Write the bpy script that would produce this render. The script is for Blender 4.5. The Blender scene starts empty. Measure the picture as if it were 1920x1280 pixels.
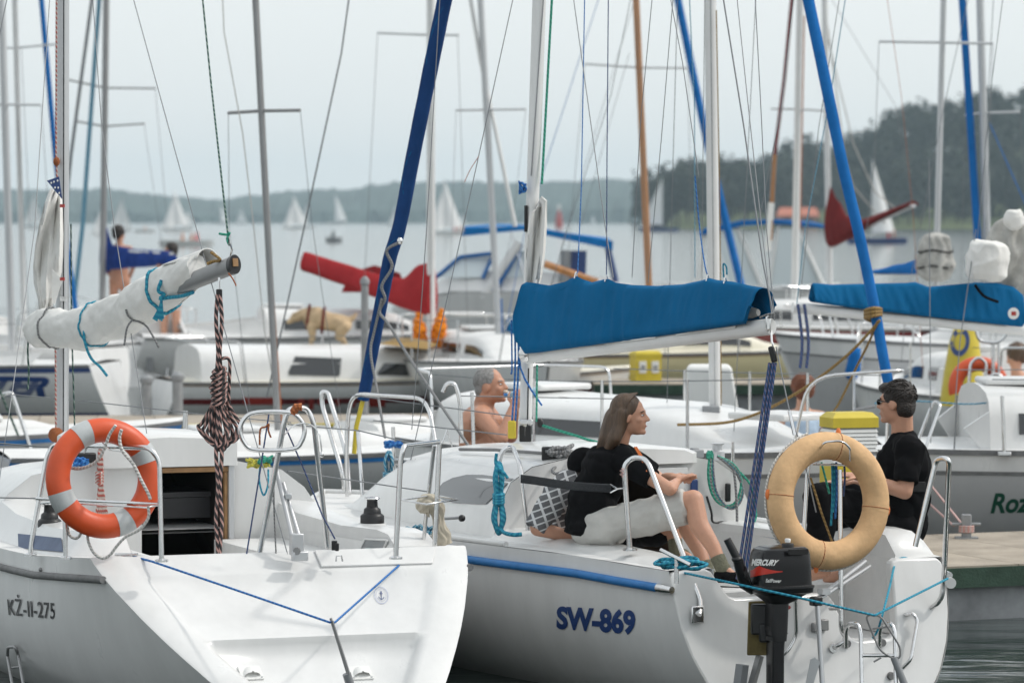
import bpy, bmesh, math, random
from math import sin, cos, tan, pi, radians, sqrt, atan, atan2, exp
from mathutils import Vector, Matrix
from mathutils.bvhtree import BVHTree
from mathutils import noise as mnoise
R = random.Random(7)
V = Vector
# ------------------------------------------------------------------ camera
FPX, HZ, EYE = 7300.0, 412.0, 2.6            # focal length in photo pixels (1920 wide), eye-level row, eye height
PITCH = atan((640.0 - HZ) / FPX)
scn = bpy.context.scene
COL = scn.collection
cam = bpy.data.cameras.new('camera'); camo = bpy.data.objects.new('camera', cam); COL.objects.link(camo)
camo.location = (0, 0, EYE); camo.rotation_euler = (pi / 2 - PITCH, 0, 0)
cam.sensor_width = 36; cam.lens = 36 * FPX / 1920; cam.clip_start = 0.5; cam.clip_end = 20000
cam.dof.use_dof = True; cam.dof.focus_distance = 21.2; cam.dof.aperture_fstop = 3.9
scn.camera = camo
# ------------------------------------------------------------------ sky, sun, exposure
SUN_EL, SUN_AZ = radians(48), radians(84)     # azimuth clockwise from +Y (away from the camera) towards +X (right)
w = bpy.data.worlds.new('World'); scn.world = w; w.use_nodes = True
nt = w.node_tree; nt.nodes.clear()
sky = nt.nodes.new('ShaderNodeTexSky'); sky.sky_type = 'NISHITA'; sky.sun_disc = False
sky.sun_elevation = SUN_EL; sky.sun_rotation = SUN_AZ; sky.air_density = 1.0; sky.dust_density = 4.0; sky.ozone_density = 1.0
hs = nt.nodes.new('ShaderNodeHueSaturation'); hs.inputs['Saturation'].default_value = 0.5
mixn = nt.nodes.new('ShaderNodeMix'); mixn.data_type = 'RGBA'; mixn.inputs[0].default_value = 0.6   # thin white cloud sheet over all the sky
mixn.inputs[7].default_value = (9.6, 10.1, 10.2, 1)
bg = nt.nodes.new('ShaderNodeBackground'); bg.inputs['Strength'].default_value = 0.134
wo = nt.nodes.new('ShaderNodeOutputWorld')
nt.links.new(sky.outputs[0], hs.inputs['Color']); nt.links.new(hs.outputs[0], mixn.inputs[6])
nt.links.new(mixn.outputs[2], bg.inputs[0]); nt.links.new(bg.outputs[0], wo.inputs[0])
sl = bpy.data.lights.new('sun', 'SUN'); sl.energy = 1.6; sl.angle = radians(3); sl.color = (1.0, 0.96, 0.9)
so = bpy.data.objects.new('sun', sl); COL.objects.link(so)
SUNV = V((cos(SUN_EL) * sin(SUN_AZ), cos(SUN_EL) * cos(SUN_AZ), sin(SUN_EL)))
so.rotation_euler = SUNV.to_track_quat('Z', 'Y').to_euler(); so.location = (30, 30, 60)
vs = scn.view_settings; vs.view_transform = 'Standard'; vs.look = 'None'; vs.exposure = 0.0; vs.gamma = 1; vs.use_curve_mapping = False
try:
    scn.cycles.max_bounces = 8; scn.cycles.transparent_max_bounces = 8; scn.cycles.volume_bounces = 2
    scn.cycles.sample_clamp_indirect = 6; scn.cycles.caustics_reflective = False; scn.cycles.caustics_refractive = False
except Exception: pass

# ------------------------------------------------------------------ photo pixel -> point helpers
CP, SP = cos(PITCH), sin(PITCH)
CAM = V((0, 0, EYE))
def ray(px, py):
    x, y, z = px - 960.0, FPX, 640.0 - py
    return V((x, y * CP + z * SP, -y * SP + z * CP))
def P(px, py, D):
    d = ray(px, py); return CAM + d * (D / d.y)
def PL(pts, D):                               # list of (px,py) or (px,py,D)
    return [P(p[0], p[1], p[2] if len(p) > 2 else D) for p in pts]
class Fr:
    """boat frame: O on the water under the transom centre, u forward, v starboard"""
    def __init__(s, x, y, adeg):
        s.O = V((x, y, 0)); a = radians(adeg); s.a = V((-sin(a), cos(a), 0)); s.s = V((cos(a), sin(a), 0))
    def w(s, u, v, z): return s.O + s.a * u + s.s * v + V((0, 0, z))
    def on_u(s, px, py, u): d = ray(px, py); return CAM + d * ((u - (CAM - s.O).dot(s.a)) / d.dot(s.a))
    def on_v(s, px, py, v): d = ray(px, py); return CAM + d * ((v - (CAM - s.O).dot(s.s)) / d.dot(s.s))
    def on_z(s, px, py, z): d = ray(px, py); return CAM + d * ((z - EYE) / d.z)
    def uv(s, p): q = p - s.O; return q.dot(s.a), q.dot(s.s)
def cr(pts, n=6, closed=False):               # Catmull-Rom through points
    pts = [V(p) for p in pts]; out = []; N = len(pts)
    if N < 3: return pts
    for i in range(N if closed else N - 1):
        if closed: p0, p1, p2, p3 = pts[i - 1], pts[i], pts[(i + 1) % N], pts[(i + 2) % N]
        else: p0, p1, p2, p3 = pts[max(i - 1, 0)], pts[i], pts[i + 1], pts[min(i + 2, N - 1)]
        for k in range(n):
            t = k / n; t2 = t * t; t3 = t2 * t
            out.append(0.5 * (2 * p1 + (p2 - p0) * t + (2 * p0 - 5 * p1 + 4 * p2 - p3) * t2 + (3 * p1 - p0 - 3 * p2 + p3) * t3))
    if not closed: out.append(pts[-1])
    return out
def fillet(pts, r, n=5):                      # round the inner corners of a polyline (bent tube)
    pts = [V(p) for p in pts]; out = [pts[0]]
    for i in range(1, len(pts) - 1):
        a, b, c = pts[i - 1], pts[i], pts[i + 1]
        d1, d2 = a - b, c - b; rr = min(r, d1.length * .48, d2.length * .48)
        p, q = b + d1.normalized() * rr, b + d2.normalized() * rr
        for k in range(n + 1):
            t = k / n; out.append((1 - t) ** 2 * p + 2 * t * (1 - t) * b + t * t * q)
    out.append(pts[-1]); return out
# ------------------------------------------------------------------ mesh builder
class MB:
    def __init__(s): s.v = []; s.f = []; s.m = []; s.uv = []
    def face(s, idx, m=0, uv=None): s.f.append(tuple(idx)); s.m.append(m); s.uv.append(uv)
    def quad(s, a, b, c, d, m=0):
        n = len(s.v); s.v += [V(a), V(b), V(c), V(d)]; s.face((n, n + 1, n + 2, n + 3), m); return s
    def poly(s, pts, m=0):
        n = len(s.v); s.v += [V(p) for p in pts]; s.face(range(n, n + len(pts)), m); return s
    def prism(s, pts, ext, m=0):              # polygon extruded along vector ext
        n = len(s.v); k = len(pts); ext = V(ext)
        s.v += [V(p) for p in pts] + [V(p) + ext for p in pts]
        s.face(range(n, n + k), m); s.face([n + k + i for i in reversed(range(k))], m)
        for i in range(k): j = (i + 1) % k; s.face((n + i, n + k + i, n + k + j, n + j), m)
        return s
    def box(s, c, sz, ax=None, m=0):
        c = V(c); X, Y, Z = ax if ax else (V((1, 0, 0)), V((0, 1, 0)), V((0, 0, 1)))
        n = len(s.v)
        for dz in (-.5, .5):
            for dx, dy in ((-.5, -.5), (.5, -.5), (.5, .5), (-.5, .5)):
                s.v.append(c + X * (dx * sz[0]) + Y * (dy * sz[1]) + Z * (dz * sz[2]))
        for q in ((3, 2, 1, 0), (4, 5, 6, 7), (0, 1, 5, 4), (1, 2, 6, 5), (2, 3, 7, 6), (3, 0, 4, 7)):
            s.face([n + i for i in q], m)
        return s
    def grid(s, rows, m=0, cu=False, cv=False, flip=False):
        n = len(s.v); nr = len(rows); nc = len(rows[0])
        for r_ in rows: s.v += [V(p) for p in r_]
        for i in range(nr if cu else nr - 1):
            for j in range(nc if cv else nc - 1):
                i2, j2 = (i + 1) % nr, (j + 1) % nc
                q = (n + i * nc + j, n + i * nc + j2, n + i2 * nc + j2, n + i2 * nc + j)
                s.face(q[::-1] if flip else q, m, [(i, j / nc), (i, (j + 1) / nc), (i + 1, (j + 1) / nc), (i + 1, j / nc)] if not flip else None)
        return s
    def loft(s, rings, m=0, cap=True, closed=False):
        n = len(s.v); k = len(rings[0]); s.grid(rings, m, cu=closed, cv=True)
        if cap and not closed:
            s.face([n + i for i in reversed(range(k))], m); s.face([n + (len(rings) - 1) * k + i for i in range(k)], m)
        return s
    def tube(s, pts, r, seg=8, closed=False, cap=True, m=0, flat=1.0, up=None):
        pts = [V(p) for p in pts]; N = len(pts)
        if N < 2: return s
        rr = r if isinstance(r, (list, tuple)) else [r] * N
        T = []
        for i in range(N):
            if closed: t = pts[(i + 1) % N] - pts[i - 1]
            else: t = pts[min(i + 1, N - 1)] - pts[max(i - 1, 0)]
            T.append(t.normalized() if t.length > 1e-9 else V((0, 0, 1)))
        nrm = up.copy() if up else (V((0, 0, 1)) if abs(T[0].z) < .9 else V((1, 0, 0)))
        n0 = len(s.v); L = 0; Ls = []
        for i in range(N):
            if i: L += (pts[i] - pts[i - 1]).length
            Ls.append(L)
            nrm = nrm - T[i] * nrm.dot(T[i])
            nrm = nrm.normalized() if nrm.length > 1e-6 else T[i].orthogonal().normalized()
            b = T[i].cross(nrm)
            for k in range(seg):
                a = 2 * pi * k / seg
                s.v.append(pts[i] + (nrm * cos(a) + b * (sin(a) * flat)) * rr[i])
        for i in range(N if closed else N - 1):
            i2 = (i + 1) % N; la = Ls[i]; lb = Ls[i2] if i2 else L + (pts[0] - pts[-1]).length
            for k in range(seg):
                k2 = (k + 1) % seg
                s.face((n0 + i * seg + k, n0 + i * seg + k2, n0 + i2 * seg + k2, n0 + i2 * seg + k), m,
                       [(la, k / seg), (la, (k + 1) / seg), (lb, (k + 1) / seg), (lb, k / seg)])
        if cap and not closed:
            s.face([n0 + k for k in reversed(range(seg))], m); s.face([n0 + (N - 1) * seg + k for k in range(seg)], m)
        return s
    def lathe(s, prof, o, ax=(0, 0, 1), seg=16, m=0):   # prof: (r, h)
        ax = V(ax).normalized(); x = ax.orthogonal().normalized(); y = ax.cross(x); o = V(o)
        rings = [[o + ax * h + (x * cos(2 * pi * k / seg) + y * sin(2 * pi * k / seg)) * r for k in range(seg)] for r, h in prof]
        return s.loft(rings, m)
    def ell(s, c, rad, ax=None, seg=12, m=0):
        c = V(c); X, Y, Z = ax if ax else (V((1, 0, 0)), V((0, 1, 0)), V((0, 0, 1))); h = seg // 2 + 1
        rings = []
        for i in range(1, h):
            t = pi * i / h
            rings.append([c + X * (rad[0] * sin(t) * cos(2 * pi * k / seg)) + Y * (rad[1] * sin(t) * sin(2 * pi * k / seg)) - Z * (rad[2] * cos(t)) for k in range(seg)])
        return s.loft(rings, m)
    def cap_(s, a, ra, b, rb, seg=10, m=0):             # tapered capsule
        a, b = V(a), V(b); d = (b - a); L = d.length
        if L < 1e-6: return s.ell(a, (ra, ra, ra), seg=seg, m=m)
        d /= L
        prof = [(ra * sin(t), -ra * cos(t)) for t in (.25, .7, 1.2)] + [(ra, 0), ((ra + rb) / 2, L / 2), (rb, L)] + [(rb * cos(t), L + rb * sin(t)) for t in (.37, .87, 1.32)]
        return s.lathe(prof, a, d, seg, m)
    def xf(s, M, start=0):
        for i in range(start, len(s.v)): s.v[i] = M @ s.v[i]
        return s
    def mesh(s, name, mats, org, smooth=40):
        me = bpy.data.meshes.new(name)
        me.from_pydata([(p.x - org.x, p.y - org.y, p.z - org.z) for p in s.v], [], s.f)
        for mt in mats: me.materials.append(mt)
        if len(mats) > 1: me.polygons.foreach_set('material_index', s.m)
        if any(u is not None for u in s.uv):
            ul = me.uv_layers.new(name='UVMap'); dat = []
            for f, u in zip(s.f, s.uv):
                for k in range(len(f)): dat += (u[k] if u else (0, 0))
            ul.data.foreach_set('uv', dat)
        if smooth:
            me.polygons.foreach_set('use_smooth', [True] * len(me.polygons))
            try: me.set_sharp_from_angle(angle=radians(smooth))
            except Exception: pass
        me.update(); return me
    def base(s):
        xs = [p.x for p in s.v]; ys = [p.y for p in s.v]; zs = [p.z for p in s.v]
        return V(((min(xs) + max(xs)) / 2, (min(ys) + max(ys)) / 2, min(zs)))
    def build(s, name, mats, parent=None, smooth=40, label=None, cat=None, group=None, kind=None, bevel=0):
        if not isinstance(mats, (list, tuple)): mats = [mats]
        org = s.base(); me = s.mesh(name, mats, org, smooth)
        o = bpy.data.objects.new(name, me); link(o, parent, org)
        if bevel:
            b = o.modifiers.new('bevel', 'BEVEL'); b.width = bevel; b.segments = 2; b.limit_method = 'ANGLE'; b.angle_limit = radians(35)
        return tag(o, label, cat, group, kind)
WP = {}
def link(o, parent, org):
    COL.objects.link(o); WP[o.name] = V(org)
    if parent: o.parent = parent; o.location = V(org) - WP[parent.name]
    else: o.location = org
def tag(o, label=None, cat=None, group=None, kind=None):
    if label: o['label'] = label
    if cat: o['category'] = cat
    if group: o['group'] = group
    if kind: o['kind'] = kind
    return o
def thing(name, label, cat, loc, group=None):
    o = bpy.data.objects.new(name, None); o.empty_display_size = .2; link(o, None, V(loc)); return tag(o, label, cat, group)
def tubeo(name, pts, r, mt, parent=None, seg=8, closed=False, **k):
    return MB().tube(pts, r, seg, closed).build(name, mt, parent, 60, **k)

# ------------------------------------------------------------------ materials
def mat(name, col, rough=.5, metal=0.0, var=.0, vs=4.0, bump=0.0, bs=60.0, coat=0.0, stretch=None, spec=.5, col2=None, sheen=0, trans=0, sss=0, detail=4):
    m = bpy.data.materials.new(name); m.use_nodes = True; nt = m.node_tree; b = nt.nodes['Principled BSDF']
    b.inputs['Base Color'].default_value = (*col, 1); b.inputs['Roughness'].default_value = rough; b.inputs['Metallic'].default_value = metal
    b.inputs['Coat Weight'].default_value = coat; b.inputs['Specular IOR Level'].default_value = spec; b.inputs['Coat Roughness'].default_value = .08
    if trans: b.inputs['Transmission Weight'].default_value = trans
    if sss: b.inputs['Subsurface Weight'].default_value = sss; b.inputs['Subsurface Radius'].default_value = (.02, .008, .004)
    if sheen: b.inputs['Sheen Weight'].default_value = sheen
    if var or bump:
        tc = nt.nodes.new('ShaderNodeTexCoord'); mp = nt.nodes.new('ShaderNodeMapping')
        nt.links.new(tc.outputs['Object'], mp.inputs[0])
        if stretch: mp.inputs['Scale'].default_value = stretch
    if var:
        n = nt.nodes.new('ShaderNodeTexNoise'); n.inputs['Scale'].default_value = vs; n.inputs['Detail'].default_value = detail; n.inputs['Roughness'].default_value = .65
        nt.links.new(mp.outputs[0], n.inputs['Vector'])
        rp = nt.nodes.new('ShaderNodeValToRGB'); rp.color_ramp.elements[0].position = .3; rp.color_ramp.elements[1].position = .7
        c2 = col2 if col2 else tuple(c * (1 - var) for c in col); c1 = col if col2 else tuple(min(1, c * (1 + var * .4)) for c in col)
        rp.color_ramp.elements[0].color = (*c2, 1); rp.color_ramp.elements[1].color = (*c1, 1)
        nt.links.new(n.outputs['Fac'], rp.inputs[0]); nt.links.new(rp.outputs[0], b.inputs['Base Color'])
        mr = nt.nodes.new('ShaderNodeMapRange'); mr.inputs[3].default_value = min(1, rough * 1.25); mr.inputs[4].default_value = rough * .85
        nt.links.new(n.outputs['Fac'], mr.inputs[0]); nt.links.new(mr.outputs[0], b.inputs['Roughness'])
    if bump:
        n2 = nt.nodes.new('ShaderNodeTexNoise'); n2.inputs['Scale'].default_value = bs; n2.inputs['Detail'].default_value = 5
        nt.links.new(mp.outputs[0], n2.inputs['Vector'])
        bp = nt.nodes.new('ShaderNodeBump'); bp.inputs['Strength'].default_value = bump; bp.inputs['Distance'].default_value = .02
        nt.links.new(n2.outputs['Fac'], bp.inputs['Height']); nt.links.new(bp.outputs[0], b.inputs['Normal'])
    return m
def rope_mat(name, ca, cb, pitch=.03, share=.5, twist=1.0):        # laid rope: two yarn colours winding round the tube
    m = bpy.data.materials.new(name); m.use_nodes = True; nt = m.node_tree; b = nt.nodes['Principled BSDF']; b.inputs['Roughness'].default_value = .8
    uv = nt.nodes.new('ShaderNodeUVMap'); sp = nt.nodes.new('ShaderNodeSeparateXYZ'); nt.links.new(uv.outputs[0], sp.inputs[0])
    def mth(op, a, bb):
        n = nt.nodes.new('ShaderNodeMath'); n.operation = op
        for i, q in enumerate((a, bb)):
            if isinstance(q, (int, float)): n.inputs[i].default_value = q
            else: nt.links.new(q, n.inputs[i])
        return n.outputs[0]
    t = mth('FRACT', mth('ADD', mth('MULTIPLY', sp.outputs[0], 1 / pitch), mth('MULTIPLY', sp.outputs[1], twist)), 0)
    g = mth('GREATER_THAN', t, share)
    mx = nt.nodes.new('ShaderNodeMix'); mx.data_type = 'RGBA'; mx.inputs[6].default_value = (*ca, 1); mx.inputs[7].default_value = (*cb, 1)
    nt.links.new(g, mx.inputs[0]); nt.links.new(mx.outputs[2], b.inputs['Base Color'])
    s_ = mth('SINE', mth('MULTIPLY', t, 6.283), 0)
    bp = nt.nodes.new('ShaderNodeBump'); bp.inputs['Strength'].default_value = .6; bp.inputs['Distance'].default_value = .003
    nt.links.new(s_, bp.inputs['Height']); nt.links.new(bp.outputs[0], b.inputs['Normal'])
    return m
M = {}
M['gel'] = mat('gelcoat_white', (.70, .70, .69), .28, var=.08, vs=2.0, coat=.25, stretch=(2.6, 2.6, .7), bump=.02, bs=3)
M['deck'] = mat('deck_white', (.70, .70, .69), .55, var=.10, vs=5, bump=.12, bs=160)
M['gel_cream'] = mat('gelcoat_cream', (.72, .68, .56), .3, var=.06, coat=.2)
M['gel_grey'] = mat('gelcoat_grey', (.50, .50, .50), .28, var=.06, coat=.3)
M['gel_yellow'] = mat('gelcoat_pale_yellow', (.78, .69, .42), .3, var=.06, coat=.2)
M['gel_red'] = mat('gelcoat_dark_red', (.16, .022, .025), .25, var=.1, coat=.3)
M['red_paint'] = mat('red_paint', (.42, .045, .035), .35, var=.1)
M['steel'] = mat('stainless_steel', (.72, .72, .72), .16, 1.0, var=.12, vs=12)
M['wire'] = mat('wire_rope', (.19, .20, .21), .5, .5)
M['alu'] = mat('anodised_aluminium', (.56, .57, .58), .38, .55, var=.10, vs=3, stretch=(1, 1, .15))
M['alu_dark'] = mat('dull_aluminium', (.30, .30, .30), .45, .5, var=.12, vs=3)
M['mast_white'] = mat('white_mast_paint', (.72, .72, .71), .4, var=.06)
M['wood'] = mat('varnished_wood', (.40, .17, .045), .3, var=.35, vs=14, stretch=(1, 1, .08), coat=.4)
M['wood2'] = mat('teak_trim', (.36, .20, .085), .45, var=.3, vs=20)
M['black'] = mat('black_plastic', (.009, .009, .010), .4, var=.2, vs=20)
M['blackm'] = mat('black_matt', (.012, .012, .012), .8)
M['engine'] = mat('engine_black_paint', (.005, .005, .006), .26, coat=.1, spec=.3)
M['rubber'] = mat('grey_rubber', (.20, .20, .20), .7, var=.25, vs=14, bump=.2)
M['rubber_blue'] = mat('blue_rubber_strake', (.015, .17, .46), .45, var=.2, vs=9)
M['navy'] = mat('navy_stripe', (.02, .055, .19), .35, var=.15, vs=6)
M['slate'] = mat('slate_blue_window', (.05, .085, .17), .45, var=.2, vs=5, spec=.3)
M['glass'] = mat('tinted_window', (.018, .02, .022), .06, var=.2, vs=3, coat=.8)
M['cover'] = mat('blue_sailcover_cloth', (.004, .112, .265), .9, var=.16, vs=3, bump=.15, bs=16, spec=.12)
M['cover2'] = mat('navy_furling_cloth', (.012, .05, .165), .85, spec=.15, var=.2, vs=6, bump=.2, bs=22)
M['cover3'] = mat('bright_blue_cloth', (.012, .14, .42), .85, spec=.15, var=.2, vs=5, bump=.2, bs=18)
M['cover_red'] = mat('red_cover_cloth', (.36, .028, .032), .85, spec=.15, var=.18, vs=4, bump=.2, bs=14)
M['cover_dred'] = mat('dark_red_cover_cloth', (.17, .022, .022), .85, spec=.15, var=.25, vs=4, bump=.3, bs=10)
M['cover_royal'] = mat('royal_blue_cloth', (.012, .045, .23), .85, spec=.15, var=.25, vs=4, bump=.2, bs=12)
M['bimini'] = mat('bimini_cloth', (.01, .17, .46), .85, spec=.15, var=.2, vs=3)
M['sail'] = mat('white_sailcloth', (.74, .73, .70), .65, var=.10, vs=5, bump=.45, bs=11)
M['sail_old'] = mat('grey_crumpled_sail', (.46, .45, .42), .75, var=.3, vs=9, bump=.5, bs=14)
M['sail_far'] = mat('distant_sailcloth', (.86, .86, .85), .7)
M['orange'] = mat('lifebuoy_orange', (.66, .085, .018), .42, var=.12, vs=8, bump=.05, bs=30)
M['beige'] = mat('aged_canvas_lifebuoy', (.70, .44, .225), .75, var=.22, vs=7, bump=.15, bs=40)
M['reflect'] = mat('reflective_tape', (.50, .52, .52), .4, .2, var=.1, vs=30)
M['yellow'] = mat('yellow_paint', (.60, .47, .035), .45, var=.12, vs=5)
M['white'] = mat('white_plastic', (.78, .78, .76), .4, var=.06)
M['greyp'] = mat('grey_plastic', (.25, .26, .27), .5, var=.1)
M['concrete'] = mat('weathered_dock_planks', (.36, .31, .25), .85, var=.3, vs=3, bump=.3, bs=30)
M['dockgreen'] = mat('green_dock_fascia', (.035, .075, .05), .75, var=.4, vs=5, bump=.2)
M['pile'] = mat('galvanised_pile', (.32, .33, .34), .6, .3, var=.3)
M['skin'] = mat('skin', (.56, .30, .20), .5, var=.08, vs=18, sss=.1)
M['skin_tan'] = mat('tanned_skin', (.50, .25, .16), .5, var=.12, vs=14, sss=.1)
M['hair_brown'] = mat('brown_hair', (.095, .055, .030), .45, var=.5, vs=40, stretch=(1, 1, .08), bump=.5, bs=60)
M['hair_dark'] = mat('dark_hair', (.022, .015, .011), .5, var=.4, vs=50, bump=.6, bs=120)
M['hair_red'] = mat('auburn_hair', (.17, .045, .012), .55, var=.5, vs=30, bump=.7, bs=70)
M['hair_grey'] = mat('grey_hair', (.28, .27, .26), .6, var=.4, vs=50, bump=.6, bs=120)
M['cloth_black'] = mat('black_cotton', (.007, .007, .008), .95, var=.3, vs=9, bump=.35, bs=16, spec=.1)
M['cloth_grey'] = mat('light_grey_cotton', (.52, .51, .48), .9, var=.10, vs=8, bump=.5, bs=13)
M['cloth_blue'] = mat('pale_blue_cotton', (.40, .50, .62), .9, var=.2, vs=9, bump=.4, bs=20)
M['cloth_red'] = mat('red_cotton', (.55, .03, .025), .9, var=.15)
M['sock'] = mat('olive_sock', (.16, .16, .11), .95, var=.2, vs=60, bump=.4, bs=120)
M['stripe_o'] = mat('orange_piping', (.75, .20, .05), .7)
M['strap'] = mat('dark_webbing', (.03, .033, .037), .75, var=.5, vs=60, stretch=(1, 1, 6))
M['fur'] = mat('cream_fur', (.62, .46, .28), .85, var=.25, vs=9, bump=.7, bs=60)
M['r_pink'] = rope_mat('black_pink_braid', (.022, .02, .022), (.42, .25, .22), .055, .62, 2.0)
M['r_red'] = rope_mat('red_white_rope', (.38, .10, .08), (.5, .42, .38), .03)
M['r_white'] = rope_mat('white_rope', (.66, .65, .62), (.52, .51, .48), .02)
M['r_grey'] = rope_mat('grey_rope', (.16, .165, .17), (.26, .26, .26), .02)
M['r_turq'] = rope_mat('turquoise_rope', (.01, .20, .33), (.03, .30, .40), .03)
M['r_teal'] = rope_mat('teal_white_fleck_rope', (.03, .20, .33), (.30, .45, .50), .04, .66, 2)
M['r_blue'] = rope_mat('blue_rope', (.015, .11, .38), (.04, .2, .5), .03)
M['r_navy'] = rope_mat('navy_red_fleck_rope', (.03, .075, .19), (.12, .10, .17), .035, .72, 2)
M['r_green'] = rope_mat('green_rope', (.02, .24, .16), (.05, .34, .24), .03)
M['r_dkgreen'] = rope_mat('dark_green_fleck_rope', (.015, .06, .05), (.20, .26, .22), .06, .72, 1)
M['r_yellow'] = rope_mat('yellow_rope', (.55, .50, .06), (.42, .40, .08), .03)
M['r_ochre'] = rope_mat('ochre_rope', (.30, .19, .06), (.22, .135, .045), .025)
M['r_rust'] = rope_mat('orange_brown_cord', (.42, .13, .04), (.30, .09, .03), .02)
M['r_rose'] = rope_mat('pale_pink_rope', (.55, .30, .27), (.48, .38, .36), .03)
def stay(pts, r, parent, mt=None, name='stay', seg=5):
    return tubeo(name, pts, r, mt or M['wire'], parent, seg)

def pleat(name, pts, np_, mt, parent, amp=.16, n=60, flat=.75, seed=0):
    '''cloth gathered into pleats along a path; pts: (point, radius)'''
    C = cr([p for p, r_ in pts], 8); RR = cr([V((r_, 0, 0)) for p, r_ in pts], 8); rings = []
    for i, (c, rv) in enumerate(zip(C, RR)):
        t = (C[min(i + 1, len(C) - 1)] - C[max(i - 1, 0)]).normalized(); a_ = V((0, 1, 0)); a_ = (a_ - t * a_.dot(t)).normalized(); b_ = t.cross(a_)
        rings.append([c + (b_ * cos(2 * pi * k / n) + a_ * (sin(2 * pi * k / n) * flat)) * (rv.x * (1 + amp * sin(np_ * 2 * pi * k / n + 1.6 * sin(i * .35 + seed) + 2.2 * mnoise.noise(V((k * .2, i * .12, seed)))) + .14 * mnoise.noise(V((cos(2 * pi * k / n) * 1.5, sin(2 * pi * k / n) * 1.5, i * .16 + seed))))) for k in range(n)])
    return MB().loft(rings).build(name, mt, parent, 70)
# ================================================================== SETTING
def water_mat():
    m = bpy.data.materials.new('lake_water'); m.use_nodes = True; nt = m.node_tree; b = nt.nodes['Principled BSDF']
    b.inputs['Base Color'].default_value = (.016, .028, .024, 1); b.inputs['Roughness'].default_value = .09; b.inputs['IOR'].default_value = 1.33
    tc = nt.nodes.new('ShaderNodeTexCoord'); last = None
    for sc, st, dist in (((.9, 2.6, 1), .42, .045), ((.16, .42, 1), .34, .18), ((4.0, 9.0, 1), .2, .01)):
        mp = nt.nodes.new('ShaderNodeMapping'); mp.inputs['Scale'].default_value = sc; mp.inputs['Rotation'].default_value = (0, 0, .25)
        n = nt.nodes.new('ShaderNodeTexNoise'); n.inputs['Scale'].default_value = 1; n.inputs['Detail'].default_value = 3; n.inputs['Distortion'].default_value = .4
        bp = nt.nodes.new('ShaderNodeBump'); bp.inputs['Strength'].default_value = st; bp.inputs['Distance'].default_value = dist
        nt.links.new(tc.outputs['Object'], mp.inputs[0]); nt.links.new(mp.outputs[0], n.inputs['Vector']); nt.links.new(n.outputs['Fac'], bp.inputs['Height'])
        if last: nt.links.new(last.outputs[0], bp.inputs['Normal'])
        last = bp
    nt.links.new(last.outputs[0], b.inputs['Normal']); return m
M['water'] = water_mat()
MB().quad((-4200, 3, 0), (4200, 3, 0), (4200, 4300, 0), (-4200, 4300, 0)).build('water', M['water'], kind='structure', smooth=0)
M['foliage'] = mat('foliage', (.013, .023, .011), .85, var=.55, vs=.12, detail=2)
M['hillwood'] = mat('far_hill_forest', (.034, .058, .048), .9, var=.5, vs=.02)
M['meadow'] = mat('meadow_grass', (.12, .15, .05), .9, var=.3, vs=.05)
M['bark'] = mat('bark', (.07, .05, .035), .9)
# far hills across the lake (about 3 km)
def ridge(px):
    k = [(-2500, 380), (-300, 372), (60, 352), (150, 350), (225, 352), (280, 362), (330, 368), (420, 372), (520, 358), (600, 352), (650, 356), (700, 343), (800, 338), (900, 338), (980, 340), (1080, 336), (1160, 332), (1235, 334), (1500, 345), (2200, 360), (4400, 372)]
    for (a, ya), (b_, yb) in zip(k, k[1:]):
        if a <= px <= b_: return ya + (yb - ya) * (px - a) / (b_ - a)
    return 375
rows = []
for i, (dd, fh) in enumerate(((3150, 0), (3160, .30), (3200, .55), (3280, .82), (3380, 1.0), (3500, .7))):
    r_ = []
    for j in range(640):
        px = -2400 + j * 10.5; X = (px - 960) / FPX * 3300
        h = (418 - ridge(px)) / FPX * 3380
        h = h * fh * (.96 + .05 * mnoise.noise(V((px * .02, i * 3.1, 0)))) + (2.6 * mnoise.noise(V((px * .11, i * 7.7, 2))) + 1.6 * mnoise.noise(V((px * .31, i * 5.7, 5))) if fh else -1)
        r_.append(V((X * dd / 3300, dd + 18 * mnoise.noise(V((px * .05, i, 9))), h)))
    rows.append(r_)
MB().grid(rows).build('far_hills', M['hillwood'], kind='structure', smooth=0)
# wooded headland on the right (about 1.2 km)
WD = 1190.0
TOPS = [(1238, 335), (1252, 292), (1300, 284), (1380, 284), (1440, 274), (1500, 255), (1540, 246), (1590, 256), (1606, 234), (1650, 214), (1700, 182), (1740, 174), (1780, 184), (1810, 166), (1860, 160), (1920, 164), (2100, 170), (2600, 200), (3600, 260)]
def wtop(px):
    for (a, ya), (b_, yb) in zip(TOPS, TOPS[1:]):
        if a <= px <= b_: return ya + (yb - ya) * (px - a) / (b_ - a)
    return 300
def ground(px, d):                                # headland terrain under the trees
    t = max(0, min(1, (d - WD - 14) / 170)); t = t * t * (3 - 2 * t)
    topz = EYE + (HZ - wtop(max(1242, min(3500, px)))) / FPX * (WD + 180)
    e = max(0, min(1, (px - 1236) / 30.0))
    return 1.2 * min(1, max(0, (d - WD) / 10)) * e + max(0, topz - 21) * t * e - (1 - e) * 2
rows = []
for d in (WD - 2, WD + 4, WD + 14, WD + 40, WD + 80, WD + 120, WD + 160, WD + 185, WD + 260, WD + 420):
    rows.append([V(((px - 960) / FPX * d, d, (ground(px, d) if d > WD else -1) * (1 if d < WD + 200 else .6))) for px in range(1232, 3600, 24)])
MB().grid(rows).build('wooded_headland', M['meadow'], kind='structure', smooth=60)
wood = MB()
rw = random.Random(3)
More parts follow.
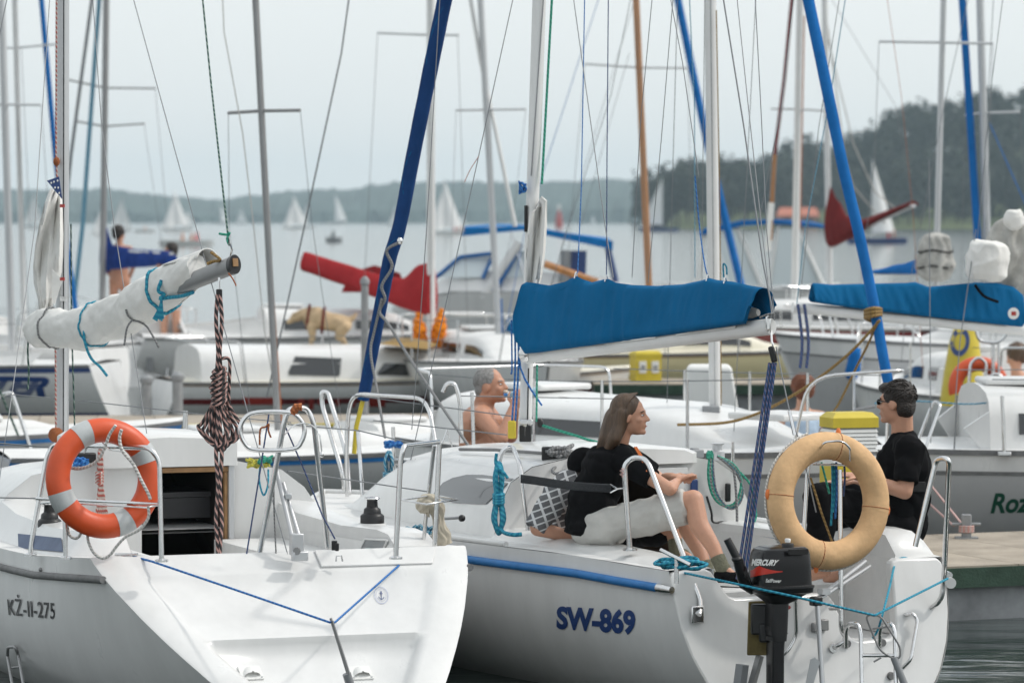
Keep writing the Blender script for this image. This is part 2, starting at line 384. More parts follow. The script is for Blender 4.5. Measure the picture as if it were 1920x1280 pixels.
def far_tree(x, y, z, h, rad, nq):
    wood.tube([V((x, y, z - .5)), V((x, y, z + h * .6))], [.35, .15], 5, m=1)
    lobes = [(V((x, y, z + h * .62)), rad, h * .38)]
    for _ in range(7):
        a = rw.random() * 6.28; lobes.append((V((x + cos(a) * rad * .55, y + sin(a) * rad * .5, z + h * (.22 + .6 * rw.random()))), rad * (.45 + .25 * rw.random()), h * (.16 + .08 * rw.random())))
    for _ in range(nq):
        c, rx, rz = rw.choice(lobes)
        a = rw.random() * 6.28; ct = rw.uniform(-.75, 1); st = sqrt(1 - ct * ct); k = rw.uniform(.72, 1.08)
        n = V((st * cos(a), st * sin(a), ct)); p = c + V((n.x * rx, n.y * rx, n.z * rz)) * k
        s_ = rw.uniform(.55, 1.25); n = (n + V((rw.uniform(-.5, .5), rw.uniform(-.5, .5), rw.uniform(-.3, .6)))).normalized()
        t = n.orthogonal().normalized(); t.rotate(Matrix.Rotation(rw.random() * 6.28, 3, n)); b_ = n.cross(t)
        wood.quad(p + t * s_, p + b_ * s_ * .8, p - t * s_, p - b_ * s_ * .8)
for d0, st, nq in ((18, 5.0, 330), (45, 5.2, 260), (75, 5.4, 220), (105, 5.4, 220), (135, 5.4, 240), (158, 5.2, 260), (176, 4.6, 330)):
    X = (1244 - 960) / FPX * WD
    while X < (2750 - 960) / FPX * WD:
        d = WD + d0 + rw.uniform(-9, 9); px = 960 + X / d * FPX
        vis = px < 2000
        z = ground(px, d); lim = (EYE + (HZ - wtop(px)) / FPX * d) - z
        h = min(rw.uniform(13, 21), lim * rw.uniform(.9, 1.06)) if d0 < 170 else lim * rw.uniform(.86, 1.05)
        if h > 4: far_tree(X, d, z, h, min(h * .32, rw.uniform(3.4, 5.4)), nq if vis else 60)
        X += st * rw.uniform(.7, 1.3) * (1 if vis else 2)
wood.build('woodland', [M['foliage'], M['bark']], smooth=0, kind='stuff', label='dark green wood covering the headland on the far right shore', cat='wood')
# red-roofed boathouse on the headland shore
t = thing('boathouse', 'long boathouse with an orange red roof on the wooded shore', 'boathouse', P(1495, 416, WD - 3))
MB().prism([P(1460, 419, WD - 4), P(1532, 419, WD - 4), P(1532, 403, WD - 4), P(1460, 403, WD - 4)], (0, 8, 0)).build('wall', M['wood2'], t)
q = [P(1455, 404, WD - 6), P(1537, 404, WD - 6), P(1530, 389, WD), P(1462, 389, WD)]
MB().prism(q, (0, 0, -.6)).build('roof', mat('roof_red', (.42, .13, .07), .8), t)
MB().prism([P(1455, 404.2, WD + 6), P(1537, 404.2, WD + 6), P(1530, 389.1, WD), P(1462, 389.1, WD)], (0, 0, -.6)).build('roof', M['red_paint'], t)
for x in (1470, 1490, 1510):
    MB().prism([P(x, 418, WD - 4.2), P(x + 12, 418, WD - 4.2), P(x + 12, 407, WD - 4.2), P(x, 407, WD - 4.2)], (0, .1, 0)).build('door', M['blackm'], t)

# ------------------------------------------------------------------ sailing boats far out on the lake
def far_boat(px, by, ty, side, label, jib=True, hullc='white', w=.36, crew=0):
    D = FPX * EYE / (by - HZ); s_ = FPX / D; B = P(px, by, D); B.z = 0; h = (by - ty) / s_; L = h * .75
    t = thing('distant_sailboat', label, 'sailboat', B, 'sailing boats far out on the lake')
    hd = V((side, -.35, 0)).normalized(); sd = V((-hd.y, hd.x, 0))
    rings = []
    for k, wd in ((-.48, .6), (-.25, .95), (0, 1), (.28, .75), (.5, .05)):
        c = B + hd * (k * L); b_ = L * .16 * wd; fb = L * .085 + abs(k) * .12
        rings.append([c - sd * b_ + V((0, 0, fb)), c - sd * b_ * .8 + V((0, 0, -.1)), c + sd * b_ * .8 + V((0, 0, -.1)), c + sd * b_ + V((0, 0, fb))])
    MB().loft(rings).build('hull', M[hullc], t)
    m0 = B + hd * L * .08; MB().tube([m0 + V((0, 0, .2)), m0 + V((0, 0, h))], [.07, .04], 6).build('mast', M['alu'], t)
    def sail(a, b_, c, belly, nm):
        rows = []
        for i in range(9):
            f = i / 8; l, r_ = a.lerp(c, f), b_.lerp(c, f)
            rows.append([l.lerp(r_, j / 6) + sd * (belly * sin(pi * j / 6) * (1 - f) ** .5) + hd * (-side * 0) for j in range(7)])
        MB().grid(rows).build(nm, M['sail_far'], t, 80)
    sail(m0 + V((0, 0, h * .13)), m0 - hd * L * w * 1.3 + V((0, 0, h * .14)), m0 + V((0, 0, h * .99)), L * .06, 'mainsail')
    if jib: sail(m0 + hd * L * .40 + V((0, 0, L * .1)), m0 + hd * L * .02 + sd * .2 + V((0, 0, h * .10)), m0 + hd * .1 + V((0, 0, h * .80)), L * .05, 'jib')
    for k in range(crew):
        c = B - hd * L * (.2 + .09 * k) + V((0, 0, L * .1)); MB().cap_(c, .17, c + V((0, 0, .5)), .15).ell(c + V((0, 0, .8)), (.12, .12, .14)).build('crew', M['skin_tan'] if k else M['cloth_red'], t)
far_boat(226, 432, 368, 1, 'small white sail just right of the grey mast at far left')
far_boat(331, 433, 355, -1, 'tallest white sail in the far cluster left of the rope boom')
far_boat(318, 425, 388, 1, 'small sail left beside the tall one in the left far cluster')
far_boat(353, 425, 392, -1, 'small sail right beside the tall one in the left far cluster')
far_boat(416, 421, 383, -1, 'narrow dim far sail seen left of the thin rope', False)
far_boat(452, 420, 388, 1, 'small triangular far sail left of the dark leaning mast')
far_boat(553, 429, 366, -1, 'broad white far sail just right of the dark leaning mast', w=.45)
far_boat(575, 427, 378, 1, 'slim far sail overlapping the right of the broad white sail', False)
far_boat(632, 421, 365, -1, 'lone narrow white far sail left of the navy furled sail', False, w=.4)
far_boat(688, 417.5, 399, 1, 'left of two tiny sails under the hills by the navy furled sail')
far_boat(706, 417.5, 399, 1, 'right of two tiny sails under the hills by the navy furled sail')
far_boat(740, 424, 385, 1, 'faint sail touching the navy furled sail on the far lake', False)
far_boat(838, 440, 335, -1, 'large pale far sail right of the white mast with red cover', crew=3)
far_boat(866, 420, 398, 1, 'tiny far sail right of the large pale sail')
far_boat(1236, 434, 333, 1, 'white far sail just right of the varnished wooden mast', False, 'navy', .42)
far_boat(1644, 457, 298, -1, 'tall white sail in front of the wood above the dark red furled sail', False, 'navy', .3, 2)
far_boat(1112, 419, 403, 1, 'tiny far sail above the right end of the blue bimini')
far_boat(188, 440, 396, -1, 'low white far sail behind the royal blue sail cover')
far_boat(62, 427, 360, 1, 'pale far sail between the two leftmost masts')
def motor_dinghy(px, by, label, L, crew, hull):
    D = FPX * EYE / (by - HZ); B = P(px, by, D); B.z = 0
    t = thing('open_motor_boat', label, 'motor boat', B); rings = []
    for k, wd in ((-.5, .85), (-.1, 1), (.3, .75), (.5, .05)):
        c = B + V((k * L, 0, 0)); b_ = L * .2 * wd; rings.append([c + V((0, -b_, .55 + abs(k) * .2)), c + V((0, -b_ * .7, -.1)), c + V((0, b_ * .7, -.1)), c + V((0, b_, .55 + abs(k) * .2))])
    MB().loft(rings).build('hull', hull, t)
    for k, (dx, mt) in enumerate(crew):
        c = B + V((dx, 0, .45)); MB().cap_(c, .2, c + V((0, 0, .5)), .17).ell(c + V((.03, 0, .82)), (.12, .12, .14)).build('crew', mt, t)
motor_dinghy(350, 462, 'low pale boat with two sunbathers far left on the lake', 5.2, ((-.4, M['skin_tan']), (.5, M['skin_tan']), (1.0, M['cloth_red'])), M['white'])
motor_dinghy(626, 455, 'tiny dark dinghy alone on the open lake', 1.8, ((-.1, M['blackm']),), M['greyp'])
motor_dinghy(272, 436, 'tiny pale far boat right of the small white sail at left', 4, ((0, M['skin_tan']),), M['white'])
t = thing('distant_buoy', 'red and white far marker rising above the blue bimini', 'buoy', P(1048, 428, 1100))
MB().lathe([(.2, 0), (1.1, .1), (1.0, 2.4), (.35, 5)], P(1048, 428, 1100)).build('body', M['red_paint'], t)
MB().lathe([(.34, 5), (.5, 5.6), (.3, 6.8)], P(1048, 428, 1100)).build('top_mark', M['white'], t)

# ------------------------------------------------------------------ docks
def dock(label, A, B, width, z, pale, edge=None):
    """A,B front corners (x,y); the dock extends to the far side"""
    A, B = V((*A, z)), V((*B, z)); d = (B - A).normalized(); n = V((-d.y, d.x, 0)); L = (B - A).length
    t = thing('floating_dock', label, 'dock', (A + B) / 2 + n * width / 2 - V((0, 0, z)))
    N = int(L / .62)
    me = None
    for i in range(N):                                        # cross boards / slabs with open joints
        a = A + d * (i * L / N + .004); b_ = A + d * ((i + 1) * L / N - .004)
        q = [a, b_, b_ + n * width, a + n * width]; MB().prism(q, (0, 0, -.07)).build('plank', pale, t, 0)
    MB().prism([A - n * .02 - V((0, 0, .012)), B - n * .02 - V((0, 0, .012)), B - n * .02 - V((0, 0, .14)), A - n * .02 - V((0, 0, .14))], n * .05).build('fascia', M['dockgreen'], t, 0)
    MB().prism([A + n * .06 - V((0, 0, .08)), B + n * .06 - V((0, 0, .08)), B + n * .06 - V((0, 0, z + .3)), A + n * .06 - V((0, 0, z + .3))], n * (width - .1)).build('float', M['pile'], t, 0)
    if edge: MB().prism([A + V((0, 0, .03)), B + V((0, 0, .03)), B - V((0, 0, .005)), A - V((0, 0, .005))], n * .1).build('edge_strip', edge, t, 0)
    return t, A, d, n
DZ = .36
a_, b_ = Fr.on_z(None, 1772, 1062, DZ), Fr.on_z(None, 1920, 1056, DZ)
dd = (b_ - a_).normalized(); A0 = a_ - dd * .75; B0 = a_ + dd * 9
dockR = dock('beige floating dock with green fascia behind the right hand yacht', (A0.x, A0.y), (B0.x, B0.y), 2.3, DZ, M['concrete'])
dock('narrow dock behind the right yacht bow under the shirtless man', (-.9, 26.5), (1.6, 26.5), 1.2, DZ, M['concrete'])
dock('beige floating dock across the water behind the left yacht', (-7.5, 40.5), (-.6, 41.2), 2.6, .42, M['concrete'], M['yellow'])
for x, y0, y1, D, r_, lb in ((275, 717, 800, 43.4, .06, 'left of two short grey mooring piles behind the left yacht'), (333, 712, 800, 43.4, .06, 'right of two short grey mooring piles behind the left yacht'), (684, 533, 800, 43.6, .042, 'tall thin grey pile left of the white mast with red cover')):
    t = thing('mooring_pile', lb, 'pile', V((P(x, y1, D).x, D, -.3)), 'grey mooring piles')
    p0, p1 = P(x, y0, D), P(x, y1, D); p1.z = -.4
    MB().tube([p1, p0], r_, 12).build('post', M['pile'], t); MB().lathe([(r_ * 1.3, 0), (r_ * 1.3, .05), (r_ * .5, .09)], p0, seg=12).build('cap', M['greyp'], t)
# yellow-capped service pedestal on the right dock
def pedestal(px0, px1, ytop, ycap, ybot, D, label, louv=True, zb=DZ):
    t = thing('service_pedestal', label, 'pedestal', V((P((px0 + px1) / 2, ytop, D).x, D, zb)))
    c = (P(px0, ytop, D) + P(px1, ytop, D)) / 2; wd = (P(px1, ytop, D) - P(px0, ytop, D)).length; zt = c.z; zc = P(px0, ycap, D).z
    ax = (V((cos(.3), sin(.3), 0)), V((-sin(.3), cos(.3), 0)), V((0, 0, 1))); W = wd / (cos(.3) + .75 * sin(.3)); dp = W * .75
    def ring(w_, d_, z): return [V((c.x, c.y, z)) + ax[0] * (sx * w_ / 2) + ax[1] * (sy * d_ / 2) for sx, sy in ((-1, -1), (1, -1), (1, 1), (-1, 1))]
    MB().loft([ring(W, dp, zc), ring(W, dp, zt - .035), ring(W * .8, dp * .7, zt)]).build('cap', M['yellow'], t, 25)
    if louv:
        zl = zc - .19
        MB().box((c.x, c.y, (zl + zc) / 2), (W * .9, dp * .9, zc - zl), ax).build('louvre_core', M['greyp'], t, 0)
        for k in range(6):
            z = zc - .012 - k * .026; MB().loft([ring(W * .985, dp * .985, z - .02), ring(W * .93, dp * .93, z)]).build('louvre', M['white'], t, 25)
        MB().box((c.x, c.y, zl - .03), (W * .97, dp * .97, .06), ax).build('collar', M['white'], t, 25)
        MB().box((c.x, c.y, (zb + zl - .06) / 2), (W * .99, dp * .99, zl - .06 - zb), ax).build('body', M['yellow'], t, 25)
    else:
        MB().box((c.x, c.y, (zb + zc) / 2), (W * .97, dp * .97, zc - zb - .004), ax).build('body', M['yellow'], t, 25)
        for k in (-.24, .24):
            p = c + ax[0] * (W * k) - ax[1] * (dp * .5) ; MB().box((p.x, p.y, zc - .14), (.1, .02, .16), ax).build('socket_plate', M['white'], t)
            MB().box((p.x, p.y, zc - .14) , (.05, .05, .05), ax).build('socket', M['greyp'], t)
    return t
pedestal(1538, 1646, 772, 800, 925, 26.2, 'yellow capped white louvred service pedestal left of the man in black')
pedestal(1180, 1241, 657, 668, 735, 53, 'plain yellow service pedestal behind the blue sail cover', False, .4)
# ================================================================== YACHT KIT
def smooth01(t): t = max(0, min(1, t)); return t * t * (3 - 2 * t)
def beamf(B, tw, fm=.42, pw=2.2):
    def f(x):
        if x < fm: return B / 2 * (tw + (1 - tw) * sin(pi / 2 * x / fm))
        return B / 2 * max(0.012, 1 - ((x - fm) / (1 - fm)) ** pw)
    return f
def hull_rings(fr, L, hb, sheer, kz=-.3, nst=22, rake=.25, bow=.45, ns=10, g=(1.7, .62)):
    rings = []
    for i in range(nst + 1):
        x = sin(pi / 2 * i / nst) ** .9; u = L * x; b_ = hb(x); zs = sheer(x); ring = []; gg = g(u) if callable(g) else g
        for j in range(-ns, ns + 1):
            tau = 1 - abs(j) / ns; z = zs + (kz - zs) * tau
            v = (1 if j > 0 else -1 if j < 0 else 0) * b_ * max(0, 1 - tau ** gg[0]) ** gg[1]
            du = -rake * (zs - z) * max(0, 1 - u / 1.8) - bow * (zs - z) * x ** 5
            ring.append((u + du, v, z))
        rings.append(ring)
    return rings
def hull_obj(fr, rings, mt, parent, name='hull', transom=True):
    mb = MB(); W = [[fr.w(*p) for p in r_] for r_ in rings]; mb.grid(W)
    if transom:
        n = len(mb.v); mb.v += W[0]; mb.face(list(range(n, n + len(W[0]))))
    o = mb.build(name, mt, parent, 50); return o, mb
def deck_obj(fr, rings, mt, parent, camber=.04):
    rows = []
    for r_ in rings:
        (u, v0, z), (_, v1, _) = r_[0], r_[-1]
        rows.append([fr.w(u, v0 + (v1 - v0) * k / 8, z + camber * (1 - (k / 4 - 1) ** 2) + .002) for k in range(9)])
    return MB().grid(rows).build('deck', mt, parent, 50)
def stripe_obj(fr, rings, dz0, dz1, mt, parent, name='stripe', off=.006, i0=0, i1=None):
    """band painted round the topsides, between two depths below the sheer"""
    rows0, rows1 = [], []
    for side in (0, -1):
        a, b_ = [], []
        for r_ in rings[i0:i1]:
            pts = r_[:len(r_) // 2 + 1] if side == 0 else r_[len(r_) // 2:][::-1]
            def at(dz):
                z = pts[0][2] - dz
                for p, q in zip(pts, pts[1:]):
                    if q[2] <= z: t = (p[2] - z) / max(1e-6, p[2] - q[2]); return tuple(p[k] + (q[k] - p[k]) * t for k in range(3))
                return pts[-1]
            for dst, dz in ((a, dz0), (b_, dz1)):
                u, v, z = at(dz); dst.append(fr.w(u, v + (off if v > 0 else -off), z))
        MB().grid([a, b_]).build(name, mt, parent, 60)
def cabin_rings(fr, u0, u1, w0, w1, z0, h0, h1, n=7, slope=.5, zf=None):
    rings = []
    for i in range(n + 1):
        t = i / n; u = u0 + (u1 - u0) * t; e = smooth01((1 - t) / slope) if slope else 1
        w_ = w0 + (w1 - w0) * t; h = (h0 + (h1 - h0) * t) * e + .004; zb = (zf(u) if zf else z0) - .02
        rings.append([fr.w(u, v * w_, zb + z * (h + .02)) for v, z in ((-1, 0), (-.95, .55), (-.88, .82), (-.72, .96), (-.35, 1.05), (0, 1.08), (.35, 1.05), (.72, .96), (.88, .82), (.95, .55), (1, 0))])
    return rings
def cabin_obj(rings, mt, parent): return MB().loft(rings).build('cabin', mt, parent, 45)
def cabin_window(rings, a, b_, side, mt, parent, lo=.30, hi=.72, name='window', skew=.0):
    """panel following the cabin side between two ring parameters (0..1)"""
    n = len(rings) - 1
    def pt(t, s_):
        i = min(n - 1, int(t * n)); f = t * n - i
        def at(r_):
            q = r_[:3] if side < 0 else r_[:-4:-1]
            if s_ < .6: return q[0].lerp(q[1], s_ / .6)
            return q[1].lerp(q[2], (s_ - .6) / .4)
        return at(rings[i]).lerp(at(rings[i + 1]), f)
    ctr = (rings[0][5] + rings[-1][5]) / 2; rows = []
    for s_ in (lo, (lo + hi) / 2, hi):
        row = []
        for k in range(7):
            sh = skew * (s_ - lo); t = a + sh + (b_ - a - 2 * sh) * k / 6; row.append(pt(max(0, min(1, t)), s_))
        rows.append(row)
    nrm = (rows[0][-1] - rows[0][0]).cross(rows[-1][0] - rows[0][0]).normalized()
    if nrm.dot(rows[1][3] - ctr) < 0: nrm = -nrm
    mb = MB(); mb.grid([[p + nrm * .012 for p in r_] for r_ in rows])
    edge = rows[0] + [rows[1][-1]] + rows[2][::-1] + [rows[1][0]]
    mb.grid([[p + nrm * .012 for p in edge], [p - nrm * .02 for p in edge]], cv=True)
    return mb.build(name, mt, parent, 30)
def rail(parent, pts, r=.0125, name='rail', mt=None, rad=.08, seg=8):
    return tubeo(name, fillet(pts, rad), r, mt or M['steel'], parent, seg)
def cover_obj(A, B, prof, parent, mt, name='sail_cover', half=.075, sag=.0, n=36, wr=.012, seed=0, up=V((0, 0, 1))):
    """cloth cover over a boom A->B; prof: list of (t, top height, bottom height) relative to the boom line"""
    d = (B - A).normalized(); sd = d.cross(up).normalized(); rings = []
    for i in range(n + 1):
        t = i / n
        for (ta, ha, la), (tb, hb_, lb) in zip(prof, prof[1:]):
            if ta <= t <= tb: f = (t - ta) / max(1e-6, tb - ta); f = f * .3 + smooth01(f) * .7; hi, lo = ha + (hb_ - ha) * f, la + (lb - la) * f; break
        c = A.lerp(B, t); ring = []
        for k in range(16):
            a = 2 * pi * k / 16; yy = (cos(a) + 1) / 2; wd = half * sin(a) * (1.0 - .62 * yy)
            wv = wr * mnoise.noise(V((t * 9 + yy * 2.2, yy * 1.6, seed + (3 if a > pi else 0)))) + .5 * wr * sin(t * 70 + yy * 5 + seed) * (1 - yy)
            ring.append(c + up * (lo + (hi - lo) * yy + wr * .4 * mnoise.noise(V((t * 12, a, seed)))) + sd * (wd + (wv if abs(sin(a)) > .2 else 0)))
        rings.append(ring)
    return MB().loft(rings).build(name, mt, parent, 80)
def text_pts(body, off=.02, shear=0, size=1.0, sp=1.0):
    cu = bpy.data.curves.new('t', 'FONT'); cu.body = body; cu.size = size; cu.offset = off; cu.shear = shear; cu.resolution_u = 4; cu.space_character = sp
    o = bpy.data.objects.new('t', cu); COL.objects.link(o); dg = bpy.context.evaluated_depsgraph_get(); me = o.evaluated_get(dg).to_mesh()
    bm = bmesh.new(); bm.from_mesh(me); bmesh.ops.triangulate(bm, faces=bm.faces)
    for _ in range(3):
        es = [e for e in bm.edges if e.calc_length() > .16 * size]
        if es: bmesh.ops.subdivide_edges(bm, edges=es, cuts=1); bmesh.ops.triangulate(bm, faces=bm.faces)
    bm.verts.index_update(); vs_ = [(v.co.x, v.co.y) for v in bm.verts]; fs = [tuple(v.index for v in f.verts) for f in bm.faces]; bm.free()
    o.evaluated_get(dg).to_mesh_clear(); bpy.data.objects.remove(o); bpy.data.curves.remove(cu)
    x0, x1 = min(v[0] for v in vs_), max(v[0] for v in vs_); y0, y1 = min(v[1] for v in vs_), max(v[1] for v in vs_)
    return [((x - x0) / (x1 - x0), (y - y0) / (y1 - y0)) for x, y in vs_], fs
def decal(body, quad, target, mt, parent, name='lettering', off=.02, shear=0, lift=.004, sp=1.0, label=None):
    """lettering laid on a surface; quad = photo pixels of its tl, tr, br, bl corners; the surface gives the distance"""
    vs_, fs = text_pts(body, off, shear, sp=sp); return decal_geo(vs_, fs, quad, target, mt, parent, name, lift, label)
def decal_geo(vs_, fs, quad, target, mt, parent, name, lift=.004, label=None):
    tree = BVHTree.FromPolygons(target.v, target.f) if isinstance(target, MB) else target
    tl, tr, br, bl = [V((*q, 0)) for q in quad]; mb = MB(); hitn = None
    for x, y in vs_:
        p = bl.lerp(br, x).lerp(tl.lerp(tr, x), y); d = ray(p.x, p.y).normalized(); h = tree.ray_cast(CAM, d)
        if h[0] is None: mb.v.append(None); continue
        n = h[1] if h[1].dot(d) < 0 else -h[1]; mb.v.append(h[0] + n * lift)
    fs = [f for f in fs if all(mb.v[i] is not None for i in f)]
    if not fs: return None
    good = [v for v in mb.v if v is not None]
    mb.v = [v if v is not None else good[0] for v in mb.v]
    for f in fs: mb.face(f)
    return mb.build(name, mt, parent, 0, label=label)
def blob(name, mb, mt, parent, vox=.007, sm=6, label=None, wr=0, wf=7.0):
    org = mb.base(); me = mb.mesh(name, [mt], org, 0); o = bpy.data.objects.new('tmp', me); COL.objects.link(o)
    r_ = o.modifiers.new('r', 'REMESH'); r_.mode = 'VOXEL'; r_.voxel_size = vox
    s_ = o.modifiers.new('s', 'SMOOTH'); s_.factor = .5; s_.iterations = sm
    dg = bpy.context.evaluated_depsgraph_get(); nm = bpy.data.meshes.new_from_object(o.evaluated_get(dg)); nm.name = name
    bpy.data.objects.remove(o)
    if wr:
        co = [v_.co.copy() for v_ in nm.vertices]; no = [v_.normal.copy() for v_ in nm.vertices]; out = []
        for q, n_ in zip(co, no):
            a = abs(mnoise.noise(V((q.x * wf + q.z * wf * .7, q.y * wf, q.z * wf - q.x * wf * .4)))) ** .7 - .3; b2 = mnoise.noise(q * (wf * 2.6)); q = q + n_ * (wr * (a * 1.3 + b2 * .4)); out += (q.x, q.y, q.z)
        nm.vertices.foreach_set('co', out)
    nm.materials.clear(); nm.materials.append(mt)
    nm.polygons.foreach_set('use_smooth', [True] * len(nm.polygons))
    q = bpy.data.objects.new(name, nm); link(q, parent, org); return tag(q, label)
# ------------------------------------------------------------------ the yachts moored behind
def yacht(label, px, D, adeg, L, B, fb, um=.55, hullm='gel', deckm='deck', mast=None, spread=(), boom=None, stays=(), cab=(.32, .74, .62, .42), win=((.1, .4), (.5, .8)),
          stripes=(), tw=.72, group='yachts moored behind', rails=True, winm='glass', sheer_rise=.18, name='moored_yacht', cabm=None, posts=5):
    fr = Fr(0, 0, adeg); m = P(px, 600, D); fr.O = V((m.x, D, 0)) - fr.a * (um * L)
    t = thing(name, label, 'yacht', fr.w(L * .5, 0, 0), group); t_ = t
    sh = lambda x: fb + sheer_rise * (x - .25) ** 2
    hb = beamf(B, tw); rings = hull_rings(fr, L, hb, sh, rake=.3)
    ho, hm = hull_obj(fr, rings, M[hullm], t)
    deck_obj(fr, rings, M[deckm], t)
    for dz0, dz1, mt in stripes: stripe_obj(fr, rings, dz0, dz1, M[mt], t)
    stripe_obj(fr, rings, -.012, .03, M['rubber'] if hullm != 'gel_cream' else M['wood2'], t, 'rubbing_strake', .02)
    cr_ = None
    if cab:
        c0, c1, cw, ch = cab; zf = lambda u: sh(u / L) + .02
        cr_ = cabin_rings(fr, c0 * L, c1 * L, cw, cw * .55, fb, ch, ch * .75, 8, .35, zf)
        cabin_obj(cr_, M[cabm or deckm], t)
        for a, b_ in win:
            for s_ in (-1, 1): cabin_window(cr_, a, b_, s_, M[winm], t)
        hh = fr.w(c0 * L + .35, 0, zf(c0 * L) + ch * 1.08 + .02); MB().box(hh, (.55, .6, .05), (fr.s, fr.a, V((0, 0, 1)))).build('hatch', M['gel'], t, bevel=.02)
        for s_ in (-1, 1):
            q = [fr.w(u, s_ * v, z) for u, v, z in ((.12 * L, .8 * hb(.12), sh(.1)), (c0 * L, .72 * hb(.3), sh(.3)), (c0 * L, .68 * hb(.3), sh(.3) + ch * .7), (.1 * L, .72 * hb(.1), sh(.1) + .16))]
            MB().prism(q, fr.s * (.05 * s_)).build('coaming', M[deckm], t, 0)
    if rails:
        zs = lambda x: sh(x)
        def gp(x, s_, z): return fr.w(x * L, s_ * (hb(x) - .05), zs(x) + z)
        rail(t, [gp(.13, -1, 0), gp(.12, -1, .55), fr.w(.02 * L, -hb(.02) * .8, zs(0) + .55), fr.w(.02 * L, hb(.02) * .8, zs(0) + .55), gp(.12, 1, .55), gp(.13, 1, 0)], name='pushpit')
        rail(t, [gp(.86, -1, 0), gp(.88, -1, .55), fr.w(L * 1.0, 0, zs(1) + .58), gp(.88, 1, .55), gp(.86, 1, 0)], name='pulpit', rad=.2)
        for s_ in (-1, 1):
            for k in range(1, posts):
                x = .13 + .73 * k / posts; tubeo('stanchion', [gp(x, s_, 0), gp(x, s_, .55)], .012, M['steel'], t, 6)
            tubeo('lifeline', [gp(.13 + .73 * k / 12, s_, .54) for k in range(13)], .004, M['wire'], t, 4)
    if mast:
        x0, y0, x1, y1, r_, mm = mast
        top, bot = P(x0, y0, D), P(x1, y1, D); bot = top + (bot - top) * ((top.z - fb - .02) / max(.1, top.z - bot.z))
        mo = tubeo('mast', [bot, top], r_, M[mm], t, 12)
        tubeo('sail_track', [bot + V((0, -r_ * 1.0, 0)) + fr.a * (-r_ * .1), top + V((0, -r_ * 1.0, 0))], .004, M['greyp'], mo, 4)
        for (y, xl, yl, xr, yr) in spread:
            c = P(x0 + (x1 - x0) * (y - y0) / (y1 - y0), y, D)
            MB().tube([P(xl, yl, D + .25), c, P(xr, yr, D - .25)], .016, 6).build('spreader', M['alu'] if mm != 'alu_dark' else M['alu_dark'], mo)
    for sp_ in stays:
        pts, r_, mm = sp_; stay([P(p[0], p[1], p[2] if len(p) > 2 else D) for p in pts], r_, t, M[mm])
    if boom:
        (bx0, by0), (bx1, by1), mm, prof, hw, br, Da, Db = boom
        A, B_ = P(bx0, by0, Da), P(bx1, by1, Db)
        bo = tubeo('boom', [A, B_], br, M['alu'], t, 10)
        if mm: cover_obj(A, B_, prof, bo, M[mm], half=hw, seed=px)
    return t, fr, rings, hm, cr_, sh, hb
TOPY = -60
# --- left: hull with italic lettering
t, fr, rings, hm, cr_, sh, hb = yacht('white yacht with a navy stripe and slanted blue hull lettering at far left', 12, 51, 82, 6.6, 2.3, .72, .2, mast=(1, TOPY, 25, 733, .05, 'alu'), spread=((196, -60, 200, 77, 197),),
    stripes=((.03, .09, 'navy'), (.62, .66, 'navy')), stays=(([(33, 200), (60, 735)], .005, 'wire'), ([(77, 197), (112, 690)], .004, 'wire')), cab=(.36, .76, .6, .38), posts=4)
decal('STER', ((-52, 703), (94, 706), (88, 744), (-58, 742)), hm, M['navy'], t, off=.06, shear=.35)
for k in range(6): decal_geo([(0, 0), (.5, .0), (1, 0), (1, 1), (.5, 1), (0, 1)], [(0, 1, 4, 5), (1, 2, 3, 4)], ((-60, 716 + k * 4.5), (76 - k * 3, 717.5 + k * 4.5), (76 - k * 3, 718.2 + k * 4.5), (-60, 716.7 + k * 4.5)), hm, M['gel'], t, 'speed_line', .009)
# mast b and its spar behind
t, *_ = yacht('white yacht behind the lettered hull with the second mast from the left', 40, 58, 60, 6.2, 2.2, .7, .22, mast=(26, TOPY, 47, 690, .042, 'mast_white'), spread=((90, 5, 90, 105, 83),), stays=(([(72, TOPY), (104, 300), (142, 585)], .042, 'cover3'), ([(40, 90), (56, 427)], .004, 'wire'), ([(105, 84), (125, 640)], .004, 'wire')))
# --- white yacht seen from astern, royal blue cover
t, fr, rings, hm, cr_, sh, hb = yacht('white yacht seen from astern with royal blue sail cover at left', 196, 64, 20, 6.5, 2.2, .64, .5, mast=(200, TOPY, 192, 560, .052, 'alu_dark'), spread=((165, 128, 150, 292, 166), (237, 145, 228, 271, 232)), rails=True,
    boom=((196, 470), (322, 478), 'cover_royal', ((0, .45, -.40), (.12, .10, -.30), (.5, .06, -.24), (1, .06, -.16)), .13, .05, 64.6, 62), stays=(([(190, TOPY), (155, 420), (139, 560)], .04, 'r_teal'), ([(180, TOPY), (133, 290), (120, 420)], .03, 'wire'), ([(291, 166), (312, 400)], .004, 'wire'), ([(270, 232), (318, 560)], .004, 'wire')), cab=(.22, .74, .85, .62), win=((.3, .7),))
bq = fr.w(0, 0, 0)
tr = thing('tiller_rudder', 'white rudder blade hung on the stern seen from astern', 'rudder', bq); bpy.data.objects.remove(tr)
MB().box(fr.on_u(343, 690, -.3), (.05, .3, .9), (fr.s, fr.a, V((0, 0, 1)))).build('rudder', M['gel_grey'], t, bevel=.01)
MB().box(fr.on_u(287, 655, -.14), (.15, .02, .19), (fr.s, fr.a, V((0, 0, 1)))).build('warning_plate', mat('ochre_plate', (.40, .24, .04), .6), t)
MB().box(fr.on_u(281, 682, -.22), (.1, .05, .22), (fr.s, fr.a, V((0, 0, 1)))).build('vent_slot', M['greyp'], t)
for x in (318, 330): tubeo('ladder_rail', [fr.on_u(x, 645, -.12), fr.on_u(x - 6, 712, -.3)], .012, M['steel'], t, 6)
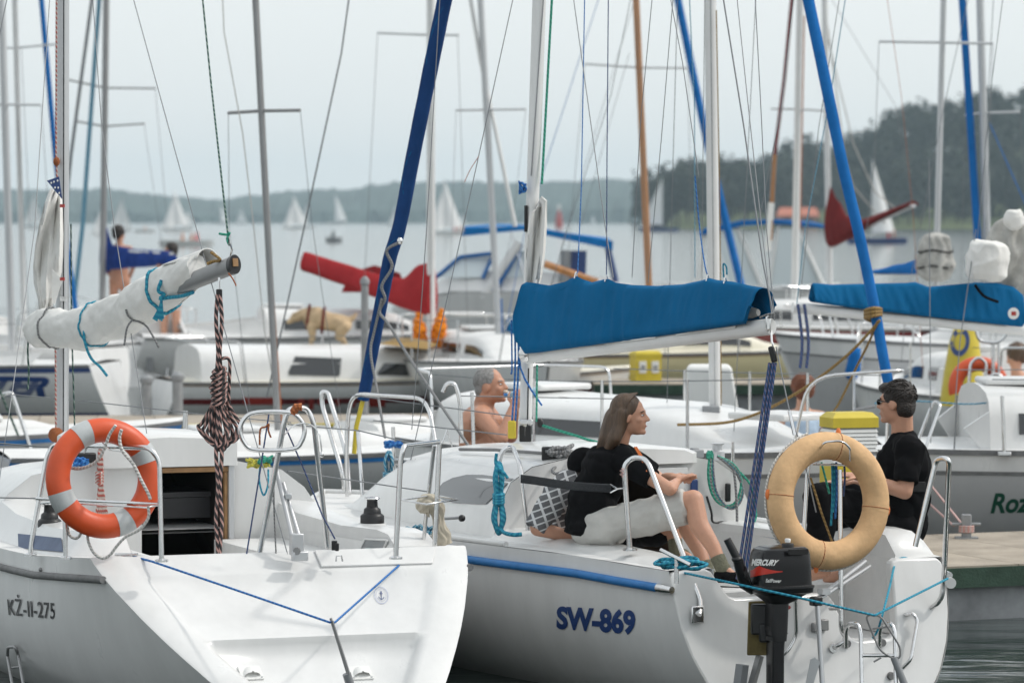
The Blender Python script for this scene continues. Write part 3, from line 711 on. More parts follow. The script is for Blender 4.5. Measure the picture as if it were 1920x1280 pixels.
# --- cream cabin yacht with red cover, bow to the right
t3, fr3, rings3, hm3, cr3, sh3, hb3 = yacht('cream cabin yacht with red sail cover and two dark windows', 808, 53, -72, 6.6, 2.3, .45, .56, 'gel', 'gel_cream', mast=(808, TOPY, 808, 650, .058, 'mast_white'), spread=((66, 708, 62, 860, 66),),
    stripes=((.0, .045, 'wood2'), (.21, .29, 'gel_red')), boom=((812, 560), (572, 496), 'cover_red', ((0, .52, -.25), (.10, .42, -.25), (.24, .16, -.24), (.4, .13, -.20), (.7, .16, -.14), (1, .18, -.10)), .16, .05, 53, 54.2), stays=(([(708, 62), (672, 740)], .004, 'wire'), ([(858, 66), (880, 700)], .004, 'wire')),
    cab=None, winm='glass', posts=3)
zf3 = lambda u: sh3(u / 6.6) + .02
cr3 = cabin_rings(fr3, .3, 5.2, .80, .60, .45, .43, .38, 10, .2, zf3); cabin_obj(cr3, M['gel'], t3)
for a, b_ in ((540, 640), (706, 812)):
    tree = BVHTree.FromPolygons(*[x for x in (lambda m_: (m_.v, m_.f))(MB().loft(cr3))])
    sk = [(0, 0), (.08, 1), (1, 1), (.96, .0), (.5, 0)]; vs_ = [(.02, .0), (.0, .15), (.13, 1), (1, 1), (.97, .1), (.94, 0)]
    decal_geo(vs_, [(0, 1, 2, 3, 4, 5)], ((a, 668 if a < 700 else 680), (b_, 672 if a < 700 else 684), (b_, 706), (a, 703)), tree, M['glass'], t3, 'window', .012)
for a, b_, h_ in ((558, 570, 14), (579, 588, 20), (596, 602, 12), (630, 637, 14), (656, 666, 16), (692, 722, 15)):
    decal_geo([(0, 0), (1, 0), (1, 1), (0, 1)], [(0, 1, 2, 3)], ((a, 746), (b_, 746), (b_, 746 + h_), (a, 746 + h_)), hm3, M['red_paint'], t3, 'hull_mark', .012)
decal_geo([(0, 0), (1, 0), (1, 1), (0, 1)], [(0, 1, 2, 3)], ((456, 744), (530, 745), (530, 758), (456, 757)), hm3, M['red_paint'], t3, 'stripe', .01)
MB().ell(P(1012, 722, 51.5), (.28, .25, .36)).build('bow_fender', M['gel_cream'], t3)
# orange sail bags on its foredeck
for x, y0, y1, lb in ((788, 592, 645, 'orange fabric bag left of the mast under the red cover'), (822, 585, 642, 'orange fabric bag right of the mast under the red cover')):
    a, b_ = P(x, y1 - 4, 52.6), P(x + (6 if x > 800 else -4), y0 - 4, 52.6); bt = thing('sail_bag', lb, 'bag', a, 'orange sail bags'); bg_ = MB()
    chain_ = ((a, .10), (a.lerp(b_, .35), .11), (a.lerp(b_, .7), .07), (b_, .03))
    for (p0, r0), (p1, r1) in zip(chain_, chain_[1:]): bg_.cap_(p0, r0, p1, r1)
    blob('cloth', bg_, mat('orange_bag', (.72, .22, .015), .8, spec=.2), bt, .012, 2, wr=-.05, wf=9)
MB().loft([[P(780 + dx, 648 - dz, 51.9) + V((0, .2 * sin(k), .02 * cos(k))) for k, (dx, dz) in enumerate(((-70, 0), (-40, 12), (0, 14), (40, 4), (20, -4)))], [P(780 + dx, 648 - dz, 52.5) for k, (dx, dz) in enumerate(((-60, 2), (-40, 12), (0, 14), (40, 4), (20, -2)))]]).build('rope_heap', M['r_ochre'], label='brown heap of rope lying under the white mast with red cover', cat='rope')
# red dodger of a boat behind
t, fr, *_ = yacht('white yacht with a red dodger behind the cream cabin yacht', 640, 62, -80, 6.4, 2.3, .75, .5, mast=None, cab=(.3, .75, .7, .42), rails=False, group=None)
rows = []
for i in range(9):
    a = pi * i / 8; rows.append([P(702 - 62 * cos(a), 545 - 50 * sin(a) ** .7, 61 + k * .45) for k in range(4)])
MB().grid(rows).build('dodger', M['cover_red'], t, 60)
for x in (672, 712): decal_geo([(0, 0), (1, 0), (.9, 1), (.1, 1)], [(0, 1, 2, 3)], ((x, 508), (x + 30, 508), (x + 30, 538), (x, 538)), BVHTree.FromPolygons([P(600, 480, 60.9), P(800, 480, 60.9), P(800, 600, 60.9), P(600, 600, 60.9)], [(0, 1, 2, 3)]), M['glass'], t, 'window', .0)
MB().prism([P(640, 548, 60.95), P(764, 548, 60.95), P(750, 512, 60.95), (P(702, 497, 60.95)), P(655, 512, 60.95)], (0, .04, 0)).build('dodger_front', M['cover_red'], t)
# --- blue-trimmed grey dinghy-like yacht with the dark leaning mast (right behind the left yacht)
t, fr, rings, hm, cr_, sh, hb = yacht('grey hulled yacht with blue edge and dark leaning mast behind the two near boats', 520, 35, -74, 5.6, 2.0, .52, .45, 'gel_grey', 'deck', mast=(476, TOPY, 521, 800, .031, 'alu_dark'), spread=((208, 428, 212, 563, 207),),
    stripes=((.0, .07, 'rubber_blue'),), cab=(.3, .7, .55, .16), win=(), rails=False, stays=(([(415, TOPY), (420, 60), (455, 250), (475, 420), (496, 620), (517, 745), (523, 790)], .006, 'r_white'), ([(428, 212), (430, 430), (470, 780)], .003, 'wire'), ([(563, 208), (585, 420), (640, 790)], .003, 'wire'), ([(662, TOPY), (640, 100), (570, 427), (500, 745)], .008, 'wire'), ([(478, TOPY), (486, 130), (505, 427), (528, 795)], .008, 'r_rust')))
t, *_ = yacht('low grey boat with blue edge beside the shirtless man', 800, 38, -60, 5.2, 1.9, .5, .5, 'gel_grey', 'deck', mast=None, stripes=((.0, .07, 'rubber_blue'),), cab=(.35, .7, .5, .12), win=(), rails=False)
# --- yacht with the mast above the shirtless man
t, fr, *_ = yacht('white yacht whose thin mast rises above the shirtless man', 940, 51.5, -167, 6.0, 2.2, .72, .55, mast=(898, TOPY, 942, 760, .044, 'alu'), spread=((206, 855, 207, 986, 205),), boom=((952, 628), (985, 600), 'cover', ((0, .20, -.14), (1, .14, -.12)), .12, .05, 51.5, 51.9),
    stays=(([(872, TOPY), (900, 110), (930, 250), (966, 425)], .03, 'mast_white'), ([(855, 207), (838, 700)], .003, 'wire'), ([(986, 205), (960, 427), (925, 620)], .003, 'wire'), ([(1141, -60), (1045, 240), (985, 427), (940, 660)], .005, 'r_blue'), ([(944, 700), (940, 560)], .012, 'r_blue')), cab=(.32, .72, .6, .36))
# --- motor cruiser with blue bimini
def motor_cruiser(label, px, D, sc, flip=1, y0=600):
    o = V((P(px, y0, D).x, D, 0)); t = thing('motor_cruiser', label, 'motor boat', o); s_ = FPX / D
    def Q(x, y, d=0): return P(x, y, D + d)
    return t, Q
t, Q = motor_cruiser('white motor cruiser under a bright blue bimini behind the sail cover', 985, 72, 1)
hr = []
for x, yd, hw in ((735, 575, .1), (780, 560, .8), (860, 545, 1.25), (960, 545, 1.35), (1090, 548, 1.35), (1180, 552, 1.3)):
    c = Q(x, yd); hr.append([V((c.x, c.y - hw, c.z)), V((c.x, c.y - hw * .8, .1)), V((c.x, c.y - .1, -.3)), V((c.x, c.y + .1, -.3)), V((c.x, c.y + hw * .8, .1)), V((c.x, c.y + hw, c.z))])
MB().loft(hr).build('hull', M['gel'], t, 50)
MB().loft([[Q(x, y, -w_), Q(x + e, y2, -w_ * .8), Q(x + e, y2, w_ * .8), Q(x, y, w_)] for x, y, y2, w_, e in ((770, 562, 555, .7, 10), (850, 546, 512, 1.1, 0), (960, 546, 505, 1.2, 0), (1150, 550, 520, 1.2, 0))]).build('cabin', M['gel'], t, 40)
gl = mat('pale_windscreen', (.66, .73, .75), .12, coat=.5)
MB().prism([Q(815, 520, -1.05), Q(905, 520, -1.05), Q(925, 478, -.9), Q(862, 484, -.9)], (0, .05, 0)).build('windscreen', gl, t)
MB().prism([Q(935, 520, -1.06), Q(1000, 520, -1.06), Q(1005, 470, -.92), Q(950, 472, -.92)], (0, .05, 0)).build('windscreen', gl, t)
for a, b_ in (((862, 482), (815, 522)), ((926, 476), (905, 522)), ((862, 482), (930, 474))): tubeo('windscreen_frame', [Q(*a, -.98), Q(*b_, -1.08)], .035, M['cover3'], t, 6)
bm = []
for k in range(9):
    a = k / 8; row = []
    for x, yf in ((866, 442), (872, 428), (930, 424), (985, 426), (1060, 440), (1142, 450), (1150, 470)):
        row.append(Q(x, yf - 4 * sin(pi * a), -1.2 + 2.4 * a))
    bm.append(row)
MB().grid(bm).build('bimini', M['bimini'], t, 60)
MB().prism([Q(866, 443, -1.22), Q(980, 432, -1.22), Q(1148, 468, -1.22), Q(1150, 452, -1.22), Q(985, 424, -1.22), Q(872, 427, -1.22)], (0, .05, 0)).build('bimini_valance', M['bimini'], t)
for a, b_, r_, mm in (((975, 455), (905, 560), .09, 'gel'), ((968, 470), (925, 545), .07, 'cover3'), ((1140, 465), (1155, 530), .06, 'navy'), ((1062, 470), (1058, 530), .10, 'greyp'), ((960, 440), (985, 520), .02, 'steel')): tubeo('bimini_strut', [Q(*a, -1.15), Q(*b_, -1.2)], r_, M[mm], t, 6)
MB().prism([Q(1066, 470, -1.1), Q(1100, 470, -1.1), Q(1098, 530, -1.1), Q(1062, 530, -1.1)], (0, .05, 0)).build('curtain', M['navy'], t)
# --- pale yellow / red yacht with wooden mast
t, fr, rings, hm, *_ = yacht('pale yellow yacht with red band and varnished wooden mast', 1215, 56, -80, 7.4, 2.3, .70, .42, 'gel_yellow', 'gel_cream', mast=(1190, TOPY, 1220, 610, .05, 'wood'), spread=((127, 1097, 120, 1290, 128),),
    stripes=((.0, .05, 'wood2'), (.38, .50, 'red_paint'), (.50, .6, 'gel_red')), stays=(([(1097, 120), (1045, 700)], .004, 'wire'), ([(1290, 128), (1300, 640)], .004, 'wire'), ([(1020, 495), (1120, 530)], .06, 'wood'), ([(1190, 0), (1062, 427), (1030, 560)], .004, 'wire'), ([(1180, 100), (1088, 427)], .004, 'wire')), cab=(.25, .7, .75, .40), cabm='gel_cream')
for a, b_, mm in ((1056, 1066, 'navy'), (1068, 1081, 'gel_red'), (1083, 1105, 'greyp'), (1108, 1118, 'navy')):
    decal_geo([(0, 0), (1, 0), (1, 1), (.2, 1)], [(0, 1, 2, 3)], ((a, 686), (b_, 687), (b_ - 2, 706), (a - 2, 705)), hm, M[mm], t, 'hull_mark', .012)
# --- blue furled jib n and its yacht, motor boat with pale screens
t, fr, *_ = yacht('white yacht with a bright blue furled headsail right of the wooden mast', 1405, 66, -95, 6.6, 2.3, .8, .6, mast=None, stays=(([(1258, TOPY), (1330, 290), (1390, 540)], .072, 'cover3'), ([(1392, 540), (1394, 560)], .03, 'greyp')), cab=(.3, .72, .7, .45))
t, Q = motor_cruiser('white motor boat with slanting clear screens and a dark blue bimini edge', 1425, 84, 1)
hr = []
for x, yd, hw in ((1290, 545, 1.2), (1350, 545, 1.35), (1450, 540, 1.3), (1530, 535, .9), (1575, 530, .05)):
    c = Q(x, yd); hr.append([V((c.x, c.y - hw, c.z)), V((c.x, c.y - hw * .8, .1)), V((c.x, c.y, -.3)), V((c.x, c.y + .05, -.3)), V((c.x, c.y + hw * .8, .1)), V((c.x, c.y + hw, c.z))])
MB().loft(hr).build('hull', M['gel'], t, 50)
rows = []
for k in range(6):
    a = k / 5; rows.append([Q(x, y - 3 * sin(pi * a), -1.2 + 2.4 * a) for x, y in ((1312, 440), (1322, 430), (1390, 416), (1450, 414), (1520, 418), (1545, 424))])
MB().grid(rows).build('bimini', M['cover3'], t, 60)
MB().prism([Q(1312, 442, -1.22), Q(1390, 424, -1.22), Q(1450, 420, -1.22), Q(1545, 428, -1.22), Q(1545, 422, -1.22), Q(1450, 412, -1.22), Q(1390, 414, -1.22), Q(1318, 430, -1.22)], (0, .05, 0)).build('bimini_valance', M['cover3'], t)
for a, b_ in (((1335, 428), (1365, 540)), ((1380, 422), (1430, 540)), ((1460, 420), (1440, 540)), ((1490, 420), (1545, 540)), ((1322, 440), (1305, 540))): tubeo('screen_frame', [Q(*a, -1.1), Q(*b_, -1.25)], .05, M['white'], t, 6)
for q in (((1340, 440), (1378, 430), (1425, 535), (1370, 535)), ((1462, 428), (1490, 428), (1538, 532), (1446, 535))): MB().prism([Q(*p, -1.16) for p in q], (0, .03, 0)).build('screen', gl, t)
# --- varnished / brown furled spar and the tall mast q
t, fr, *_ = yacht('dark red hulled yacht with a brown furled headsail on a slim spar', 1560, 58, 78, 7, 2.3, 1.0, .45, 'gel_red', 'deck', mast=(1502, TOPY, 1487, 700, .055, 'mast_white'), spread=((205, 1446, 204, 1548, 208),),
    stays=(([(1490, TOPY), (1470, 150), (1452, 290)], .032, 'gel_red'), ([(1452, 290), (1447, 380), (1444, 450)], .036, 'wood'), ([(1446, 380), (1440, 470)], .05, 'white'), ([(1508, 30), (1500, 427)], .012, 'r_rust')), cab=(.3, .75, .75, .4))
# --- dark red sail over tilted boom
t, fr, *_ = yacht('white yacht with a dark red sail cover on a steeply tilted boom', 1552, 70, 80, 6.4, 2.2, .8, .5, mast=(1545, TOPY, 1556, 560, .055, 'mast_white'), boom=((1556, 452), (1712, 383), 'cover_dred', ((0, 1.0, -.12), (.08, .7, -.14), (.22, .30, -.12), (.42, .12, -.06), (1, .06, -.03)), .15, .06, 70, 67), stays=(([(1548, 20), (1585, 300), (1600, 350), (1660, 420)], .012, 'sail_old'), ([(1549, 60), (1600, 270), (1640, 360), (1690, 400)], .012, 'sail_old'), ([(1712, 383), (1680, 200), (1560, 0)], .005, 'wire')), cab=(.3, .72, .65, .4), group='yachts moored behind')
# --- grey-white yacht at right, deck y~660
t, fr, *_ = yacht('pale grey hulled yacht with rounded white cabin behind the tilted blue furled sail', 1766, 46, 82, 5.2, 2.5, 1.14, .62, 'gel_grey', 'gel', mast=(1771, TOPY, 1752, 620, .036, 'alu'), spread=((80, 1648, 78, 1862, 82),), stripes=((.004, .2, 'gel'), (.2, .225, 'rubber')),
    boom=((1757, 512), (1642, 510), 'cover3', ((0, .22, -.02), (.15, .20, -.02), (.6, .10, -.02), (1, .03, -.02)), .09, .03, 46, 47), stays=(([(1648, 78), (1640, 300), (1600, 650)], .004, 'wire'), ([(1862, 82), (1850, 400), (1840, 650)], .004, 'wire')), cab=(.28, .68, .8, .42), win=(), posts=4)
a_, b_ = P(1752, 528, 45.8), P(1756, 436, 45.8)
pleat('bundled_sail', [(a_, .08), (a_.lerp(b_, .12), .17), (a_.lerp(b_, .4), .20), (a_.lerp(b_, .7), .17), (a_.lerp(b_, .92), .14), (b_, .04)], 9, M['sail_old'], t)
for f_ in (.3, .62): MB().tube([a_.lerp(b_, f_) + V((cos(k * pi / 10) * .205, sin(k * pi / 10) * .155, .015 * sin(k))) for k in range(20)], .012, 6, True).build('sail_tie', M['blackm'], t, 60)
# --- rightmost masts
t, fr, *_ = yacht('white yacht with a blue furled headsail and mast at far right', 1850, 50, 60, 6.6, 2.3, .8, .55, mast=(1836, TOPY, 1856, 640, .05, 'alu'), spread=((212, 1810, 216, 1912, 210),), stays=(([(1800, TOPY), (1820, 250), (1834, 470)], .052, 'cover3'), ([(1855, 230), (1890, 310), (1935, 410)], .008, 'r_blue'), ([(1912, 210), (1930, 500)], .004, 'wire'), ([(1810, 216), (1800, 600)], .004, 'wire')), cab=(.3, .72, .7, .45), posts=4)

t, *_ = yacht('low white boat with a blue edge at the left border behind the left yacht', -20, 36, -80, 3.6, 1.7, .62, .5, 'gel_grey', 'deck', mast=None, stripes=((.02, .07, 'rubber_blue'),), cab=(.35, .7, .45, .10), win=(), rails=False)
rail(t, [P(-40, 760, 35.2), P(8, 738, 35.2), P(22, 735, 35.2), P(58, 842, 35.2)], .018, 'pushpit')
tubeo('mooring_line', [P(-12, 705, 35), P(45, 842, 35.4)], .011, M['r_dkgreen'], t, 6)

c = P(1602, 682, 44.3); t = thing('boat_fender', 'blue fender hanging on the pale grey hull behind the ochre rope', 'fender', P(1602, 712, 44.3))
MB().lathe([(.02, -.19), (.06, -.17), (.085, -.10), (.085, .10), (.06, .17), (.02, .19)], c, (.25, 0, 1), 16).build('body', M['cover3'], t, 70); tubeo('lanyard', [c + V((.05, 0, .18)), c + V((.08, .1, .45))], .01, M['r_white'], t, 6)

dock('short dock carrying the plain yellow pedestal behind the blue sail cover', (1.1, 52.2), (4.6, 52.2), 1.8, .4, M['concrete'])
# ================================================================== NEAR YACHT ON THE LEFT (seen from astern)
K = Fr(-1.21, 20.37, 21)
kz = thing('sailing_yacht', 'near white yacht at left with orange lifebuoy, seen from its stern', 'yacht', K.w(3, 0, 0))
KL = 7.0
ksh = lambda x: .80 + .06 * max(0, 1 - x * KL / 1.0) + .12 * max(0, x - .4) ** 2
khb = beamf(2.36, .873, .36, 2.4)
KRK, KG, KKZ = 1.47, (1.3, .9), -.25
krings = hull_rings(K, KL, khb, ksh, KKZ, 30, KRK, .5, 12, lambda u: (1.3 + 1.9 * smooth01(u / 1.3), .9 - .4 * smooth01(u / 1.3)))
kho, khm = hull_obj(K, krings, M['gel'], kz, transom=False)
# transom: rim, recessed panel and horizontal ridge
def kow(z): tau = (.86 - z) / (.86 - KKZ); return khb(0) * max(0, 1 - tau ** KG[0]) ** KG[1]
kn = (K.a * -.56 + V((0, 0, .83))).normalized()
def KT(v, z, off=0): return K.w(-KRK * (.86 - z), v, z) + kn * off
rows = []
for z, off in ((.86, 0), (.835, 0), (.775, 0), (.762, -.003), (.745, -.022), (.70, -.026), (.58, -.026), (.492, -.026), (.480, -.018), (.472, .004), (.462, -.02), (.45, -.06), (.40, -.068), (.3, -.07), (.2, -.07), (.1, -.07), (0, -.07), (-.12, -.07), (-.2, -.05), (-.245, 0)):
    ow = kow(z); iw = max(ow * .3, ow - .21)
    row = []
    for v, o_ in ((-ow, 0), (-ow + .012, .006), (-iw - .05, .008), (-iw - .012, 0), (-iw + .012, off * .6), (-iw + .04, off), (-iw * .5, off), (0, off), (iw * .5, off), (iw - .04, off), (iw - .012, off * .6), (iw + .012, 0), (iw + .05, .008), (ow - .012, .006), (ow, 0)): row.append(KT(v, z, o_))
    rows.append(row)
ktm = MB().grid(rows); ktm.build('transom', M['gel'], kz, 60)
# raised step in the top rim on the starboard half
q = [KT(v, z, .0) for v, z in ((.18, .858), (.86, .858), (.80, .78), (.18, .78))]
MB().prism(q, kn * .012).build('transom_step', M['gel'], kz, 30, bevel=.005)
# deck, cockpit
CW, CU0, CU1, FLZ = .72, .11, 2.36, .42
rows = []; mb = MB()
us = [0, CU0, .5, 1.0, 1.6, CU1, 3, 3.6, 4.2, 4.8, 5.4, 6, 6.4, 6.7, 6.95]
for a, b_ in zip(us, us[1:]):
    def edge(u, v): x = u / KL; return K.w(u, v, ksh(x) + (.0 if abs(v) > .9 * khb(x) else .0))
    ba, bb = khb(a / KL), khb(b_ / KL)
    ca, cb = min(CW, ba * .75), min(CW, bb * .75)
    for s_ in (-1, 1):
        q = [edge(a, s_ * ca), edge(a, s_ * ba), edge(b_, s_ * bb), edge(b_, s_ * cb)]; mb.quad(*(q if s_ > 0 else q[::-1]))
    if not (CU0 <= a < CU1): mb.quad(edge(a, -ca), edge(a, ca), edge(b_, cb), edge(b_, -cb))
mb.build('deck', M['deck'], kz, 40)
mb = MB()
zt = lambda u: ksh(u / KL)
for s_ in (-1, 1): mb.quad(K.w(CU0, s_ * CW, FLZ), K.w(CU1, s_ * CW, FLZ), K.w(CU1, s_ * CW, zt(CU1)), K.w(CU0, s_ * CW, zt(CU0)))
mb.quad(K.w(CU0, -CW, FLZ), K.w(CU0, CW, FLZ), K.w(CU0, CW, zt(CU0)), K.w(CU0, -CW, zt(CU0)))
mb.quad(K.w(CU0, -CW, FLZ), K.w(CU0, CW, FLZ), K.w(CU1, CW, FLZ), K.w(CU1, -CW, FLZ))
for s_ in (-1, 1): mb.box(K.w(1.2, s_ * .52, FLZ + .16), (.4, 2.2, .32), (K.s, K.a, V((0, 0, 1))))
mb.build('cockpit', M['deck'], kz, 30)
# coamings
kcoam = MB()
for s_ in (-1, 1):
    one = MB()
    prof = [(CW, .0), (CW + .012, .10), (CW + .05, .115), (.96, .10), (1.02, .0)] if s_ > 0 else [(CW, .0), (CW + .012, .135), (CW + .05, .15), (.93, .135), (1.03, .0)]
    rings = []
    for u, h in ((.28, .1), (.40, .75), (.6, 1), (1.2, 1.02), (2.0, 1.15), (2.36, 1.5)):
        rings.append([K.w(u, s_ * v, zt(u) - .01 + (z * h if z else 0)) for v, z in prof])
    one.loft(rings); one.build('coaming', M['gel'], kz, 45); kcoam.v += []
    n = len(kcoam.v); kcoam.v += one.v; [kcoam.face([i + n for i in f]) for f in one.f]
# bulkhead with companionway
BU = 2.36
PROF = [(-1.0, .78), (-.98, .90), (-.89, 1.03), (-.75, 1.135), (-.46, 1.195), (0, 1.235), (.46, 1.195), (.75, 1.135), (.89, 1.03), (.98, .90), (1.0, .78)]
def ptop(v):
    for (a, za), (b_, zb) in zip(PROF, PROF[1:]):
        if a <= v <= b_: return za + (zb - za) * (v - a) / max(1e-6, b_ - a)
    return .78
HV0, HV1, HZ1 = -.10, .41, 1.135
mb = MB()
cols = [-1.0, -.98, -.89, -.75, -.6, -.46, -.3, HV0, .1, .25, HV1, .46, .6, .75, .89, .98, 1.0]
for a, b_ in zip(cols, cols[1:]):
    lo = HZ1 if HV0 <= a < HV1 else FLZ
    mb.quad(K.w(BU - .004, a, lo), K.w(BU - .004, b_, lo), K.w(BU - .004, b_, ptop(b_)), K.w(BU - .004, a, ptop(a)))
mb.build('bulkhead', M['gel'], kz, 30)
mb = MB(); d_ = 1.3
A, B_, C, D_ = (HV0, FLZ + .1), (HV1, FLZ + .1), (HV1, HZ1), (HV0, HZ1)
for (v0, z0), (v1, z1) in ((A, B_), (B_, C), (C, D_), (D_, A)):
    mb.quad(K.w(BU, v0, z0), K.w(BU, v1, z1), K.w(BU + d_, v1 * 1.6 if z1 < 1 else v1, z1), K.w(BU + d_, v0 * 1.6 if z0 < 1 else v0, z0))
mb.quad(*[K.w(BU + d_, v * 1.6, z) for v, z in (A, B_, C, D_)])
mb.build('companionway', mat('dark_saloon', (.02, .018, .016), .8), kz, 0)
MB().box(K.w(BU + .55, .28, .98), (.42, .5, .03), (K.s, K.a, V((0, 0, 1)))).box(K.w(BU + .55, .28, .90), (.36, .46, .12), (K.s, K.a, V((0, 0, 1)))).build('galley_shelf', mat('dark_laminate', (.05, .05, .055), .4), kz)
MB().box(K.w(BU - .02, (HV0 + HV1) / 2, HZ1 + .013), (HV1 - HV0 + .04, .04, .03), (K.s, K.a, V((0, 0, 1)))).build('lintel', M['wood2'], kz, bevel=.004)
MB().box(K.w(BU - .018, HV1 - .008, .78), (.018, .03, .70), (K.s, K.a, V((0, 0, 1)))).build('door_runner', M['wood2'], kz)
MB().box(K.w(BU - .03, HV1 + .02, .82), (.035, .05, .84), (K.s, K.a, V((0, 0, 1)))).build('door_track', M['alu'], kz, bevel=.006)
rings = []
for i in range(9):
    t_ = i / 8; u = BU + .0 + t_ * 3.1; e = smooth01((1 - t_) / .35); wv = 1 - .42 * t_
    rings.append([K.w(u, v * wv, ksh(u / KL) - .03 + (z - .77) * (.55 + .45 * (1 - t_)) * (e * .97 + .03)) for v, z in PROF])
kcab = MB().loft(rings, cap=False); kcab.build('cabin', M['gel'], kz, 40)
rings = []
for u in (BU - .07, BU - .05, BU + .9, BU + .96):
    e = 1 if BU - .06 < u < BU + .95 else .93
    rings.append([K.w(u, .05 + v * (.415 if e == 1 else .405), z) for v, z in ((-1, 1.17), (-1, 1.17 + .14 * e), (-.9, 1.17 + .165 * e), (0, 1.17 + .185 * e), (.9, 1.17 + .165 * e), (1, 1.17 + .14 * e), (1, 1.17))])
MB().loft(rings).build('sliding_hatch', M['gel'], kz, 40)
# window band on the port side of the cabin and deck tint panel
allk = MB()
for src in (kcoam,):
    n = len(allk.v); allk.v += src.v; [allk.face([i + n for i in f]) for f in src.f]
decal_geo([(i / 8, 0) for i in range(9)] + [(i / 8, 1) for i in range(9)], [(i, i + 1, i + 10, i + 9) for i in range(8)], ((8, 998), (116, 1009), (120, 1035), (8, 1025)), allk, M['slate'], kz, 'window_band', .006)
# instrument recess in the bulkhead (seen through the lifebuoy)
q = [K.on_u(x, y, BU - .012) for x, y in ((188, 852), (224, 850), (221, 872), (190, 876))]
MB().prism(q, K.a * .01).build('vent_panel', M['greyp'], kz)
# grey strake along the port and starboard sides
for s_ in (0, -1):
    pts = [K.w(*r_[s_][:2], r_[s_][2]) for r_ in []]
def khull_at(u_i, dz, side, out=.012):
    r_ = krings[u_i]; pts = r_[:13] if side < 0 else r_[12:][::-1]
    z = pts[0][2] - dz
    for p, q in zip(pts, pts[1:]):
        if q[2] <= z: t = (p[2] - z) / (p[2] - q[2]); return K.w(p[0] + (q[0] - p[0]) * t, p[1] + (q[1] - p[1]) * t + side * out, z)
for side in (-1, 1):
    pts = [khull_at(i, .10, side) for i in range(0, 28)]
    tubeo('rubbing_strake', pts, .02, M['rubber'], kz, 10)
decal('KŻ-II-275', ((14, 1112), (104, 1119), (105, 1160), (18, 1152)), khm, M['black'], kz, off=.012, sp=1.05, lift=.006)
# clam-shell drain covers
for px, py in ((470, 1262), (676, 1262)):
    tree = BVHTree.FromPolygons(ktm.v, ktm.f); h = tree.ray_cast(CAM, ray(px, py).normalized())
    p, n_ = h[0], kn; side = K.s; upv = n_.cross(side); upv = upv if upv.z > 0 else -upv
    rr = []
    for i in range(6):
        a = pi / 2 * i / 5; rr.append([p + side * (.045 * cos(k * pi / 10)) * cos(a * .92) + upv * (.075 * sin(k * pi / 10)) * cos(a * .92) + n_ * (.035 * sin(a)) - upv * .03 for k in range(11)])
    o = MB().grid(rr).build('drain_cover', M['white'], kz, 60)
    MB().box(p + n_ * .005, (.115, .1, .008), (side, upv, n_)).build('flange', M['white'], o)
    for sx in (-1, 1): MB().lathe([(.005, 0), (.005, .006)], p + side * (.048 * sx) - upv * .04 + n_ * .008, n_, 8).build('screw', M['steel'], o)
# anchor emblem sticker
cir = lambda r_, n=28: [(.5 + r_ * cos(2 * pi * i / n), .5 + r_ * sin(2 * pi * i / n)) for i in range(n)]
vs_ = cir(.5) + cir(.46) + cir(.36) + cir(.34); fs = [(i, (i + 1) % 28, 28 + (i + 1) % 28, 28 + i) for i in range(28)] + [(56 + i, 56 + (i + 1) % 28, 84 + (i + 1) % 28, 84 + i) for i in range(28)]
QE = ((700, 1099), (727, 1101), (729, 1133), (702, 1131))
decal_geo(vs_, fs, QE, ktm, mat('pale_ink', (.45, .48, .60), .5), kz, 'emblem_ring', .004)
vs_ = [(.48, .28), (.52, .28), (.53, .64), (.47, .64), (.38, .57), (.62, .57), (.62, .6), (.38, .6)]; fs = [(0, 1, 2, 3), (4, 5, 6, 7)]
n = len(vs_); arc = [(.5 + r_ * cos(a), .45 + r_ * sin(a)) for r_ in (.17, .21) for a in [pi * 1.08 + k * (pi * .84) / 9 for k in range(10)]]; vs_ += arc; fs += [(n + k, n + k + 1, n + 11 + k, n + 10 + k) for k in range(9)]
n = len(vs_); vs_ += [(.5 + .06 * cos(2 * pi * i / 12), .68 + .05 * sin(2 * pi * i / 12)) for i in range(12)]; fs += [tuple(n + i for i in range(12))]
decal_geo(vs_, fs, QE, ktm, M['navy'], kz, 'emblem_anchor', .005)
# hull-side boarding handle, eye fitting, bow roller on the quarter
def onhull(px, py, lift=.0, tree=None):
    h = (tree or KH).ray_cast(CAM, ray(px, py).normalized()); d = ray(px, py)
    if h[0] is None: return P(px, py, 20.3)
    n = h[1] if h[1].dot(d) < 0 else -h[1]; return h[0] + n * lift
KH = BVHTree.FromPolygons(khm.v, khm.f)
rail(kz, [onhull(26, 1300, .01), onhull(23, 1225, .03), onhull(25, 1207, .035), onhull(40, 1207, .035), onhull(44, 1225, .03), onhull(47, 1300, .01)], .009, 'boarding_handle', M['alu_dark'], .04)
tubeo('boarding_handle_rung', [onhull(27, 1245, .03), onhull(45, 1243, .03)], .006, M['alu_dark'], kz)
MB().ell(onhull(78, 1067, .005), (.012, .012, .012)).build('eye_bolt', M['alu_dark'], kz)
MB().box(P(868, 1079, 20.85), (.06, .05, .03)).build('quarter_fairlead', M['steel'], kz, bevel=.006)
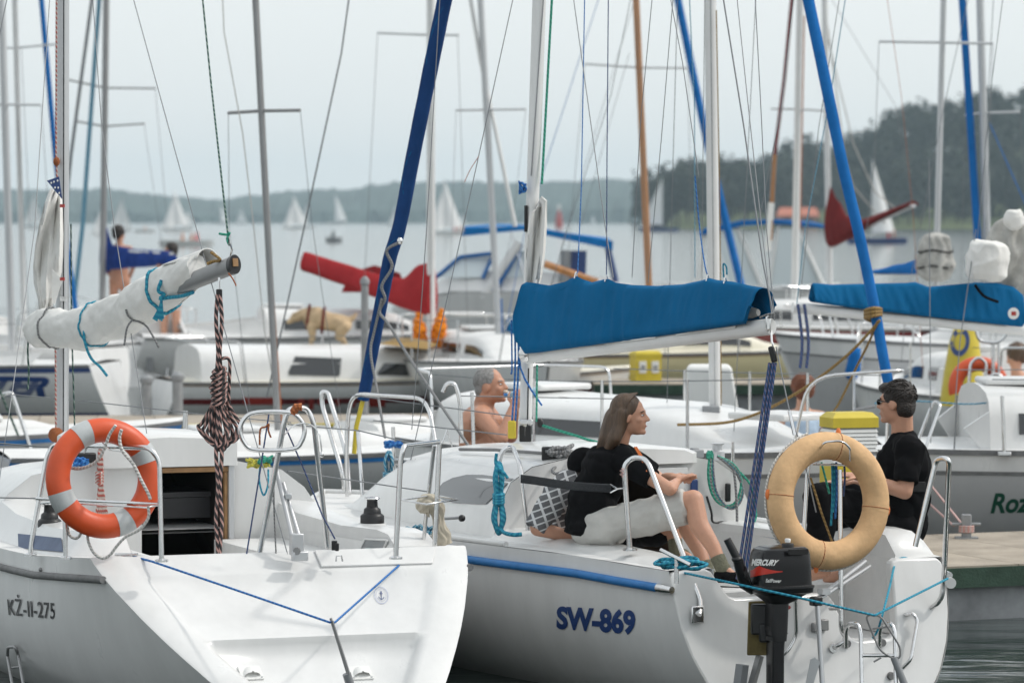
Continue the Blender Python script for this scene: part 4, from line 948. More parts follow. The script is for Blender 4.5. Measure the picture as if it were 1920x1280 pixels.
# ---------------------------------------------------------------- KZ rails
def kb(px, py, z=.86): return K.on_z(px, py, z)
def kv(px, py, base): return P(px, py, base.y)
b1, b2, b3 = kb(57, 1040, .82), kb(123, 1046, .86), kb(303, 1051, .862)
pr = rail(kz, [b1, kv(60, 1012, b1), kv(88, 855, b1), kv(100, 834, b1), P(280, 839, b3.y), kv(299, 862, b3), b3], .0135, 'pushpit_port', rad=.09)
tubeo('pushpit_post', [b2, kv(122, 972, b2), kv(121, 838, b2)], .0125, M['steel'], pr)
tubeo('pushpit_crossbar', [kv(69, 934, b1), kv(298, 945, b3)], .009, M['steel'], pr)
tubeo('ring_holder_wire', [P(76, 943, 20.25), P(100, 941, 20.0), P(275, 951, 19.98), P(298, 946, 20.1)], .005, M['steel'], pr)
tubeo('ring_holder_hook', [P(158, 848, 20.3), P(176, 813, 20.02), P(207, 844, 20.1), P(228, 846, 20.3)], .005, M['steel'], pr, 6)
for b_ in (b1, b2, b3): MB().lathe([(.035, -.004), (.035, .006), (.018, .012)], b_, seg=14).build('foot_plate', M['steel'], pr)
tubeo('lifeline', [P(-30, 932, 21.6), kv(69, 934, b1)], .004, M['wire'], kz, 5)
tubeo('lifeline', [P(-60, 826, 22), kv(90, 838, b1)], .004, M['wire'], kz, 5)
tubeo('lifeline', [P(20, 739, 25), P(160, 752, 25), P(340, 772, 24.5), P(400, 779, 24.4), P(545, 792, 21.5)], .0035, M['wire'], kz, 5)
tubeo('stanchion', [P(347, 818, 24.6), P(348, 770, 24.6)], .016, M['steel'], kz, 10)
l1, l2 = KT(-.02, .858, .01), KT(.37, .858, .01)
l1, l2 = P(484, 1052, l1.y), P(617, 1050, l2.y)
ar = rail(kz, [l1, P(533, 790, 20.3), P(541, 766, 20.3), P(575, 764, 20.4), P(588, 790, 20.4), l2], .0145, 'pushpit_arch', rad=.12)
for l_ in (l1, l2): MB().box(l_ + V((.0, -.005, -.035)), (.055, .03, .06), (K.s, K.a, V((0, 0, 1)))).build('foot_plate', M['steel'], ar, bevel=.004)
c = P(511, 808, 20.25); pts = []
for x, y in ((482, 773), (540, 773), (562, 785), (571, 805), (565, 828), (548, 842), (478, 843), (458, 830), (450, 805), (460, 783)): pts.append(P(x, y, 20.28 + (x - 510) * .0004))
MB().tube(cr(pts, 4, True), .0125, 8, True).build('seat_hoop', M['steel'], ar, 60)
MB().tube([P(548, 776, 20.3), P(556, 763, 20.3), P(566, 763, 20.3)], .022, 8).build('hoop_clamp', M['r_rust'], ar)
pts = [P(534, 815, 20.28), P(553, 796, 20.25), P(580, 795, 20.25), P(598, 812, 20.2), P(603, 845, 20.2), P(603, 850, 20.2)]
tubeo('backstay_bridle', cr(pts, 5), .004, M['steel'], ar, 6); MB().ell(P(603, 852, 20.2), (.012, .012, .016)).build('toggle', M['steel'], ar)
# mainsheet / rudder lifting strut
g = tubeo('strut', [P(516, 872, 20.45), P(547, 1002, 20.3)], .013, M['alu'], kz); tubeo('strut', [P(531, 905, 20.45), P(560, 1002, 20.3)], .011, M['alu'], kz)
MB().box(P(541, 930, 20.38), (.035, .03, .03)).build('strut_clamp', M['alu'], kz, bevel=.005)
MB().box(P(556, 1020, 20.28), (.065, .06, .115), (K.s, K.a, V((0, 0, 1)))).box(P(562, 1042, 20.22), (.085, .04, .05), (K.s, K.a, V((0, 0, 1)))).build('rudder_bracket', M['alu'], kz, bevel=.006)
MB().lathe([(.02, 0), (.02, .03)], P(557, 1032, 20.22), (0, -1, 0), 10).build('pivot_pin', M['alu_dark'], kz)
# starboard quarter rail and wire rack
b4, b5 = kb(742, 1046, .86), kb(815, 1030, .84)
sr = rail(kz, [b4, P(751, 862, b4.y), P(757, 836, b4.y), P(822, 828, b5.y)], .0135, 'pushpit_starboard', rad=.08)
tubeo('pushpit_post', [b5, P(824, 832, b5.y)], .0135, M['steel'], sr)
tubeo('pushpit_post', [kb(793, 1022, .84), P(814, 835, b5.y + .2)], .011, M['steel'], sr)
tubeo('wire_rack', [P(x, y, d) for x, y, d in ((752, 937, 20.6), (815, 928, 20.9), (858, 936, 20.8), (800, 945, 20.5), (752, 937, 20.6))], .005, M['steel'], sr, 6)
tubeo('wire_rack', [P(828, 835, 20.7), P(838, 805, 20.7), P(848, 838, 20.75)], .004, M['steel'], sr, 6)
for b_ in (b4, b5): MB().lathe([(.035, -.004), (.035, .006), (.018, .012)], b_, seg=14).build('foot_plate', M['steel'], sr)
tubeo('lifeline', [P(540, 883, 20.5), P(680, 903, 22), P(800, 921, 23.2)], .004, M['wire'], kz, 5)
tubeo('lifeline', [P(540, 795, 20.4), P(600, 801, 21), P(672, 807, 22), P(770, 830, 20.9)], .004, M['wire'], kz, 5)
# pocket in the starboard coaming
p0 = [K.on_v(x, y, .715) for x, y in ((685, 1010), (727, 1012), (712, 1048), (668, 1047))]
MB().poly(p0).build('locker_recess', M['greyp'], kz, 0)
for a, b_ in zip(p0, p0[1:] + p0[:1]): tubeo('locker_rim', [a - K.s * .003, b_ - K.s * .003], .006, M['gel'], kz, 6)
MB().ell(K.on_v(692, 1035, .70), (.05, .05, .025)).build('locker_rag', mat('pale_green_cloth', (.45, .62, .58), .9), kz)
# winches
def winch(px, py, D, label, sc=1.0):
    c = P(px, py, D); t = thing('winch', label, 'winch', c, 'deck winches')
    s_ = sc / 345.0
    MB().lathe([(23 * s_, 0), (23 * s_, 14 * s_), (20 * s_, 17 * s_), (17 * s_, 19 * s_), (16 * s_, 27 * s_), (11 * s_, 31 * s_), (10 * s_, 44 * s_), (12 * s_, 47 * s_)], c, seg=24).build('drum', M['black'], t, 45)
    MB().lathe([(15 * s_, 46 * s_), (16 * s_, 48 * s_), (15 * s_, 49.5 * s_), (5 * s_, 50 * s_)], c, seg=24).build('top_plate', M['steel'], t)
    MB().lathe([(27 * s_, -5 * s_), (26 * s_, -.01 * s_)], c, seg=24).build('base', M['gel'], t)
winch(93, 990, 21.4, 'black winch on the left coaming beside the orange lifebuoy')
winch(698, 980, 21.6, 'black winch on the coaming right of the rudder strut')
# mast, boom, furled sail
MU = 4.55; MD = K.w(MU, 0, 0).y
mt_, mb_ = P(118, -60, MD), K.w(MU, 0, 1.15); mb_.x = P(117, 800, MD).x
oval = lambda c, rx, ry, n=20: [c + V((cos(2 * pi * k / n) * rx, sin(2 * pi * k / n) * ry, 0)) for k in range(n)]
km = MB().loft([oval(mb_, .04, .055), oval(mt_, .04, .055)]).build('mast', M['alu'], kz, 60)
tubeo('sail_track', [mb_ + V((.012, -.056, 0)), mt_ + V((.012, -.056, 0))], .0035, M['blackm'], km, 4)
tubeo('halyard', [P(106, -20, MD - .1), P(105, 290, MD - .1), P(107, 335, MD - .1)], .006, M['r_red'], km, 6)
tubeo('halyard', [P(104, 650, MD - .1), P(105, 830, MD - .1)], .006, M['r_red'], km, 6)
tubeo('halyard', [P(133, 420, MD), P(134, 600, MD), P(140, 800, MD)], .005, M['r_dkgreen'], km, 6)
MB().ell(P(106, 303, MD - .1), (.022, .02, .03)).build('halyard_knot', M['r_rust'], km)
MB().ell(P(105, 815, MD - .15), (.05, .04, .05)).build('halyard_bundle', M['r_rust'], km)
MB().box(P(120, 560, MD - .06), (.05, .02, .03)).build('mast_fitting', M['steel'], km)
A_, B_ = P(105, 628, 24.3), P(437, 497, 21.75); bd = (B_ - A_).normalized(); bup = (V((0, 0, 1)) - bd * bd.z).normalized(); bs_ = bd.cross(bup)
brow = lambda c, s_=1.0: [c + bup * (.052 * s_ * cos(2 * pi * k / 20)) + bs_ * (.034 * s_ * sin(2 * pi * k / 20)) for k in range(20)]
kboom = MB().loft([brow(A_.lerp(B_, t_)) for t_ in (0, .5, 1)], cap=False).build('boom', M['alu_dark'], kz, 60)
MB().loft([brow(B_ - bd * .02, 1.04), brow(B_ + bd * .03, 1.06)]).build('boom_end_cap', M['black'], kboom, 40)
MB().box(B_ + bd * .035 + bup * .01, (.03, .045, .012), (bs_, bup, bd)).build('outhaul_sheave', M['wood2'], kboom)
MB().tube([B_ + bup * .055 - bd * .03, B_ + bup * .085, P(430, 452, 21.75)], .005, 6).build('topping_lift_shackle', M['steel'], kboom)
tubeo('topping_lift', [P(377, -30, 24), P(396, 160, 23.4), P(427, 437, 21.8), P(430, 460, 21.75)], .006, M['r_dkgreen'], kboom, 6)
MB().tube(cr([P(411, 438, 21.8), P(425, 440, 21.78), P(431, 436, 21.78), P(426, 447, 21.78), P(429, 458, 21.76)], 4), .007, 6).build('topping_lift_knot', M['r_green'], kboom)
MB().tube(cr([P(388, 495, 21.9), P(400, 490, 21.9), P(413, 487, 21.85), P(396, 473, 21.9)], 4), .009, 6).build('outhaul_line', M['r_ochre'], kboom)
MB().tube(cr([P(428, 512, 21.6), P(436, 522, 21.6), P(443, 536, 21.6)], 4), .004, 6).build('outhaul_tail', M['r_rust'], kboom)
roll = [(60, 618, 22, 24.3), (72, 617, 33, 24.2), (100, 615, 39, 24.05), (140, 618, 37, 23.8), (172, 611, 41, 23.6), (200, 600, 40, 23.45), (238, 586, 41, 23.2), (262, 570, 44, 23.05), (290, 555, 42, 22.85), (318, 535, 40, 22.65), (345, 517, 35, 22.45), (372, 503, 27, 22.25)]
rp = cr([P(x, y, d) for x, y, r_, d in roll], 12); rr = cr([V((r_ / FPX * d, 0, 0)) for x, y, r_, d in roll], 12); rings = []
for i, (c, rv) in enumerate(zip(rp, rr)):
    tdir = (rp[min(i + 1, len(rp) - 1)] - rp[max(i - 1, 0)]).normalized(); u_ = (V((0, 0, 1)) - tdir * tdir.z).normalized(); s_ = tdir.cross(u_); ring = []
    for k in range(44):
        a = 2 * pi * k / 44; w_ = 1 + .13 * mnoise.noise(V((i * .095 + a * .5, cos(a) * 1.3, sin(a) * 1.3))) - .17 * (abs(mnoise.noise(V((i * .165 + a * .9, cos(a) * 1.7, sin(a) * 1.7)))) - .2) + .05 * mnoise.noise(V((i * .36 - a, cos(a) * 3, sin(a) * 3))) + .035 * sin(i * .19 + a * 2) - .05 * exp(-((i % 48) - 24) ** 2 / 6.)
        ring.append(c + (u_ * cos(a) + s_ * sin(a) * .8) * rv.x * w_)
    rings.append(ring)
kroll = MB().loft(rings).build('furled_sail', M['sail'], kboom, 70)
# loose curled leech at the boom's outer end
rows = []
for i in range(10):
    t_ = i / 9; c = P(318 + 72 * t_, 535 - 42 * t_, 22.6 - .35 * t_); r_ = (.125 - .045 * t_)
    rows.append([c + bup * (r_ * cos(a)) + bs_ * (-r_ * .85 * sin(a)) for a in [-.4 + 3.1 * k / 12 - .9 * t_ for k in range(13)]])
MB().grid(rows).build('sail_flap', M['sail'], kboom, 80).modifiers.new('thick', 'SOLIDIFY').thickness = .006
def ring_tie(i, mt, r_=.008, k=1.06): return MB().tube([rp[i] + (p - rp[i]) * k for p in rings[i]], r_, 6, True).build('sail_tie', mt, kroll, 60)
ring_tie(103, M['r_turq'], .011); ring_tie(51, M['r_turq'], .006); ring_tie(24, M['r_grey'], .006)
MB().tube(cr([P(303, 525, 22.5), P(297, 545, 22.5), P(308, 552, 22.5), P(300, 560, 22.5), P(315, 558, 22.5), P(340, 555, 22.4), P(362, 548, 22.3)], 5), .011, 8).build('tie_knot', M['r_turq'], kroll)
for k in range(7): tubeo('tassel', cr([P(303, 556, 22.5), P(299 + k * .8, 575, 22.5), P(287 + k * 3.2, 598 + (k % 3) * 2, 22.5)], 4), .006, M['r_turq'], kroll, 5)
tubeo('tie_tail', cr([P(160, 600, 23.5), P(158, 635, 23.45), P(170, 670, 23.45), P(188, 688, 23.4), P(201, 705, 23.4)], 5), .009, M['r_turq'], kroll, 6)
for q in (((248, 600), (238, 615), (233, 648)), ((250, 600), (275, 612), (298, 652)), ((236, 580), (240, 592), (252, 602))): tubeo('tie_tail', cr([P(x, y, 22.95) for x, y in q], 5), .006, M['r_grey'], kroll, 6)
tubeo('tie_tail', cr([P(58, 622, 24.2), P(52, 650, 24.2), P(54, 700, 24.2), P(52, 730, 24.2)], 5), .006, M['r_dkgreen'], kroll, 6)
# hoisted head of the sail lashed against the mast
rows = []
LFT = [(96, 352), (85, 380), (74, 420), (66, 460), (62, 500), (64, 530), (72, 560), (75, 588)]
RGT = [(116, 372), (117, 400), (118, 440), (117, 480), (115, 510), (109, 530), (100, 560), (97, 588)]
for i, (l_, r_) in enumerate(zip(LFT, RGT)):
    rows.append([P(l_[0] + (r_[0] - l_[0]) * k / 8, l_[1] + (r_[1] - l_[1]) * k / 8, 24.45 - .07 * sin(k * .8 + i * .9) - .03 * sin(k * 2.1)) for k in range(9)])
hs_ = MB().grid(rows).build('sail_head', M['sail'], kz, 80); hs_.modifiers.new('thick', 'SOLIDIFY').thickness = .004
MB().prism([P(88, 339, 24.36), P(111, 331, 24.36), P(117, 374, 24.36)], (0, -.006, 0)).build('headboard', M['navy'], hs_, 0)
for x, y in ((101, 341), (108, 339), (103, 352), (109, 352), (111, 362), (96, 343)): MB().ell(P(x, y, 24.35), (.005, .004, .007)).build('headboard_hole', M['white'], hs_)
MB().prism([P(98, 505, 24.3), P(119, 525, 24.3), P(112, 540, 24.3), P(103, 572, 24.3), (P(98, 560, 24.3))], (0, -.01, 0)).build('reef_flap', M['sail'], hs_)
for x, y in ((117, 386), (117, 523)): MB().box(P(x, y, 24.3), (.03, .02, .02)).build('slide', M['red_paint'], hs_)
# standing rigging
for pts, r_ in (([(234, -60, 24.6), (385, 490, 22.2), (541, 1045, 20.35)], .0032), ([(170, -60, 24.6), (190, 230, 24), (215, 430, 23.6), (275, 812, 22.7)], .003), ([(97, -60, 24.6), (65, 430, 23.8), (28, 700, 23.2), (-10, 960, 22.5)], .0028), ([(17, -20, 24.5), (0, 62, 24.5), (-10, 110, 24.4)], .0028)):
    stay([P(*p) for p in pts], r_, kz)
stay([P(505, 770, 20.45), P(488, 880, 20.4), P(462, 1040, 20.3)], .0045, kz, M['r_navy'], 'backstay_leg'); stay([P(535, 800, 20.4), P(570, 880, 20.4), P(604, 965, 20.35), P(628, 1010, 20.35)], .0045, kz, M['r_navy'], 'backstay_leg')
for x, y in ((460, 1044), (636, 1046)): MB().tube([P(x - 6, y + 6, 20.32), P(x - 5, y - 4, 20.32), P(x + 4, y - 5, 20.32), P(x + 6, y + 6, 20.32)], .005, 6).build('deck_eye', M['steel'], kz)
tubeo('control_line', cr([P(513, 880, 20.4), P(514, 960, 20.4), P(518, 1044, 20.35)], 4), .004, M['r_grey'], kz, 6)
MB().box(P(627, 1022, 20.3), (.03, .03, .05)).box(P(632, 1025, 20.28), (.02, .03, .04)).build('tackle_block', M['black'], kz, bevel=.004)
# ---------------------------------------------------------------- mainsheet hanging from the boom end, coiled
ms = thing('mainsheet', 'black and pink braided mainsheet hanging coiled from the boom end', 'rope', P(410, 1048, 21.2))
MB().tube([P(411, 520, 21.85), P(411, 528, 21.85), P(411, 546, 21.83)], .007, 8).build('shackle', M['steel'], ms); MB().box(P(411, 552, 21.83), (.035, .02, .06)).build('block', M['black'], ms, bevel=.006)
for k in range(2):
    tubeo('fall', [P(407 + 7 * k + 2 * sin(y * .05 + k * 3), y, 21.83 - (y - 550) * .0006) for y in range(552, 1056, 18)], .0115, M['r_pink'], ms, 8)
for k in range(8):
    a = -3.5 + k; w_ = 11 + 5.2 * abs(a); top = 752 + R.uniform(-8, 6); low = 842 - abs(a) * 5 + R.uniform(-4, 4); cx_ = 412 + a * 3.2; dz = R.uniform(-.05, .05)
    pts = [P(411 + a * .8, top, 21.78 + dz), P(cx_ - w_ * .75, (top + low) / 2 + 8, 21.74 + dz), P(cx_ - w_, low - 22, 21.72 + dz), P(cx_ - w_ * .5, low - 2, 21.72 + dz), P(cx_ + w_ * .5, low, 21.70 + dz), P(cx_ + w_, low - 22, 21.72 + dz), P(cx_ + w_ * .75, (top + low) / 2, 21.74 + dz)]
    MB().tube(cr(pts, 5, True), .0105, 8, True).build('coil_loop', M['r_pink'], ms, 60)
for k in range(7):
    y = 694 + k * 9.5; w_ = (11, 14, 12, 16, 14, 12, 13)[k]
    MB().tube(cr([P(411 - w_, y + 4, 21.72), P(411, y + 7, 21.66), P(411 + w_, y - 3, 21.72), P(411, y - 4, 21.8)], 5, True), .011, 8, True).build('coil_wrap', M['r_pink'], ms, 60)
tubeo('coil_tail', cr([P(416, 672, 21.75), P(428, 672, 21.74), P(431, 690, 21.74), P(429, 740, 21.74), P(430, 770, 21.74)], 5), .0095, M['r_pink'], ms, 8)
# ---------------------------------------------------------------- orange lifebuoy
def torus_seg(c, n, up, Rm, ra, rt, a0, a1, N=48, m=20, scale=1.0):
    n = n.normalized(); up = (up - n * up.dot(n)).normalized(); s_ = up.cross(n); rows = []
    for i in range(N + 1):
        a = a0 + (a1 - a0) * i / N; d = s_ * cos(a) + up * sin(a); cc = c + d * Rm
        rows.append([cc + (d * (cos(2 * pi * k / m) * ra) + n * (sin(2 * pi * k / m) * rt)) * scale for k in range(m)])
    return rows
def lifebuoy(c, n, Rm, ra, rt, mt, label, up=V((0, 0, 1)), bands=(), bmt=None, lw=.16):
    t = thing('lifebuoy', label, 'lifebuoy', c - V((0, 0, Rm + ra)))
    rw_ = torus_seg(c, n, up, Rm, ra, rt, 0, 2 * pi, 56)[:-1]; MB().grid(rw_, cu=True, cv=True).build('ring', mt, t, 80)
    for a in bands: MB().grid(torus_seg(c, n, up, Rm, ra, rt, a - lw, a + lw, 6, 20, 1.025), cv=True).build('reflective_band', bmt, t, 80)
    nn = n.normalized(); u_ = (up - nn * up.dot(nn)).normalized(); s_ = u_.cross(nn)
    return t, lambda a, r_, off=0: c + (s_ * cos(a) + u_ * sin(a)) * r_ + nn * off
n_ = V((.40, -.90, .12)); c = P(195, 896, 20.0)
lb, at = lifebuoy(c, n_, .2475, .0635, .055, M['orange'], 'orange ring lifebuoy with grey bands on the left yacht rail', bands=(radians(113), radians(25), radians(203), radians(290)), bmt=M['reflect'], up=V((-.03, 0, 1)))
# note: angle 0 is on the viewer's side given by s_; grab line threads round the ring
gl_ = lambda px, py, d=-.075: P(px, py, 20.0 + d - (px - 195) * .0012)
tubeo('grab_line', cr([gl_(217, 797), gl_(205, 815), gl_(196, 840), gl_(183, 862), gl_(165, 874), gl_(140, 878), gl_(115, 868), gl_(100, 850)], 5), .0085, M['r_white'], lb, 8)
tubeo('grab_line', cr([gl_(228, 805), gl_(224, 822), gl_(230, 845), gl_(250, 870), gl_(265, 900), gl_(278, 925), gl_(282, 936)], 5), .0085, M['r_white'], lb, 8)
tubeo('grab_line', cr([gl_(100, 850, -.06), gl_(95, 872, -.06), gl_(100, 900), gl_(118, 922), gl_(130, 945), gl_(131, 962), gl_(127, 985), gl_(130, 1002), gl_(141, 1009), gl_(150, 1003), gl_(152, 993)], 5), .0075, M['r_white'], lb, 8)
tubeo('grab_line', cr([gl_(278, 948), gl_(278, 970), gl_(262, 992), gl_(236, 1006), gl_(220, 1022), gl_(206, 1040), gl_(192, 1046), gl_(176, 1036), gl_(166, 1016), gl_(164, 1000)], 5), .0075, M['r_white'], lb, 8)
# line clutches and red lines behind the ring
t = thing('halyard_bundle', 'bundle of red and white lines hanging inside the orange lifebuoy', 'rope', K.on_u(188, 975, BU - .1))
for k in range(6): tubeo('strand', cr([K.on_u(186 + k * .8, 840, BU - .1), K.on_u(184 + k * 1.6, 880, BU - .1), K.on_u(186 + k, 905, BU - .1), K.on_u(180 + k * 4.5, 975, BU - .1)], 5), .0075, M['r_red'], t, 6)
for k in range(4): MB().tube(cr([K.on_u(181, 886 + k * 6, BU - .12), K.on_u(187, 889 + k * 6, BU - .15), K.on_u(193, 884 + k * 6, BU - .12)], 3), .009, 6).build('wrap', M['r_red'], t)
MB().tube(cr([K.on_u(152 + 14 * cos(k * 1.9) , 866 + 8 * sin(k * 2.7), BU - .12 - .02 * (k % 3)) for k in range(22)], 4), .008, 6).build('rope_bundle', M['r_blue'], label='blue rope bundle on the line clutch behind the orange lifebuoy', cat='rope')
MB().box(K.on_u(160, 858, BU - .06), (.12, .05, .06), (K.s, K.a, V((0, 0, 1)))).build('line_clutch', M['black'], kz, bevel=.01)
# blue mooring line with cleat hitch
t = thing('mooring_line', 'thin blue mooring line strung across the left yacht transom', 'rope', P(620, 1168, 19.4))
tubeo('line', cr([kb(236, 1040) , P(262, 1046, 20.1), P(285, 1052, 20.02)], 3) + [P(450, 1108, 19.6), P(618, 1166, 19.2)], .006, M['r_blue'], t, 6)
tubeo('line', [P(618, 1166, 19.2), P(628, 1166, 19.25), P(772, 1038, 20.75)], .006, M['r_blue'], t, 6)
MB().tube(cr([P(237 + 14 * cos(k * 2.1), 1042 + 5 * sin(k * 3.1), 20.12 + .02 * (k % 3)) for k in range(14)], 4), .007, 6).build('hitch', M['r_blue'], t)
tubeo('tail', cr([P(770, 1030, 20.8), P(782, 1036, 20.78), P(795, 1055, 20.75), P(800, 1066, 20.7), P(785, 1068, 20.7), P(772, 1050, 20.75), P(770, 1032, 20.8), P(790, 1045, 20.75), P(815, 1068, 20.8), P(850, 1079, 20.85)], 5), .005, M['r_blue'], t, 6)
MB().tube(cr([P(765 + 12 * cos(k * 2.3), 1036 + 6 * sin(k * 3.3), 20.8 + .02 * (k % 3)) for k in range(16)], 4), .0065, 6).build('hitch', M['r_blue'], t)
tubeo('cleat_horn', [P(216, 1039, 20.15), P(258, 1039, 20.1)], .008, M['steel'], kz); MB().box(P(237, 1046, 20.12), (.07, .03, .03)).build('cleat_base', M['steel'], kz, bevel=.005)
# mooring pole hooked by the line
t = thing('mooring_pole', 'dark leaning pole at the bottom holding the blue mooring line', 'pole', P(660, 1330, 19.2))
tubeo('rod', [P(620, 1158, 19.22), P(652, 1262, 19.22)], .007, M['alu_dark'], t); tubeo('rod', [P(623, 1163, 19.2), P(655, 1262, 19.2)], .006, M['alu_dark'], t)
tubeo('pole', [P(650, 1262, 19.22), P(700, 1420, 19.3)], .022, M['greyp'], t, 12)
# small coils on the left yacht
def tangle(name, cx_, cy_, rx, ry, D, mt, label, n=18, r_=.007, seed=1, spread=.05):
    q = random.Random(seed)
    pts = [P(cx_ + rx * cos(k * 2.05 + q.uniform(-.3, .3)) * q.uniform(.6, 1), cy_ + ry * sin(k * 2.9 + q.uniform(-.3, .3)) * q.uniform(.6, 1), D + q.uniform(-spread, spread)) for k in range(n)]
    return MB().tube(cr(pts, 5), r_, 6).build(name, mt, label=label, cat='rope', smooth=60)
tangle('rope_tangle', 482, 868, 24, 9, 22.1, M['r_yellow'], 'yellow rope tangle lying on the cabin top right of the companionway', 22, .008, 2)
tangle('rope_tangle', 497, 862, 14, 8, 22.05, M['r_green'], 'dark green rope lying on the yellow rope by the companionway', 14, .008, 3)
tubeo('turquoise_rope', cr([P(488, 875, 22.05), P(486, 900, 22.0), P(494, 928, 22.0), P(502, 910, 22.0), P(503, 880, 22.05)], 5), .006, M['r_turq'], None, 6, label='turquoise rope loop hanging on the bulkhead below the yellow rope', cat='rope')
tubeo('orange_cord', cr([P(487, 834, 20.3), P(488, 805, 20.3), P(498, 800, 20.3), P(504, 795, 20.3), P(503, 806, 20.3), P(508, 820, 20.3)], 5), .005, M['r_rust'], None, 6, label='orange cord knotted inside the oval steel hoop', cat='rope')
# ================================================================== NEAR YACHT ON THE RIGHT
S = Fr(1.6, 20.95, 28.7)
sw = thing('sailing_yacht', 'near white yacht at right with blue sail cover, beige lifebuoy and outboard', 'yacht', S.w(3, 0, 0))
SL = 6.0; UZ = V((0, 0, 1)); SAX = (S.s, S.a, UZ)
ssh = lambda x: .745 + .03 * smooth01(x / .15) - .03 * max(0, x - .5)
shb = beamf(2.3, .765, .45, 2.0)
SRK, SKZ = .30, -.3
sg = lambda u: (2.5 + .6 * smooth01(u / 1.5), .6 - .05 * smooth01(u / 1.5))
srings = hull_rings(S, SL, shb, ssh, SKZ, 30, SRK, .45, 14, sg)
sho, shm = hull_obj(S, srings, M['gel'], sw, transom=False)
def sow(z): tau = (ssh(0) - z) / (ssh(0) - SKZ); return shb(0) * max(0, 1 - tau ** 2.5) ** .6
def ST(v, z, off=0): return S.w(-SRK * (ssh(0) - z) - off, v, z)
top = [(-.875, .70), (-.85, .735), (-.76, .748), (-.65, .748), (-.615, .73), (-.555, .63), (-.53, .60), (-.49, .588), (.06, .588), (.10, .575), (.125, .54), (.175, .38), (.20, .345), (.24, .33), (.45, .33), (.485, .345), (.50, .38), (.53, .70), (.545, .735), (.58, .75), (.84, .745), (.868, .72)]
low = [(sow(z), z) for z in (.6, .45, .3, .15, 0, -.12, -.22, -.28)]
poly = [ST(v, z) for v, z in top] + [ST(v, z) for v, z in low] + [ST(-v, z) for v, z in reversed(low)]
stm = MB().prism(poly, S.a * .07); stm.build('transom', M['gel'], sw, 25, bevel=.012)
# decks
mb = MB(); CW2 = .60; us = [.02, .45, 1.0, 1.5, 1.96, 2.6, 3.2, 3.8, 4.4, 5.0, 5.4, 5.7, 5.85, 5.97]
for a, b_ in zip(us, us[1:]):
    ba, bb = shb(a / SL) - .002, shb(b_ / SL) - .002; ca, cb = min(CW2, ba * .7), min(CW2, bb * .7)
    e = lambda u, v: S.w(u, v, ssh(u / SL) + .003)
    for s_ in (-1, 1):
        q = [e(a, s_ * ca), e(a, s_ * ba), e(b_, s_ * bb), e(b_, s_ * cb)]; mb.quad(*(q if s_ > 0 else q[::-1]))
    if a >= 1.96: mb.quad(e(a, -ca), e(a, ca), e(b_, cb), e(b_, -cb))
mb.build('deck', M['deck'], sw, 40)
mb = MB()
for s_ in (-1, 1): mb.quad(S.w(.0, s_ * CW2, .33), S.w(1.96, s_ * CW2, .33), S.w(1.96, s_ * CW2, .78), S.w(.0, s_ * CW2, .745))
mb.quad(S.w(-.1, -CW2, .326), S.w(-.1, CW2, .326), S.w(1.96, CW2, .326), S.w(1.96, -CW2, .326))
for s_ in (-1, 1): mb.box(S.w(1.25, s_ * .44, .45), (.32, 1.4, .24), SAX)
mb.box(S.w(.24, -.30, .465), (.56, .3, .28), SAX)
mb.build('cockpit', M['deck'], sw, 30)
# moulded toe-rail ridge and coamings
for s_ in (-1, 1):
    hgt = .45 if s_ < 0 else 1.5
    rings = []
    for u, h in (((.14, .05), (.26, .7), (.45, 1), (1.0, 1.1), (1.6, 1.2), (1.96, 1.5)) if s_ < 0 else ((.06, .2), (.16, 1.1), (.4, 1.15), (.75, .6), (1.3, .4), (1.96, .4))):
        rings.append([S.w(u, s_ * v, ssh(u / SL) + z * h * hgt - .004) for v, z in ((CW2 - .002, 0), (CW2 + .005, .075), (CW2 + .04, .09), (.78, .085), (.86, .05), (.90, 0))])
    MB().loft(rings).build('coaming', M['gel'], sw, 50)
    pts = [S.w(r_[0 if s_ < 0 else -1][0], s_ * (abs(r_[0][1]) - .02), r_[0][2] + .012) for r_ in srings[4:29]]
    tubeo('toe_rail', pts, .018, M['gel'], sw, 8)
    def sh_at(i, dz, side, out):
        r_ = srings[i]; p_ = r_[:15] if side < 0 else r_[14:][::-1]; z = p_[0][2] - dz
        for p, q in zip(p_, p_[1:]):
            if q[2] <= z: t = (p[2] - z) / (p[2] - q[2]); return S.w(p[0] + (q[0] - p[0]) * t, p[1] + (q[1] - p[1]) * t + side * out, z)
    st = [sh_at(i, .095, s_, .014) for i in range(0, 30)]
    d = (st[1] - st[0]).normalized(); o = tubeo('rubbing_strake', [st[0] + d * .09] + st[1:], .0235, M['rubber_blue'], sw, 10)
    tubeo('strake_end', [st[0] + d * .095, st[0] + d * .04, st[0] - d * .02], [.025, .024, .02], M['steel'], sw, 10)
